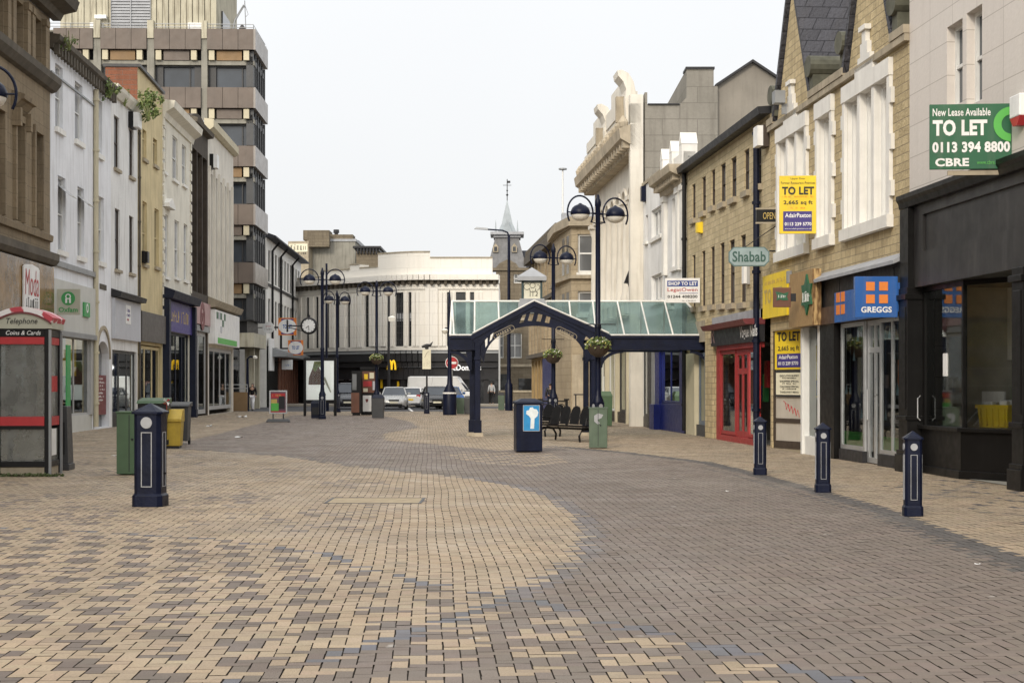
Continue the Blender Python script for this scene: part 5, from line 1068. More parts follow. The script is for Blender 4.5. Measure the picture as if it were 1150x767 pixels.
for g in (g1, g2): b.add([(g[0], 0, ze), (g[1], 0, ze), (g[2], 0, g[3])], [(0, 1, 2)])
b.build('wall', ['yellow_stone', 'trim_white'], p)
b = MB()
for g in (g1, g2):
    zz = g[3]
    for s, e in ((g[0]-0.12, 1), (g[1]+0.12, -1)):
        b.add([(s, -0.1, ze-0.02), (g[2], -0.1, zz+0.12), (g[2], 6.5, zz+0.12), (s, 6.5, ze-0.02), (s-0.1*e, -0.1, ze+0.1), (g[2], -0.1, zz+0.36), (g[2], 6.5, zz+0.36), (s-0.1*e, 6.5, ze+0.1)], [(0,3,2,1),(4,5,6,7),(0,1,5,4),(1,2,6,5),(2,3,7,6),(3,0,4,7)])
zr = Rr.z(935, 25, 5.0)
b.add([(x0, 0.3, ze), (x1, 0.3, ze), (x1, 5.5, zr), (x0, 5.5, zr), (x1, 11, ze), (x0, 11, ze)], [(0, 1, 2, 3), (3, 2, 4, 5), (1, 4, 2), (0, 3, 5)])
b.build('roof', 'slate', p)
b = MB()
for s in (x0, ): pass
gaps = [(x0, g1[0]-0.1), (g1[1]+0.1, g2[0]-0.1), (g2[1]+0.1, x1)]
for a, c in gaps: b.box(a, c, -0.12, 0.3, ze-0.02, ze+0.14)
b.box(x0, x1, -0.1, -0.003, ze-0.16, ze-0.03); b.build('parapet', 'stone_trim', p)
b = MB()
for xk_ in (g1[0]-0.12, g1[1]+0.28, g2[0]-0.22, g2[1]+0.35):
    b.box(xk_-0.16, xk_+0.16, -0.08, 1.2, ze+0.14, ze+0.5)
    b.prism([(xk_+0.30*math.cos(q), ze+0.68+0.24*math.sin(q)) for q in [2*math.pi*k/14 for k in range(14)]], -0.16, 1.5)
b.build('kneeler', M('mossy_stone', (0.10, 0.10, 0.075), 0.9, 0.3, 4), p)
def surround(h, step, wm):
    a, c, z0, z1 = h; hd = 0.34 if step else 0.36; b = MB()
    b.box(a-0.18, c+0.18, -0.10, -0.003, z1, z1+hd); b.box(a-0.16, a-0.003, -0.08, -0.003, z0, z1); b.box(c+0.003, c+0.16, -0.08, -0.003, z0, z1); b.box(a-0.2, c+0.2, -0.14, -0.003, z0-0.24, z0-0.003)
    for k in range(3):
        z = z0+0.35+k*(z1-z0)/3.0
        for x in (a-0.27, c+0.16): b.box(x, x+0.11, -0.078, -0.003, z, z+0.3)
    if step:
        m_ = (a+c)/2
        for k, (w_, hh) in enumerate(((0.62, 0.18), (0.42, 0.36), (0.24, 0.62), (0.13, 0.86))): b.box(m_-w_, m_+w_, -0.10+0.002*k, -0.003, z1+hd, z1+hd+hh)
        b.box(m_-0.22, m_+0.22, -0.14, -0.003, z1+hd+0.86, z1+hd+0.96)
    b.build('window_surround', 'trim_white', p)
    n = 3 if step else 1; ww = (c-a)/n
    for k in range(n):
        q = (a+k*ww+(0.09 if k else 0), a+(k+1)*ww-(0.09 if k < n-1 else 0), z0, z1)
        window(p, q, 0.15, 'frame_white', wm, 0.08, False, 0, None)
        if k: b = MB(); x = a+k*ww; b.box(x-0.09, x+0.09, -0.06, 0.12, z0, z1); b.build('mullion', 'trim_white', p)
boarded = pane('boarded_white', (0.66, 0.65, 0.62), 0.4, 0.1)
surround(trl, True, boarded); surround(sgl, False, boarded); surround(trr, True, boarded)
# lower front: stone pier, boarded recess, narrow glazed shop, bakery
xa = Rr.x(867); xb = Rr.x(905.5); xw = Rr.x(925); xc = Rr.x(941); xd = Rr.x(1016)
zfl = Rr.z(950, 287); zsb = Rr.z(950, 362)
b = MB(); b.facade(x0, xb, 0, zlo, [(xa+0.02, xb, 0, 2.95)], 0.8); b.quad((x0, 0, 0), (x0, 0, zlo), (x0, 9, zlo), (x0, 9, 0)); b.build('pier_wall', 'yellow_stone', p)
b = MB(); b.prismx([(-0.003, zlo+0.02), (-0.3, zlo-0.1), (-0.3, zlo-0.03), (-0.003, zlo+0.14)], xb-0.35, x1-0.02); b.build('lead_flashing', 'lead', p)
zf1 = Rr.z(975, 332); 
b = MB(); b.box(xb, x1-0.05, -0.06, 0.1, zf1-0.1, zlo-0.0)
for k in range(4): x = xb+(x1-xb)*(k+0.6)/4; b.box(x, x+0.02, -0.068, -0.06, zf1-0.1, zlo-0.1)
b.build('upper_fascia', 'charcoal', p)
b = MB(); b.box(xb, x1-0.05, -0.12, 0.1, zsb, zf1-0.102); b.build('fascia', M('brown_board', (0.060, 0.034, 0.026), 0.45, 0.15, 2), p)
b = MB(); b.box(xb-0.35, Rr.x(928.5), -0.32, -0.125, Rr.z(912, 365, -0.3), Rr.z(912, 302, -0.3)); wo = b.build('wood_sign_panel', 'wood', p)
xm = Rr.x(907, -0.32); zm = Rr.z(907, 331, -0.32)
star = [(xm+(0.40 if k % 2 == 0 else 0.26)*math.cos(R(90+k*30))*1.25, zm+(0.46 if k % 2 == 0 else 0.27)*math.sin(R(90+k*30))) for k in range(12)]
b = MB(); b.prism(star, -0.36, -0.322); b.build('leaf_emblem', 'green_sign', wo); glyphs(wo, 'white_sign', xm+0.02, zm-0.04, 0.62, 0.24, 5, -0.362)
# boarded recess, splayed towards the camera
Pa, Pb = Vector((xa+0.03, 0.06)), Vector((xb-0.02, 1.0)); dd = (Pb-Pa); ang = math.atan2(dd.y, dd.x); ln = dd.length
rc = bpy.data.objects.new('recess_boarding', None)
C.objects.link(rc); rc.parent = p; rc.location = (Pa.x, Pa.y, 0); rc.rotation_euler = (0, 0, ang)
Bf = Fr(*Rr.world(Pa.x, Pa.y), Rr.rz+ang); lv = min(ln-0.02, Bf.x(903.5))   # how far the boarding shows past the white frame
b = MB(); b.box(0, ln, 0, 0.1, 0.0, 2.95, 0); b.build('boarding', M('flush_door', (0.46, 0.42, 0.36), 0.7, 0.1, 1.5, 0.3, dirt=(0.25, 0.2, 0.16)), rc)
b = MB(); b.box(0, ln, -0.03, -0.003, 0.02, 0.20); b.box(0, ln, -0.035, -0.003, 0.66, 0.76); b.box(0, 0.07, -0.04, -0.003, 0.2, 2.95); b.build('kick_rail', 'frame_brown', rc)
yo = thing('letting_board', 'yellow letting notice fixed flat above the menu in the boarded recess', 'letting board', (*Rr.world(Pa.x, Pa.y), 0), Rr.rz+ang)
b = MB(); b.box(0.1, lv, -0.05, -0.01, 1.98, 3.18); b.build('panel', 'yellow_sign', yo)
lw_ = lv-0.1; mx_ = 0.1+lw_/2
text('TO LET', 'ink', yo, mx_, 2.80, lw_*0.82, 0.24, -0.052, 0.004, 0.04); text('2,665 sq ft', 'ink', yo, mx_, 2.49, lw_*0.76, 0.15, -0.052, 0.004, 0.02); text('former restaurant premises', 'ink', yo, mx_, 3.05, lw_*0.7, 0.05, -0.052, 0.004)
b = MB(); b.box(0.1+lw_*0.09, 0.1+lw_*0.93, -0.06, -0.051, 2.03, 2.37); b.build('agent_panel', 'purple_sign', yo)
text('AdairPaxton', 'white_sign', yo, mx_, 2.29, lw_*0.68, 0.10, -0.061, 0.003, 0.02); text('0113 239 5770', 'white_sign', yo, mx_, 2.13, lw_*0.72, 0.09, -0.061, 0.003, 0.03)
mb_ = thing('menu_board', 'cream framed menu board under the yellow notice in the boarded recess', 'menu board', (*Rr.world(Pa.x, Pa.y), 0), Rr.rz+ang)
b = MB(); b.box(0.12, lv, -0.05, -0.005, 1.30, 1.95, 0); b.box(0.17, lv-0.03, -0.056, -0.05, 1.35, 1.90, 1); b.build('panel', ['frame_dark', 'cream_sign'], mb_)
for k, s in enumerate(('EXECUTIVE BUFFET', 'SHOPPERS SPECIAL', 'CHILDRENS SPECIAL', 'TAKEAWAY MENU')):
    text(s, 'ink', mb_, mx_+0.05, 1.82-k*0.135, lw_*0.68, 0.05, -0.057, 0.003, 0.025)
    if k < 3: glyphs(mb_, 'ink', mx_+0.05, 1.765-k*0.135, lw_*0.5, 0.026, 16, -0.057, k)
b = MB(); rnd = random.Random(8)
for k in range(4):
    x = 0.55+k*0.16; b.tube([(x, -0.004, 1.16-k*0.05), (x+0.05, -0.004, 0.98-k*0.05), (x+0.12, -0.004, 1.13-k*0.05), (x+0.2, -0.004, 0.95-k*0.05)], 0.008, 4)
b.tube([(0.45, -0.004, 1.2), (0.6, -0.004, 1.12)], 0.008, 4); b.build('graffiti', 'red', rc)
# narrow white-framed shop
b = MB(); b.box(xb, xb+0.16, -0.1, 0.12, 0, zsb+0.2); b.box(xw-0.16, xw, -0.1, 0.12, 0, zsb); b.box(xb+0.16, xw-0.16, -0.08, 0.1, 0, 0.42); b.build('white_frame', 'frame_white', p)
b = MB(); b.box(xb+0.02, xb+0.14, -0.14, 0.7, 0, 2.9); b.build('frame_return', 'frame_white', p)
b = MB(); b.quad((xb+0.16, 0.03, 0.42), (xw-0.16, 0.03, 0.42), (xw-0.16, 0.03, zsb), (xb+0.16, 0.03, zsb)); b.build('shop_window', 'glass', p)
interior(p, xb+0.02, xw+0.2, 0.02, zsb, 0.3, 3, 'shop_inside_dark', 4, 71)
b = MB(); b.box(xb+0.45, xb+1.1, 0.1, 0.11, 1.3, 2.5, 0); b.box(xb+0.5, xb+1.05, 0.092, 0.1, 1.35, 1.7, 1); b.build('window_poster', ['yellow_sign', 'purple_sign'], p)
b = MB(); b.box(xw, xc, -0.09, 0.2, 0, zsb); b.build('pilaster', 'black_shop', p)
# bakery
xq = [Rr.x(v) for v in (943, 969.5, 986.5, 1014.5)]
interior(p, xc, xd+0.2, 0.03, zsb-0.02, 0.35, 5, M('bakery_inside', (0.20, 0.205, 0.20), 0.8, 0.3, 0.8), 14, 81, ['paper', 'blue_sign', 'orange_sign', 'leaf_green_sign', 'frame_white', 'ink'])
shop_window(p, xq[0], xq[1], 0.24, zsb-0.02, 1, 'silver', 0.09, 0.04); shop_window(p, xq[2], xq[3], 0.24, zsb-0.02, 2, 'silver', 0.08, 0.04)
d_ = shop_window(p, xq[1]+0.01, xq[2]-0.01, 0.02, zsb-0.02, 2, 'silver', 0.11, 0.10, 'door', 2.3)
b = MB(); xm = (xq[1]+xq[2])/2; b.tube([(xm-0.12, 0.02, 0.85), (xm-0.12, -0.03, 0.9), (xm-0.12, -0.03, 1.5), (xm-0.12, 0.02, 1.55)], 0.015, 6); b.build('handle', 'silver', d_)
b = MB(); b.box(xq[0], xq[1], -0.02, 0.1, 0, 0.235); b.box(xq[2], xq[3], -0.02, 0.1, 0, 0.235); b.build('plinth', 'charcoal', p)
b = MB(); b.box(xq[0]+0.1, xq[1]-0.1, 0.058, 0.062, 0.32, 0.62); b.box(xq[2]+0.1, xq[3]-0.1, 0.058, 0.062, 0.32, 0.58); b.build('green_strip', 'lime', p)
b = MB(); rnd = random.Random(3)
for a, c in ((xq[0], xq[1]), (xq[2], xq[3])):
    for k in range(5):
        x = a+(c-a)*(0.18+0.16*k); z = rnd.choice((0.9, 1.4, 2.1, 2.5)); b.prism([(x-0.1, z), (x+0.1, z), (x, z+0.24)], 0.06, 0.064); b.box(x-0.006, x+0.006, 0.058, 0.06, z+0.24, zsb-0.1)
b.build('hanging_decoration', M('pale_blue', (0.30, 0.46, 0.55), 0.5, 0.1, 3), p)
b = MB(); b.box(xd, x1-0.02, -0.06, 0.2, 0, zsb); b.build('side_panel', 'black_shop', p)
xs_ = (Rr.x(948.5), Rr.x(1014)); b = MB(); b.box(xs_[0], xs_[1], -0.22, -0.122, Rr.z(960, 361), Rr.z(960, 327)); fs = b.build('fascia_sign', 'blue_sign', p)
b = MB(); 
for i in (0, 1):
    for j in (0, 1): b.box(xs_[0]+0.16+i*0.36, xs_[0]+0.42+i*0.36, -0.23, -0.221, Rr.z(960, 361)+0.16+j*0.26, Rr.z(960, 361)+0.36+j*0.26)
b.build('square_marks', 'orange_sign', fs); text('GREGGS', 'white_sign', fs, xs_[0]+2.6, Rr.z(960, 344), 1.9, 0.42, -0.222, 0.006, 0.03)
Yg = 29.75
t, wd, h = board('projecting_sign', 'square blue bakery sign with four orange squares and white lettering', 960.5, 1008, 310.5, 356.5, Yg, 'blue_sign', 'sign', 0.16, R(-2))
b = MB(); s = wd*0.205
for cx in (-0.168, 0.14):
    for cz in (0.76, 0.45): b.box(wd*cx-s/2+0.02, wd*cx+s/2+0.02, -0.012, -0.002, h*cz-s/2, h*cz+s/2)
b.build('square_marks', 'orange_sign', t); text('GREGGS', 'white_sign', t, wd*0.0, h*0.19, wd*0.72, h*0.145, -0.003, 0.005, 0.03)
b = MB(); b.box(wd/2, wd/2+0.35, 0.03, 0.11, h*0.15, h*0.85); b.build('bracket', 'blue_sign', t)
t, wd, h = board('letting_board', 'yellow letting board projecting high over the white framed triple window', 875.5, 917, 197.5, 262.5, 36.1, 'yellow_sign', 'letting board', 0.06, R(-3))
text('Upper Floor', 'ink', t, 0, h*0.945, wd*0.4, h*0.04, -0.003, 0.003); text('Former Restaurant Premises', 'ink', t, 0, h*0.875, wd*0.92, h*0.045, -0.003, 0.003)
text('TO LET', 'ink', t, 0, h*0.74, wd*0.86, h*0.14, -0.003, 0.004, 0.04); text('2,665 sq ft', 'ink', t, 0, h*0.53, wd*0.78, h*0.085, -0.003, 0.004, 0.02); glyphs(t, 'orange_sign', 0, h*0.64, wd*0.86, h*0.025, 24, -0.003); glyphs(t, 'orange_sign', 0, h*0.445, wd*0.4, h*0.025, 11, -0.003)
b = MB(); b.box(-wd*0.40, wd*0.37, -0.008, -0.002, h*0.045, h*0.385); b.build('agent_panel', 'purple_sign', t)
text('AdairPaxton', 'white_sign', t, 0, h*0.315, wd*0.70, h*0.075, -0.009, 0.003, 0.02); text('0113 239 5770', 'white_sign', t, 0, h*0.165, wd*0.72, h*0.06, -0.009, 0.003, 0.03); text('www.adairpaxton.co.uk', 'white_sign', t, 0, h*0.082, wd*0.72, h*0.032, -0.009, 0.003)
b = MB(); b.box(wd/2, wd/2+0.06, 0.0, 0.09, 0, h); b.build('side_panel', 'purple_sign', t)
t, wd, h = board('projecting_sign', 'small dark wooden sign with a green leaf emblem under the yellow slanted sign', 868.5, 888, 323, 345, 36.4, 'timber_brown', 'sign', 0.1, R(-3))
b = MB(); b.prism([(-0.13, h*0.32), (-0.05, h*0.40), (0.02, h*0.34), (0.14, h*0.36), (0.11, h*0.55), (0.15, h*0.78), (0.03, h*0.70), (-0.05, h*0.76), (-0.15, h*0.80), (-0.11, h*0.55)], -0.012, -0.002); b.build('leaf_emblem', 'green_sign', t); glyphs(t, 'white_sign', 0, h*0.56, 0.18, 0.07, 5, -0.013)
b = MB(); b.box(wd/2, wd/2+0.12, 0.02, 0.08, h*0.3, h*0.7); b.build('bracket', 'charcoal', t)
# slanted yellow sign flat to the wall
xa_, xb_ = Rr.x(856.5, -0.15), Rr.x(883.5, -0.15)
t = thing('wall_sign', 'faded yellow restaurant letting sign running along the wall beside the wooden panel', 'sign', (*Rr.world((xa_+xb_)/2, -0.15), Rr.z(870, 356, -0.15)), Rr.rz)
hw = (xb_-xa_)/2; h = Rr.z(870, 307, -0.15)-Rr.z(870, 356, -0.15); b = MB(); b.box(-hw, hw, 0, 0.08, 0, h); b.build('panel', 'yellow_sign', t)
text('TO LET', 'gold', t, -hw*0.1, h*0.5, hw*1.5, h*0.34, -0.003, 0.004, 0.04); glyphs(t, 'gold', 0, h*0.82, hw*1.7, h*0.09, 22, -0.003)
t, wd, h = board('lamp_box', 'small grey light box on the wall above the wooden panel', 884.5, 889.5, 304, 318, 37.5, 'grey_metal', 'lamp', 0.2)
t, wd, h = board('projecting_sign', 'small black sign reading open, projecting beside the drainpipe', 849.5, 874.5, 235, 250, 40.0, 'black', 'sign', 0.12, R(-3))
text('OPEN', 'gold', t, 0.04, h*0.5, wd*0.55, h*0.5, -0.003, 0.003)
b = MB(); b.box(-wd/2-0.02, wd/2+0.02, -0.012, -0.002, -0.03, 0.01); b.box(-wd/2-0.02, wd/2+0.02, -0.012, -0.002, h-0.01, h+0.03); b.build('trim', 'stone_trim', t)
Ys_ = 40.2; xw0, xw1 = XA(818.5, Ys_), XA(864, Ys_); wd = xw1-xw0; z0, z1 = ZA(299, Ys_), ZA(277.5, Ys_); h = z1-z0
t = thing('projecting_sign', 'pale blue eight-sided hanging sign with dark green rounded lettering', 'sign', ((xw0+xw1)/2, Ys_, z0), R(-3))
def octa(w_, h_, c): return [(-w_/2+c, 0), (w_/2-c, 0), (w_/2, c), (w_/2, h_-c), (w_/2-c, h_), (-w_/2+c, h_), (-w_/2, h_-c), (-w_/2, c)]
b = MB(); b.prism(octa(wd, h, 0.12), 0, 0.1, 0); b.prism([(x*0.95, 0.5*h+(z-0.5*h)*0.9) for x, z in octa(wd, h, 0.12)], -0.006, 0, 1); b.build('panel', [M('teal_frame', (0.10, 0.17, 0.17), 0.5), M('pale_teal', (0.27, 0.35, 0.365), 0.5, 0.15, 4)], t)
text('Shabab', M('dark_teal', (0.03, 0.09, 0.075), 0.5), t, 0, h*0.5, wd*0.82, h*0.56, -0.008, 0.005, 0.02)
b = MB(); b.tube([(wd/2, 0.05, h*0.8), (wd/2+0.22, 0.05, h*0.8)], 0.02, 5); b.tube([(-0.1, 0.05, h), (wd/2+0.2, 0.05, h+0.55)], 0.012, 5); b.box(wd/2+0.18, wd/2+0.22, 0.02, 0.08, -0.3, 0.9); b.build('bracket', 'black', t)
fl = thing('floodlight', 'small grey floodlight under the left gable of the yellow stone building', 'lamp', (*Rr.world(Rr.x(888), -0.12), Rr.z(888, 117)), Rr.rz)
b = MB(); b.box(-0.16, 0.16, -0.3, -0.05, 0, 0.3); b.box(-0.03, 0.03, -0.1, 0.12, -0.25, 0.0); b.build('lamp_body', 'grey_metal', fl)
# --- plain yellow stone building
x1 = Rr.x(865.5)-0.004; x0 = Rr.x(771)
p = building(Rr, 'stone_building', 'plain yellow stone building with two rows of slim windows above a red-framed shop')
ze = 8.5
U = [(777, 781, 207, 246), (788, 792.6, 198.6, 238), (798.6, 803, 191, 232), (809, 814.8, 184, 228), (820.8, 827, 177, 222.6), (835.6, 841.4, 168, 214.7), (849.5, 855, 160, 208)]
Lw = [(777.5, 781, 286.5, 345), (788, 792, 282, 344), (798, 802.5, 277, 342.5), (808.5, 813.5, 273, 341.5), (819, 825, 269.5, 341), (831.6, 837.5, 264, 340), (847, 852.5, 258, 338)]
H = [Rr.rect(*q) for q in U+Lw]; H = [(a, c, 6.05, 7.55) if i < 7 else (a, c, 3.95, 5.45) for i, (a, c, _, _) in enumerate(H)]
H = [Rr.rect(*q) for q in U+Lw]
zsl = Rr.z(830, 352)
b = MB(); b.facade(x0, x1, zsl, ze, H, 0.3); b.shell(x0, x1, 0, ze, 10); b.build('wall', 'yellow_stone_b', p)
for q in H: window(p, q, 0.11, 'frame_brown', 'pane_grey', 0.05, True, 0, 0.16, 'stone_trim')
b = MB(); b.prismx([(0.1, ze), (-0.3, ze-0.02), (-0.34, ze+0.16), (0.1, ze+0.2)], x0, x1); b.build('gutter', 'charcoal', p)
b = MB(); b.prismx([(0.0, ze+0.1), (5, ze+1.4), (10, ze+0.1)], x0, x1); b.build('roof', 'slate', p)
pipe(p, x0+0.12, 0.1, ze, -0.1, 0.07, 'black'); pipe(p, Rr.x(854.5), 0.1, ze-0.2, -0.12, 0.085, 'navy')
alarm_box(p, Rr.x(862), Rr.z(862, 154), 0.5, 0.55, -0.02, ('frame_brown', 'white_sign')); alarm_box(p, Rr.x(788.5), Rr.z(788.5, 256), 0.3, 0.34, 0, ('yellow_sign', 'yellow_sign')); alarm_box(p, Rr.x(841), Rr.z(841, 309), 0.28, 0.5, 0, ('frame_grey', 'white_sign'))
xr0, xr1 = Rr.x(809), Rr.x(853.5)
b = MB(); b.box(Rr.x(804), xr1+0.1, -0.12, -0.003, Rr.z(830, 362), zsl); b.build('stone_band', 'lead', p)
b = MB(); b.prismx([(0.1, Rr.z(830, 368)), (-0.42, Rr.z(830, 368)), (-0.5, Rr.z(830, 362.5)), (0.1, Rr.z(830, 361))], Rr.x(805), xr1+0.15); b.build('shop_cornice', 'maroon', p)
zr1 = Rr.z(830, 386.5)
b = MB(); b.box(Rr.x(806), xr1+0.12, -0.2, 0.1, zr1, Rr.z(830, 368)); b.build('fascia', 'charcoal', p)
text('Vogue Nails', 'white_sign', p, Rr.x(849), Rr.z(849, 374), 2.1, 0.40, -0.202, 0.006, 0.02)
text('R', 'pink_fascia', p, Rr.x(808.5), Rr.z(808, 376), 0.5, 0.5, -0.202, 0.006)
interior(p, xr0, xr1, 0.02, zr1, 0.4, 4, 'shop_inside', 10, 91)
b = MB(); b.box(Rr.x(806), xr0+0.15, -0.04, 0.02, 0, zr1); b.box(xr1-0.12, xr1+0.1, -0.04, 0.0, 0, zr1); b.box(xr0, xr1, -0.1, 0.12, zr1-0.14, zr1-0.002); b.box(xr0, xr1, -0.1, 0.12, 0, 0.16); b.build('shop_frame', 'red_shop', p)
xg = [xr0+0.15, xr0+0.15+(xr1-xr0)*0.40, xr0+0.15+(xr1-xr0)*0.70, xr1-0.12]
shop_window(p, xg[0], xg[1]-0.01, 0.18, zr1-0.15, 1, 'red_shop', 0.10, 0.0); shop_window(p, xg[2]+0.01, xg[3], 0.18, zr1-0.15, 1, 'red_shop', 0.10, 0.0)
d_ = shop_window(p, xg[1], xg[2], 0.165, zr1-0.15, 2, 'red_shop', 0.16, 0.02, 'door', zr1-0.75); 
# left part of its ground floor: brick pier, grey door front
xl = Rr.x(772)
b = MB(); b.box(Rr.x(795.5), Rr.x(804), -0.1, 0.4, 0, zsl+0.0); b.build('pier_wall', 'yellow_stone', p)
b = MB(); b.box(xl, Rr.x(806), -0.05, 0.3, Rr.z(790, 384), zsl); b.build('plain_fascia', 'stone_trim', p)
shop_window(p, Rr.x(782), Rr.x(795.5), 0.35, 2.6, 2, M('slate_paint', (0.13, 0.16, 0.20), 0.5), 0.12, 0.1); b = MB(); b.box(xl+0.05, Rr.x(782)-0.02, -0.06, 0.3, 0, 2.6); b.build('pilaster', 'cream_block', p)
b = MB(); b.box(Rr.x(782), Rr.x(795.5), 0.0, 0.3, 0, 0.35); b.build('stall_riser', 'grey_cabinet', p); interior(p, Rr.x(781), Rr.x(796), 0.02, 2.6, 0.4, 3, 'shop_inside_dark', 5, 95)
# --- white rendered building
x1 = x0-0.004; x0 = Rr.x(722.5)
p = building(Rr, 'white_building', 'white rendered building with a small classical pediment bay, above a bright blue shop')
xm = Rr.x(746.5); zl = Rr.z(735, 200); zr_ = Rr.z(760, 202)
q1 = (Rr.x(731.5), Rr.x(744.5), Rr.z(738, 266), Rr.z(738, 233)); q2 = (Rr.x(731.5), Rr.x(744.5), Rr.z(738, 338), Rr.z(738, 308)); q3 = (Rr.x(755), Rr.x(761.5), Rr.z(758, 300), Rr.z(758, 222)); q4 = (Rr.x(725), Rr.x(727.5), Rr.z(726, 272), Rr.z(726, 242)); q5 = (Rr.x(750), Rr.x(757), Rr.z(753, 345), Rr.z(753, 318))
zsl = Rr.z(745, 352); H = [q1, q2, q3, q4, q5]
b = MB(); b.facade(x0, xm, zsl, zl, [q for q in H if q[0] < xm-0.1], 0.2); b.facade(xm, x1, zsl, zr_, [q3, q5], 0.2); b.shell(x0, x1, 0, zl-0.3, 10); b.quad((xm, 0, zl-0.3), (xm, 0, zr_), (xm, 4, zr_), (xm, 4, zl-0.3)); b.quad((x1, 0, zl-0.3), (x1, 4, zl-0.3), (x1, 4, zr_), (x1, 0, zr_)); b.build('wall', 'white_paint_b', p)
for q in (q1, q2): window(p, q, 0.16, 'frame_white', 'pane_pale', 0.09, False, 2, 0.14)
for q in (q4, q5): window(p, q, 0.16, 'frame_dark', 'pane_grey', 0.07, True, 0, 0.1)
window(p, q3, 0.18, 'trim_white', boarded, 0.12, True, 0, 0.14)
b = MB()
for x in (xm+0.35, Rr.x(764), x1-0.3): b.box(x-0.22, x+0.22, -0.14, -0.003, Rr.z(760, 305), zr_-0.55); b.box(x-0.28, x+0.28, -0.18, -0.003, zr_-0.55, zr_-0.35)
b.build('pilaster', 'trim_white', p)
b = MB(); b.prismx([(0.1, zr_-0.35), (-0.16, zr_-0.35), (-0.2, zr_-0.1), (-0.55, zr_+0.05), (-0.6, zr_+0.28), (0.1, zr_+0.3)], xm-0.05, x1); 
k = xm+0.1
while k < x1-0.1: b.box(k, k+0.14, -0.42, -0.15, zr_-0.2, zr_-0.02); k += 0.34
b.build('cornice', 'portland_dirty', p)
b = MB(); b.box(xm, x1, -0.1, 0.3, zr_+0.3, zr_+0.7)
for x in (xm+0.25, (xm+x1)/2, x1-0.25): b.box(x-0.25, x+0.25, -0.16, 0.36, zr_+0.3, zr_+0.95); b.prism([(x-0.27, zr_+0.95), (x+0.27, zr_+0.95), (x, zr_+1.35)], -0.17, 0.37)
b.build('parapet', 'trim_white', p); roof_flat(p, x0, x1, zl-0.1, 10, 0.05)
b = MB(); b.box(x0, xm, -0.06, 0.3, zl, zl+0.12); b.build('coping', 'stone_trim', p)
alarm_box(p, Rr.x(725), Rr.z(725, 218), 0.3, 0.6, 0, ('navy', 'navy'))
xb0 = Rr.x(738.5); zsh = 3.25
b = MB(); b.box(x0, x1, -0.08, 0.2, zsh, zsl); b.build('fascia', 'pale_fascia', p)
b = MB(); b.box(xb0, xb0+0.9, -0.10, 0.3, 0, zsh); b.box(x1-1.0, x1-0.05, -0.06, 0.02, 0, zsh); b.box(xb0+0.9, x1-1.0, -0.05, 0.2, 0, 0.95); b.box(xb0, x1-0.05, -0.22, 0.2, zsh-0.3, zsh-0.002); b.box(xb0, xb0+0.95, -0.3, 0.3, 0, 0.9); b.build('blue_shopfront', 'blue_shop', p, bevel=0.01)
shop_window(p, xb0+0.92, x1-1.02, 0.97, zsh-0.31, 2, 'blue_shop', 0.08, 0.0); interior(p, xb0, x1-0.1, 0.03, zsh, 0.32, 2.5, 'shop_inside', 14, 101)
shop_window(p, x0+0.25, Rr.x(729.5), 0.4, zsh-0.05, 1, 'frame_dark', 0.1, 0.0); b = MB(); b.box(Rr.x(729.8), Rr.x(735), -0.1, 0.2, 0, zsh-0.02, 0); b.box(Rr.x(735)+0.02, xb0-0.03, -0.12, 0.2, 0, zsh-0.02, 1); b.build('grey_door', ['charcoal', 'grey_metal'], p)
interior(p, x0+0.2, Rr.x(729.8), 0.03, zsh, 0.3, 2, 'shop_inside', 6, 111)
b = MB(); b.box(x0+0.2, Rr.x(729.6), -0.03, 0.2, 0, 0.4); b.build('stall_riser', 'black', p)
b = MB(); b.box(xb0-0.6, xb0+1.2, -0.4, -0.26, zsh-0.15, zsh+0.15); b.build('yellow_sign_strip', 'yellow_sign', p)
t, wd, h = board('letting_board', 'white shop-to-let board with a dark blue band, rising behind the glass canopy', 747, 786, 312.5, 340, 49.9, 'white_sign', 'letting board', 0.06, R(-3))
b = MB(); b.box(-wd*0.44, wd*0.44, -0.008, -0.002, h*0.66, h*0.90); b.build('blue_band', M('band_blue', (0.03, 0.06, 0.25), 0.5), t)
text('SHOP TO LET', 'white_sign', t, 0, h*0.78, wd*0.82, h*0.145, -0.009, 0.003, 0.03); text('LegatOwen', 'red', t, 0, h*0.51, wd*0.86, h*0.19, -0.003, 0.003, 0.01); text('01244 408200', 'ink', t, 0, h*0.25, wd*0.86, h*0.12, -0.003, 0.003, 0.03); glyphs(t, 'ink', 0.2, h*0.08, wd*0.4, h*0.04, 10, -0.003)
b = MB(); b.box(-wd*0.1, wd*0.44, -0.008, -0.002, h*0.375, h*0.395); b.build('rule', 'purple_sign', t)
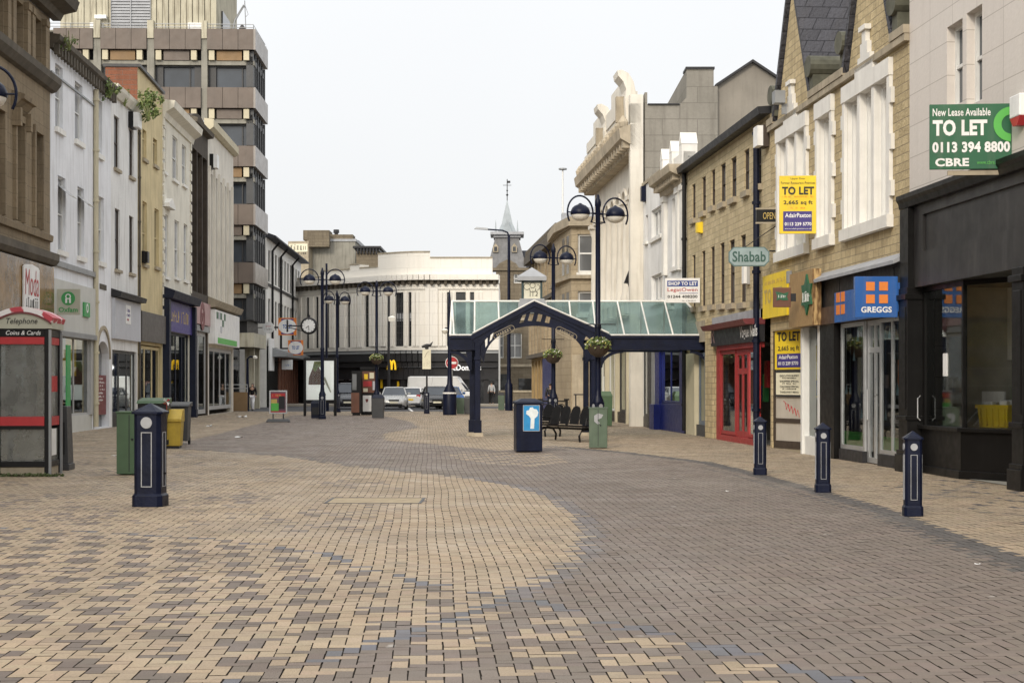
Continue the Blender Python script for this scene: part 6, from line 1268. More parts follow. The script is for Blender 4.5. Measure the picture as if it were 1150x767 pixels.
# --- classical hall with engaged columns
x1 = x0-0.004; x0 = Rr.x(668)
p = building(Rr, 'classical_hall', 'cream stone classical hall with arched bays between tall columns and a horned attic parapet')
zc = 10.6; za = 9.0; zb = 4.9; n = 8; bw = (x1-x0-1.0)/n
hs = [(x0+0.5+k*bw+bw*0.20, x0+0.5+(k+1)*bw-bw*0.20, zb+0.4, za+0.75) for k in range(n)]
b = MB(); b.facade(x0, x1, 0, zc, hs+[(x0+0.8, x1-0.8, 0, 3.4)], 0.9); b.quad((x0, 0, 0), (x0, 0, zc), (x0, 12, zc), (x0, 12, 0)); b.build('wall', 'portland', p)
for q in hs: window(p, q, 0.85, 'frame_dark', 'pane_grey', 0.09, True, 1)
for k in range(n+1):
    x = x0+0.5+k*bw; b = MB()
    b.lathe(x, -0.02, [(0.30, zb), (0.30, zb+0.25), (0.23, zb+0.4), (0.22, zb+1.5), (0.19, za-0.5), (0.27, za-0.25), (0.30, za-0.1)], 14); b.box(x-0.40, x+0.40, -0.36, -0.003, zb-0.5, zb-0.002); b.box(x-0.36, x+0.36, -0.34, -0.003, za-0.1, za+0.08); b.build('column', 'portland', p, True)
b = MB()
for h in hs:                                                        # round heads of the tall niches
    c = (h[0]+h[1])/2; r_ = (h[1]-h[0])/2; pts = [(c-r_*math.cos(q), za+0.02+0.70*math.sin(q)) for q in [math.pi*i/12 for i in range(13)]]
    b.prism(pts[:7]+[(c, za+0.755), (h[0]+0.002, za+0.755)], 0.003, 0.55); b.prism(pts[6:]+[(h[1]-0.002, za+0.755), (c, za+0.755)], 0.003, 0.55)
    b.ring(c, -0.003, za+0.02, r_+0.02, r_+0.16, 0.09, 14, 0, 0, math.pi)
b.build('arcade', 'portland', p)
b = MB(); b.box(x0, x1, -0.2, -0.003, zb-0.85, zb-0.55); b.build('sill_course', 'portland', p)
b = MB(); b.prismx([(0.0, zc), (-0.45, zc), (-0.5, zc+0.2), (-0.88, zc+0.42), (-0.95, zc+0.8), (-0.5, zc+0.95), (0.0, zc+1.0)], x0-0.4, x1); b.build('cornice', 'portland_dirty', p)
b = MB(); k = x0
while k < x1-0.2: b.box(k, k+0.28, -0.78, -0.48, zc+0.08, zc+0.36); k += 0.75
k = x0
while k < x1-0.2: b.lathe(k+0.3, -0.75, [(0.16, zc+0.86), (0.2, zc+1.05), (0.05, zc+1.3)], 8); k += 0.95
b.build('modillions', 'portland_dirty', p)
L_ = x1-x0
b = MB()
for (u, v, hh) in ((0, 0.2, 1.2), (0.2, 0.42, 1.9), (0.42, 0.62, 2.7), (0.62, 0.92, 3.6), (0.92, 1.0, 2.5)):
    pass
b.box(x0, x1, -0.5, -0.1, zc+1.0, zc+1.75)
def hx(px, n=-0.12): return min(Rr.x(px, n), x1)
for a, c, h in ((669, 677, 2.2), (677, 686, 2.75), (686, 698, 2.4), (698, 711, 2.95), (711, 716, 2.35)): b.box(hx(a), hx(c), -0.55, -0.12, zc+1.75, zc+h)
b.box(x1-0.4, x1, -0.5, -0.003, 0, zc+2.1)
b.build('attic', 'portland', p)
for a, tip in ((677, 13.5), (700, 13.75)):                          # curved acroteria leaning out over the street
    c = Rr.x(a, -0.6); z0 = tip-0.95; b = MB()
    b.prismx([(-0.56, z0-1.2), (-0.62, z0-0.2), (-0.57, z0+0.2), (-0.68, z0+0.5), (-0.88, z0+0.72), (-0.92, z0+0.92), (-0.74, z0+0.95), (-0.48, z0+0.82), (-0.28, z0+0.5), (-0.2, z0+0.1), (-0.2, z0-1.2)], c-0.6, c+0.6); b.build('horned_finial', 'portland', p)
    b = MB(); b.box(c-0.14, c+0.14, -0.9, -0.5, zc+1.2, z0); b.build('finial_bracket', 'portland_dirty', p)
Yw = Rr.world(x1)[1]
gw = thing('gable_wall', 'blank grey block gable wall with a chimney rising behind the yellow stone row', 'wall', (XA(724, Yw+0.1), Yw+0.12, 0), 0)
def gx(px): return XA(px, Yw+0.12)-XA(724, Yw+0.1)
def gz(py): return ZA(py, Yw+0.12)
b = MB(); b.prism([(gx(724), 0), (gx(806), 0), (gx(806), gz(97)), (gx(801.5), gz(97)), (gx(801.5), gz(78)), (gx(771), gz(78)), (gx(771), gz(110)), (gx(763), gz(118)), (gx(727), gz(118)), (gx(727), gz(104)), (gx(724), gz(104))], 0, 12.0); b.build('wall', 'grey_block', gw)
b = MB(); b.box(gx(770), gx(802.5), -0.05, 1.0, gz(78), gz(75.5)); b.box(gx(727.5), gx(763), -0.08, 0.3, gz(118), gz(116.8)); b.build('coping', 'charcoal', gw)
b = MB(); b.prism([(gx(806)+0.01, 0), (gx(900), 0), (gx(900), gz(104)), (gx(879), gz(86)), (gx(846), gz(69)), (gx(806)+0.01, gz(95))], 0.3, 12); b.build('rear_gable', M('brown_block', (0.22, 0.20, 0.17), 0.9, 0.15, 0.7, 0.3), gw)
b = MB()
for (a, ay), (c, cy) in (((804, 97), (846, 69)), ((846, 69), (902, 106))):
    b.add([(gx(a), 0.1, gz(ay)), (gx(c), 0.1, gz(cy)), (gx(c), 12, gz(cy)), (gx(a), 12, gz(ay)), (gx(a), 0.1, gz(ay)+0.1), (gx(c), 0.1, gz(cy)+0.1), (gx(c), 12, gz(cy)+0.1), (gx(a), 12, gz(ay)+0.1)], [(0,3,2,1),(4,5,6,7),(0,1,5,4),(1,2,6,5),(2,3,7,6),(3,0,4,7)])
b.build('roof_edge', 'charcoal', gw)
interior(p, x0+0.8, x1-0.8, 0.03, 3.4, 0.75, 3, 'shop_inside', 18, 121)
xq = [x1-0.8-(x1-x0-1.6)*k/4 for k in range(5)]
for k in range(4):
    shop_window(p, xq[k+1]+0.15, xq[k]-0.15, 0.45, 3.38, 2, 'frame_dark' if k % 2 else 'frame_white', 0.1, 0.15); b = MB(); b.box(xq[k+1]+0.15, xq[k]-0.15, 0.02, 0.5, 0, 0.45); b.build('stall_riser', 'black', p)
    b = MB(); b.box(xq[k]-0.15, xq[k]+0.15, -0.06, 0.12, 0, 3.38); b.build('shop_pier', 'cream_block', p)
b = MB(); b.box(x0+0.4, x1-0.4, -0.2, -0.003, 3.42, 4.3); b.build('fascia', 'pale_fascia', p)
fl = thing('floodlight', 'dark floodlight on a bent arm fixed to the classical hall above the canopy', 'lamp', (XA(718, 62.3), 62.3, ZA(328, 62.3)), 0)
b = MB(); b.tube([(0, 0, 0), (-0.35, 0, 0.1), (-0.42, 0, 0.35)], 0.045, 6); b.build('arm', 'black', fl)
b = MB(); b.add([(-0.6, -0.2, 0.35), (-0.3, -0.2, 0.3), (-0.25, -0.2, 0.72), (-0.42, -0.2, 0.82), (-0.6, 0.2, 0.35), (-0.3, 0.2, 0.3), (-0.25, 0.2, 0.72), (-0.42, 0.2, 0.82)], [(0,1,2,3),(7,6,5,4),(0,4,5,1),(1,5,6,2),(2,6,7,3),(3,7,4,0)]); b.build('lamp_body', 'black', fl)
# --- bay-fronted Victorian building beyond the hall
p = thing('victorian_building', 'weathered stone corner building with sash windows and canted corner beyond the classical hall', 'building', (XA(641.5, 80.3), 80.3, 0), 0)
def vx(px, Y=80.3): return XA(px, Y)-XA(641.5, 80.3)
def vz(py, Y=80.3): return ZA(py, Y)
H = [(vx(649), vx(667.5), vz(306), vz(263)), (vx(649), vx(667.5), vz(352), vz(327))]
ztop = vz(252); cl = Vector((vx(629, 84), 3.7))
b = MB(); b.facade(0, 6, 0, ztop, H, 0.25); b.quad((0, 0, 0), (0, 0, ztop), (cl.x, cl.y, ztop), (cl.x, cl.y, 0)); b.quad((cl.x, cl.y, 0), (cl.x, cl.y, ztop), (cl.x-0.3, 9, ztop), (cl.x-0.3, 9, 0)); b.quad((6, 0, 0), (6, 9, 0), (6, 9, ztop), (6, 0, ztop)); b.quad((cl.x-0.3, 9, 0), (6, 9, 0), (6, 9, ztop), (cl.x-0.3, 9, ztop)); b.build('wall', 'victorian_stone', p)
for q in H: window(p, q, 0.2, 'frame_white', 'pane_grey', 0.1, True, 0, 0.2)
b = MB()
for z0, z1, o in ((ztop-0.1, ztop+0.35, 0.35), (vz(256), vz(254), 0.15), (vz(313), vz(309), 0.22)):
    b.prismz([(-o*0.4, -o), (6, -o), (6, 0.1), (0.2, 0.1), (cl.x+0.1, cl.y), (cl.x-0.2, 9), (cl.x-0.2-o, 9), (cl.x-o, cl.y-o*0.4)], z0, z1)
b.build('cornice', 'stone_trim', p)
b = MB(); b.prismz([(0.1, 0.1), (6, 0.1), (6, 9), (cl.x, 9), (cl.x+0.1, cl.y)], ztop+0.35, ztop+0.45); b.lathe(1.4, 1.6, [(1.45, ztop+0.45), (1.35, ztop+0.75), (0.9, ztop+0.95), (0.3, ztop+1.0)], 16); b.box(cl.x+0.1, cl.x+1.1, 4.0, 5.0, ztop+0.3, ztop+1.0); b.build('roof', 'lead', p)
b = MB(); d = Vector((0, 0))-cl
for k in (0.3, 0.7):
    c = cl+d*k; e = d.normalized()*0.42; nn = Vector((d.y, -d.x)).normalized()*0.0; off = Vector((-0.006, -0.003))
    for z0, z1 in ((vz(306), vz(263)), (vz(352), vz(327))):
        P, Q_ = c-e+off, c+e+off; b.quad((*P, z0), (*Q_, z0), (*Q_, z1), (*P, z1))
b.build('window', 'pane_dark', p)
b = MB(); b.box(0.05, 0.6, -0.1, -0.003, 0, 3.1); b.box(0.9, 1.6, -0.06, -0.003, 0, 2.6); b.build('pilaster', 'portland_dirty', p)
# ornate row beyond it
V = Fr(*Rr.world(Rr.x(597)), Rr.rz); ln = Rr.x(632)-Rr.x(597)
p = thing('ornate_building', 'warm lit ornate stone row with close-set pilasters far down the right side', 'building', (V.o.x, V.o.y, 0), V.rz)
zt = 10.2; n = 9; bw = ln/n
hs = []
for k in range(n): hs += [(k*bw+bw*0.3, (k+1)*bw-bw*0.22, 4.6, 6.6), (k*bw+bw*0.3, (k+1)*bw-bw*0.22, 7.2, 9.2)]
b = MB(); b.facade(0, ln, 0, zt, hs+[(k*bw+bw*0.25, (k+1)*bw-bw*0.2, 0, 3.2) for k in range(n)], 0.35); b.shell(0, ln, 0, zt, 10); b.build('wall', M('warm_stone', (0.40, 0.28, 0.13), 0.9, 0.2, 1.2, 0.4), p)
for q in hs: window(p, q, 0.3, 'frame_dark', 'pane_dark', 0.08, True, 0)
b = MB()
for k in range(n+1): b.box(k*bw-0.18, k*bw+0.28, -0.2, -0.003, 3.6, zt-0.5)
b.build('pilaster', 'victorian_stone', p)
b = MB(); b.box(0, ln, -0.55, -0.002, zt-0.45, zt+0.1); b.box(0, ln, -0.3, -0.002, 6.75, 7.0); b.box(0, ln, -0.4, -0.002, 3.35, 3.6)
k = 0.1
while k < ln: b.box(k, k+0.2, -0.45, -0.01, zt+0.1, zt+0.5); k += 0.5
b.build('cornice', 'stone_dark', p); roof_flat(p, 0, ln, zt+0.08, 10, -0.1, 'slate')
b = MB()
for k in range(n): b.quad((k*bw+bw*0.25, 0.35, 0), ((k+1)*bw-bw*0.2, 0.35, 0), ((k+1)*bw-bw*0.2, 0.35, 3.2), (k*bw+bw*0.25, 0.35, 3.2))
b.build('shop_glazing', 'pane_dark', p)
b = MB(); b.box(ln*0.55, ln*0.95, -0.3, -0.21, 0, 3.2); b.build('blue_shopfront', 'blue_shop', p)
# ------------------------------------------------------------------ glass market canopy
CYF, CYR, CYB = 50.0, 51.6, 53.2
zr, ze = 4.28, 3.14; xl = XA(505.5, CYF); xrr = XA(770, CYR); xr = XA(803, CYF)
p = thing('market_canopy', 'navy iron market canopy with green tinted glass roof and arched gable across the street', 'canopy', (0, CYR, 0), 0)
yf, yb = CYF-CYR, CYB-CYR; gx_ = XA(600, 49.7); gl, gr = XA(531, 49.7), XA(684, 49.7); gy = 49.7-CYR; zpk = ZA(338.5, 49.7)
b = MB()
xi0, xi1 = XA(541, CYF), XA(668, CYF)
b.quad((xl, yf, ze), (xi0, yf, ze), (gx_, 0, zr), (xl, 0, zr)); b.quad((xi1, yf, ze), (xr, yf, ze), (xrr, 0, zr), (gx_, 0, zr)); gyb = yb+0.3; b.quad((xl, yb, ze), (xl, 0, zr), (gx_, 0, zr), (xi0, yb, ze)); b.quad((xi1, yb, ze), (gx_, 0, zr), (xrr, 0, zr), (xr, yb, ze)); b.quad((xi0, yb, ze), (gx_, 0, zr), (gx_, gyb, zpk), (gl+0.25, gyb, ze)); b.quad((xi1, yb, ze), (gr-0.25, gyb, ze), (gx_, gyb, zpk), (gx_, 0, zr)); b.quad((xr, yf, ze), (xr, yb, ze), (xrr, 0, zr))
b.quad((xi0, yf, ze), (gl+0.25, gy, ze), (gx_, gy, zpk), (gx_, 0, zr)); b.quad((xi1, yf, ze), (gx_, 0, zr), (gx_, gy, zpk), (gr-0.25, gy, ze))
b.build('roof_glass', 'canopy_glass', p)
b = MB()
def bar(P, Q_, r_=0.028): b.tube([P, Q_], r_, 6)
bar((xl, 0, zr), (xrr, 0, zr), 0.04); bar((xl, yf, ze+0.01), (xi0, yf, ze+0.01), 0.03); bar((xi1, yf, ze+0.01), (xr, yf, ze+0.01), 0.03); bar((xl, yb, ze+0.01), (xi0, yb, ze+0.01), 0.03); bar((xi1, yb, ze+0.01), (xr, yb, ze+0.01), 0.03); bar((gl, gyb, ze+0.06), (gx_, gyb, zpk+0.03), 0.05); bar((gr, gyb, ze+0.06), (gx_, gyb, zpk+0.03), 0.05)
for px0, px1 in ((505.5, 507), (533, 530), (558, 556), (583, 581)): pass
n = 0; x = xl; 
for k in range(12):
    x = xl+0.76*k; xe_ = x-0.05
    if x > xrr: break
    if gx_-2.0 < x < gx_+2.2:
        t = abs(x-gx_)/(xi1-xi0)*2; zz = zr-(zr-ze)*min(1, t); yy = yf*min(1, t); bar((x, yy, zz), (x-0.03, 0, zr))
    else: bar((x+0.12, yf, ze), (x, 0, zr))
    if not gx_-2.0 < x < gx_+2.2: bar((x+0.12, yb, ze), (x, 0, zr))
bar((xr, yf, ze), (xrr, 0, zr), 0.035); bar((xr, yb, ze), (xrr, 0, zr), 0.035); bar((xl, yf, ze), (xl, 0, zr), 0.035); bar((xl, yb, ze), (xl, 0, zr), 0.035)
bar((gl, gy, ze+0.06), (gx_, gy, zpk+0.03), 0.03); bar((gr, gy, ze+0.06), (gx_, gy, zpk+0.03), 0.03)
b.build('glazing_bar', 'trim_white', p)
zb_ = 2.68
b = MB()
b.box(xl, xi0-0.02, yf-0.05, yf+0.12, zb_, ze-0.02); b.box(xi1+0.02, xr, yf-0.05, yf+0.12, zb_, ze-0.02); b.box(xl, xi0-0.02, yb-0.1, yb+0.05, zb_, ze-0.02); b.box(xi1+0.02, xr, yb-0.1, yb+0.05, zb_, ze-0.02); b.box(xr-0.1, xr, yf+0.13, yb-0.11, zb_+0.02, ze-0.03); b.box(xl, xl+0.1, yf+0.13, yb-0.11, zb_+0.02, ze-0.03)
b.box(xl, xi0-0.02, yf-0.09, yf-0.05, zb_, zb_+0.08); b.box(xi1+0.02, xr, yf-0.09, yf-0.05, zb_, zb_+0.08); b.box(xl, xi0, yf-0.10, yf-0.05, ze-0.1, ze-0.02); b.box(xi1, xr, yf-0.10, yf-0.05, ze-0.1, ze-0.02)
b.build('beam', 'navy', p)
# arched gable: barge boards above, arch rib below, pierced panel between
xA0, xA1 = XA(543, 49.7), XA(657, 49.7); zs_, zap = ZA(408, 49.7), ZA(366, 49.7); xc = (xA0+xA1)/2+0.02; N = 36
def inner(t): a = math.pi*(1-t); return (xc+(xA1-xA0)/2*math.cos(a), zs_+(zap-zs_)*math.sin(a)**0.9)
def outer(t):
    x = gl+(gr-gl)*t; return (x, ze-0.1+(zpk-ze+0.1)*(1-abs(x-gx_)/((gx_-gl) if x < gx_ else (gr-gx_))))
def lerp(a, c, t): return (a[0]+(c[0]-a[0])*t, a[1]+(c[1]-a[1])*t)
b = MB(); holes = {3: 1, 5: 1, 14: 1, 16: 1, 18: 1, 20: 1, 31: 1, 33: 1}
for k in range(N):
    t0, t1 = k/N, (k+1)/N; O0, O1, I0, I1 = outer(t0), outer(t1), inner(t0), inner(t1)
    for u, v in ((0, 0.42), (0.42, 0.78), (0.78, 1.0)):
        if u == 0.42 and k in holes: continue
        y0, y1 = (gy-0.04, gy+0.12) if u == 0 else (gy-0.005, gy+0.07) if u == 0.42 else (gy-0.03, gy+0.10)
        b.prism([lerp(O0, I0, u), lerp(O1, I1, u), lerp(O1, I1, v), lerp(O0, I0, v)], y0, y1)
b.build('arched_gable', 'navy', p)
b = MB(); w_ = 0.11
for s0, s1 in (((gl-0.05, ze), (gx_, zpk)), ((gx_, zpk), (gr+0.05, ze))):
    b.prism([(s0[0], s0[1]-0.16), (s1[0], s1[1]-0.16), (s1[0], s1[1]), (s0[0], s0[1])], gy-0.075, gy-0.03)
b.build('barge_board', 'navy', p)
for s, word, c in ((1, 'MARKET', (XA(566, 49.7), ZA(373, 49.7))), (-1, 'AVENUE', (XA(636, 49.7), ZA(374.5, 49.7)))):
    an = math.atan2(zpk-ze, gx_-gl)*s*0.9
    pl = MB(); pl.ring(0, 0, 0, 0.09, 0.105, 0.01, 16, 0, math.pi/2, 1.5*math.pi); pl.v = [(x-0.25, y, z) for x, y, z in pl.v]; k = len(pl.v)
    pl.ring(0, 0, 0, 0.09, 0.105, 0.01, 16, 0, -math.pi/2, math.pi/2); pl.v[k:] = [(x+0.25, y, z) for x, y, z in pl.v[k:]]
    pl.box(-0.25, 0.25, -0.01, 0, 0.09, 0.105); pl.box(-0.25, 0.25, -0.01, 0, -0.105, -0.09)
    o = pl.build('name_plate', 'stone_trim', p); o.location = (c[0], gy-0.045, c[1]); o.rotation_euler = (0, -an, 0)
    text(word, 'stone_trim', o, 0, 0, 0.5, 0.10, 0.0, 0.006, 0.01)
# columns in pairs, curved brackets
cols_ = [(XA(530.5, 50.35), 50.35), (XA(536.5, 49.75), 49.75), (XA(658, 50.3), 50.3), (XA(667, 49.75), 49.75), (XA(533, 53), 53.0), (XA(665, 53), 53.0), (xr-0.12, 51.9), (xr-0.1, CYF+0.1)]
for x, y in cols_:
    b = MB(); yy = y-CYR; b.box(x-0.085, x+0.085, yy-0.085, yy+0.085, 0.1, 3.0); b.box(x-0.11, x+0.11, yy-0.11, yy+0.11, 2.36, 2.46); b.box(x-0.12, x+0.12, yy-0.12, yy+0.12, 0.0, 0.5); cb = b.build('column', 'navy', p, bevel=0.01)
    b = MB(); b.frus(x-0.19, x+0.19, yy-0.17, yy+0.17, -0.01, 0.11, 0.03); b.build('base_stone', 'portland_dirty', cb)
def bracket(xa, xb, yy, sz=0.5):
    b = MB(); n = 10; s = 1 if xb > xa else -1; W_ = abs(xb-xa)
    for k in range(n):
        a0, a1 = math.pi/2*k/n, math.pi/2*(k+1)/n
        P = lambda a, r_: (xa+s*(W_-W_*r_*math.cos(a)), zb_-sz+sz*r_*math.sin(a)-0.0)
        b.prism([P(a0, 1.0), P(a1, 1.0), P(a1, 0.84), P(a0, 0.84)], yy-0.04, yy+0.04)
    b.prism([(xa, zb_-sz), (xa+s*0.02, zb_-sz), (xa+s*W_*0.3, zb_-0.02), (xa, zb_)], yy-0.03, yy+0.03)
    return b.build('bracket', 'navy', p)
bracket(XA(530, 50), xl, yf+0.02, 0.62); bracket(XA(672, 50), XA(700, 50), yf+0.02, 0.55); bracket(xr-0.15, XA(775, 50), yf+0.02, 0.6)
# clock turret on the ridge
ct = thing('canopy_turret', 'small cream panelled turret with a grey pyramid roof on the ridge of the glass canopy', 'turret', (XA(597.3, CYR), CYR, zr-0.05), 0)
h = ZA(316, CYR)-ZA(338, CYR); hw = XA(610, CYR)-XA(597.3, CYR)-0.03; z0 = 0.12
b = MB(); b.frus(-hw-0.12, hw+0.12, -hw-0.12, hw+0.12, -0.35, 0.0, 0.02); b.box(-hw-0.06, hw+0.06, -hw-0.06, hw+0.06, 0, z0); b.build('base', 'lead', ct)
zt = ZA(316, CYR)-zr+0.05
b = MB()
for sx in (-1, 1):
    for sy in (-1, 1): b.box(sx*hw-0.035*(sx+1)+0.0, sx*hw-0.035*(sx-1), sy*hw-0.035*(sy+1), sy*hw-0.035*(sy-1), z0, zt)
b.box(-hw, hw, -hw, hw, zt-0.05, zt); b.build('frame', M('dark_teal_frame', (0.02, 0.05, 0.055), 0.4), ct)
b = MB(); b.box(-hw+0.04, hw-0.04, -hw+0.03, hw-0.03, z0, zt-0.05); b.build('panel', M('dial_cream', (0.68, 0.66, 0.53), 0.5, 0.06, 3), ct)
b = MB(); yy = -hw+0.018
for c, r_, a0, a1 in (((-0.16, 0.1), 0.10, 0.5, 5.5), ((0.02, 0.14), 0.085, 0, 6.28), ((0.02, 0.02), 0.10, 2.8, 6.5), ((0.17, 0.08), 0.08, -1.5, 1.6), ((0.10, -0.12), 0.07, -1.6, 1.6)):
    cz = (z0+zt)/2; b.tube([(c[0]+r_*math.cos(a0+(a1-a0)*k/14), yy, cz+c[1]+r_*math.sin(a0+(a1-a0)*k/14)) for k in range(15)], 0.007, 5)
for x in (-0.06, 0.03, 0.16): b.tube([(x, yy, (z0+zt)/2-0.22), (x, yy, (z0+zt)/2-0.02)], 0.007, 5)
b.build('monogram', 'charcoal', ct)
b = MB(); e = hw+0.13; b.box(-e, e, -e, e, zt, zt+0.13); b.add([(-e, -e, zt+0.13), (e, -e, zt+0.13), (e, e, zt+0.13), (-e, e, zt+0.13), (0, 0, zt+0.45)], [(0,1,4),(1,2,4),(2,3,4),(3,0,4)]); b.build('roof', 'lead', ct)

# ------------------------------------------------------------------ bollards, lamps, baskets
def bollard_parts(root, w_, h, badge=True, cap=True, y0=0.0):
    hw = w_/2; b = MB(); ch = hw*0.28
    oc = [(-hw+ch, -hw), (hw-ch, -hw), (hw, -hw+ch), (hw, hw-ch), (hw-ch, hw), (-hw+ch, hw), (-hw, hw-ch), (-hw, -hw+ch)]
    b.prismz(oc, h*0.12, h*0.90); b.build('shaft', 'navy', root, bevel=0.006)
    b = MB(); k = 1.13; b.prismz([(x*k, y*k) for x, y in oc], 0, h*0.105); b.add([(x*k, y*k, h*0.105) for x, y in oc]+[(x, y, h*0.125) for x, y in oc], [(i, (i+1) % 8, (i+1) % 8+8, i+8) for i in range(8)]); b.build('base', 'navy', root, bevel=0.005)
    if cap:
        b = MB(); k = 1.16; b.prismz([(x*k, y*k) for x, y in oc], h*0.895, h*0.915); b.add([(x*k, y*k, h*0.915) for x, y in oc]+[(0, 0, h)], [(i, (i+1) % 8, 8) for i in range(8)]); b.build('cap', 'navy', root)
    pw = hw*0.40; z0, z1 = h*0.19, h*0.72; t = max(0.006, w_*0.032)
    for yy, nm in ((-hw, 0), (hw, 1)):
        s = -1 if nm == 0 else 1; e0, e1 = sorted((yy+s*0.001, yy+s*0.008)); b = MB()
        b.box(-pw, -pw+t, e0, e1, z0, z1); b.box(pw-t, pw, e0, e1, z0, z1); b.box(-pw+t, pw-t, e0, e1, z0, z0+t); b.box(-pw+t, pw-t, e0, e1, z1-t, z1); b.build('white_outline', 'lead', root)
    for s in (-1, 1):
        e0, e1 = sorted((s*(hw+0.001), s*(hw+0.008))); b = MB(); b.box(e0, e1, -pw, -pw+t, z0, z1); b.box(e0, e1, pw-t, pw, z0, z1); b.box(e0, e1, -pw+t, pw-t, z0, z0+t); b.box(e0, e1, -pw+t, pw-t, z1-t, z1); b.build('white_outline', 'lead', root)
    if badge:
        b = MB(); b.disc(0, -hw, h*0.81, hw*0.42, 0.012, 18); 
        k = len(b.v); b.disc(0, -hw, h*0.81, hw*0.42, 0.012, 18); b.v[k:] = [(y, x, z) for x, y, z in b.v[k:]]; b.build('badge', 'lead', root)
bol = thing('bollard', 'navy cast bollard nearest the empty black shopfront', 'bollard', (*G(1025, 579), 0), R(-5), 'bollards along the right pavement')
bollard_parts(bol, 0.205, 1.04)
copy_tree(bol, None, G(924, 552.5), R(-4), 'navy cast bollard in front of the bakery door side window')
copy_tree(bol, None, G(853.5, 533), R(-3), 'navy cast bollard in front of the boarded recess and red shop, farthest of three')
fpil = thing('feeder_pillar', 'stout navy square pillar with a white circle and outlined panel before the green cabinet', 'pillar', (*G(169, 568), 0), R(-4))
bollard_parts(fpil, 0.36, 1.36)
b = MB(); b.lathe(0.192, 0.02, [(0.0, 0.42), (0.016, 0.42), (0.016, 0.445), (0.0, 0.445)], 8); b.build('lock', 'charcoal', fpil)

def lamp(label, x, y, h, rot, first=None):
    if first:
        c = copy_tree(first, None, (x, y), rot, label); return c
    t = thing('street_lamp', label, 'street lamp', (x, y, 0), rot, 'twin-arm street lamps')
    bollard_parts(t, 0.30, 1.22, True, False)
    b = MB(); b.lathe(0, 0, [(0.17, 1.1), (0.16, 1.16), (0.10, 1.30), (0.085, 1.5), (0.082, 3.2), (0.10, 3.22), (0.10, 3.3), (0.075, 3.34), (0.070, h-0.25), (0.09, h-0.22), (0.09, h-0.1), (0.05, h), (0.03, h+0.1)], 14); b.build('post', 'navy', t, True)
    for s in (-1, 1):
        cx = s*0.60; cz = h-0.45; r_ = 0.43
        b = MB(); b.tube([(cx+r_*math.cos(a), 0, cz+r_*math.sin(a)*1.12) for a in [math.pi*(-0.18)+math.pi*1.36*k/22 for k in range(23)]], 0.026, 8)
        b.tube([(s*0.07, 0, cz), (cx-s*r_, 0, cz)], 0.03, 8); b.tube([(s*0.07, 0, cz-0.28), (cx-s*r_*0.86, 0, cz-0.24)], 0.016, 6)
        b.tube([(cx-r_, 0, cz), (cx+r_, 0, cz)], 0.02, 6); a_ = b.build('arm', 'navy', t, True)
        b = MB(); b.lathe(cx, 0, [(0.27, cz-0.06), (0.285, cz-0.03), (0.27, cz+0.06), (0.23, cz+0.14), (0.16, cz+0.20), (0.07, cz+0.235), (0.03, cz+0.27)], 20); d_ = b.build('lamp_head', 'navy', a_, True)
        b = MB(); b.lathe(cx, 0, [(0.26, cz-0.062), (0.25, cz-0.10), (0.21, cz-0.17), (0.13, cz-0.22), (0.04, cz-0.24)], 20); b.build('bowl', 'globe', a_, True)
    return t
la = lamp('twin-arm navy street lamp rising in front of the glass canopy, with a flower basket', XA(671.5, 46), 46.0, 6.95, R(30))
lamp('twin-arm navy street lamp behind the canopy arch with a flower basket', XA(621.5, 62), 62.0, 7, R(30), la)
lamp('twin-arm navy street lamp standing in front of the poster panel', *G(362, 470.5), 7, R(4), la)
lamp('twin-arm navy street lamp just right of the poster panel, lower in view', *G(378.5, 463), 7, R(47), la)
lamp('twin-arm navy street lamp by the advertising kiosk, with a flower basket', XA(423, 84), 84.0, 7, R(6), la)
lamp('twin-arm street lamp at the left edge with only one arm in view', XA(-10, 27)-0.62, 27.0, 7, R(3), la)
def basket(label, px, py, Y, wpx, lamp_px, first=None):
    x, z = XA(px, Y-0.25), ZA(py, Y-0.25)
    if first: return copy_tree(first, None, (x, Y-0.25, z), random.uniform(0, 1), label)
    t = thing('flower_basket', label, 'hanging basket', (x, Y-0.25, z), 0, 'hanging flower baskets')
    b = MB(); b.lathe(0, 0, [(0.08, -0.32), (0.22, -0.24), (0.31, -0.10), (0.34, 0.0), (0.32, 0.01)], 18); b.build('bowl', 'frame_brown', t, True)
    b = MB()
    for k in range(3): a = 2.1*k; b.tube([(0.35*math.cos(a), 0.35*math.sin(a), 0), (0, 0, 0.62)], 0.006, 4)
    b.tube([(-0.42, 0.1, 0.62), (0.5, 0.1, 0.62)], 0.016, 5); b.tube([(0, 0, 0.62), (0, 0.3, 0.62)], 0.016, 5); b.build('hanger', 'black', t)
    rnd = random.Random(5)
    def pt():
        a = rnd.uniform(0, 6.28); r_ = 0.37*math.sqrt(rnd.random()); return (r_*math.cos(a), r_*math.sin(a), 0.04+0.20*(1-(r_/0.42)**2)*rnd.uniform(0.2, 1.1)-(0.16*rnd.random() if r_ > 0.34 else 0))
    b = MB(); leaves(b, pt, 620, 0.045, rnd, 2); b.build('foliage', ['leaf', 'leaf_pale'], t)
    def pf(): q = pt(); return (q[0]*1.04, q[1]*1.04, q[2]+0.03)
    b = MB(); leaves(b, pf, 70, 0.038, rnd, 2); b.build('blossom', ['flower', 'trim_white'], t); return t
fb = basket('flower basket with yellow blooms hung on the lamp before the canopy', 672, 388.5, 45.9, 29, 671)
basket('flower basket seen through the canopy arch on the lamp behind it', 621, 399, 61.9, 24, 621, fb)
basket('flower basket on the lamp above the advertising kiosk', 423, 402.5, 83.9, 14, 423, fb)

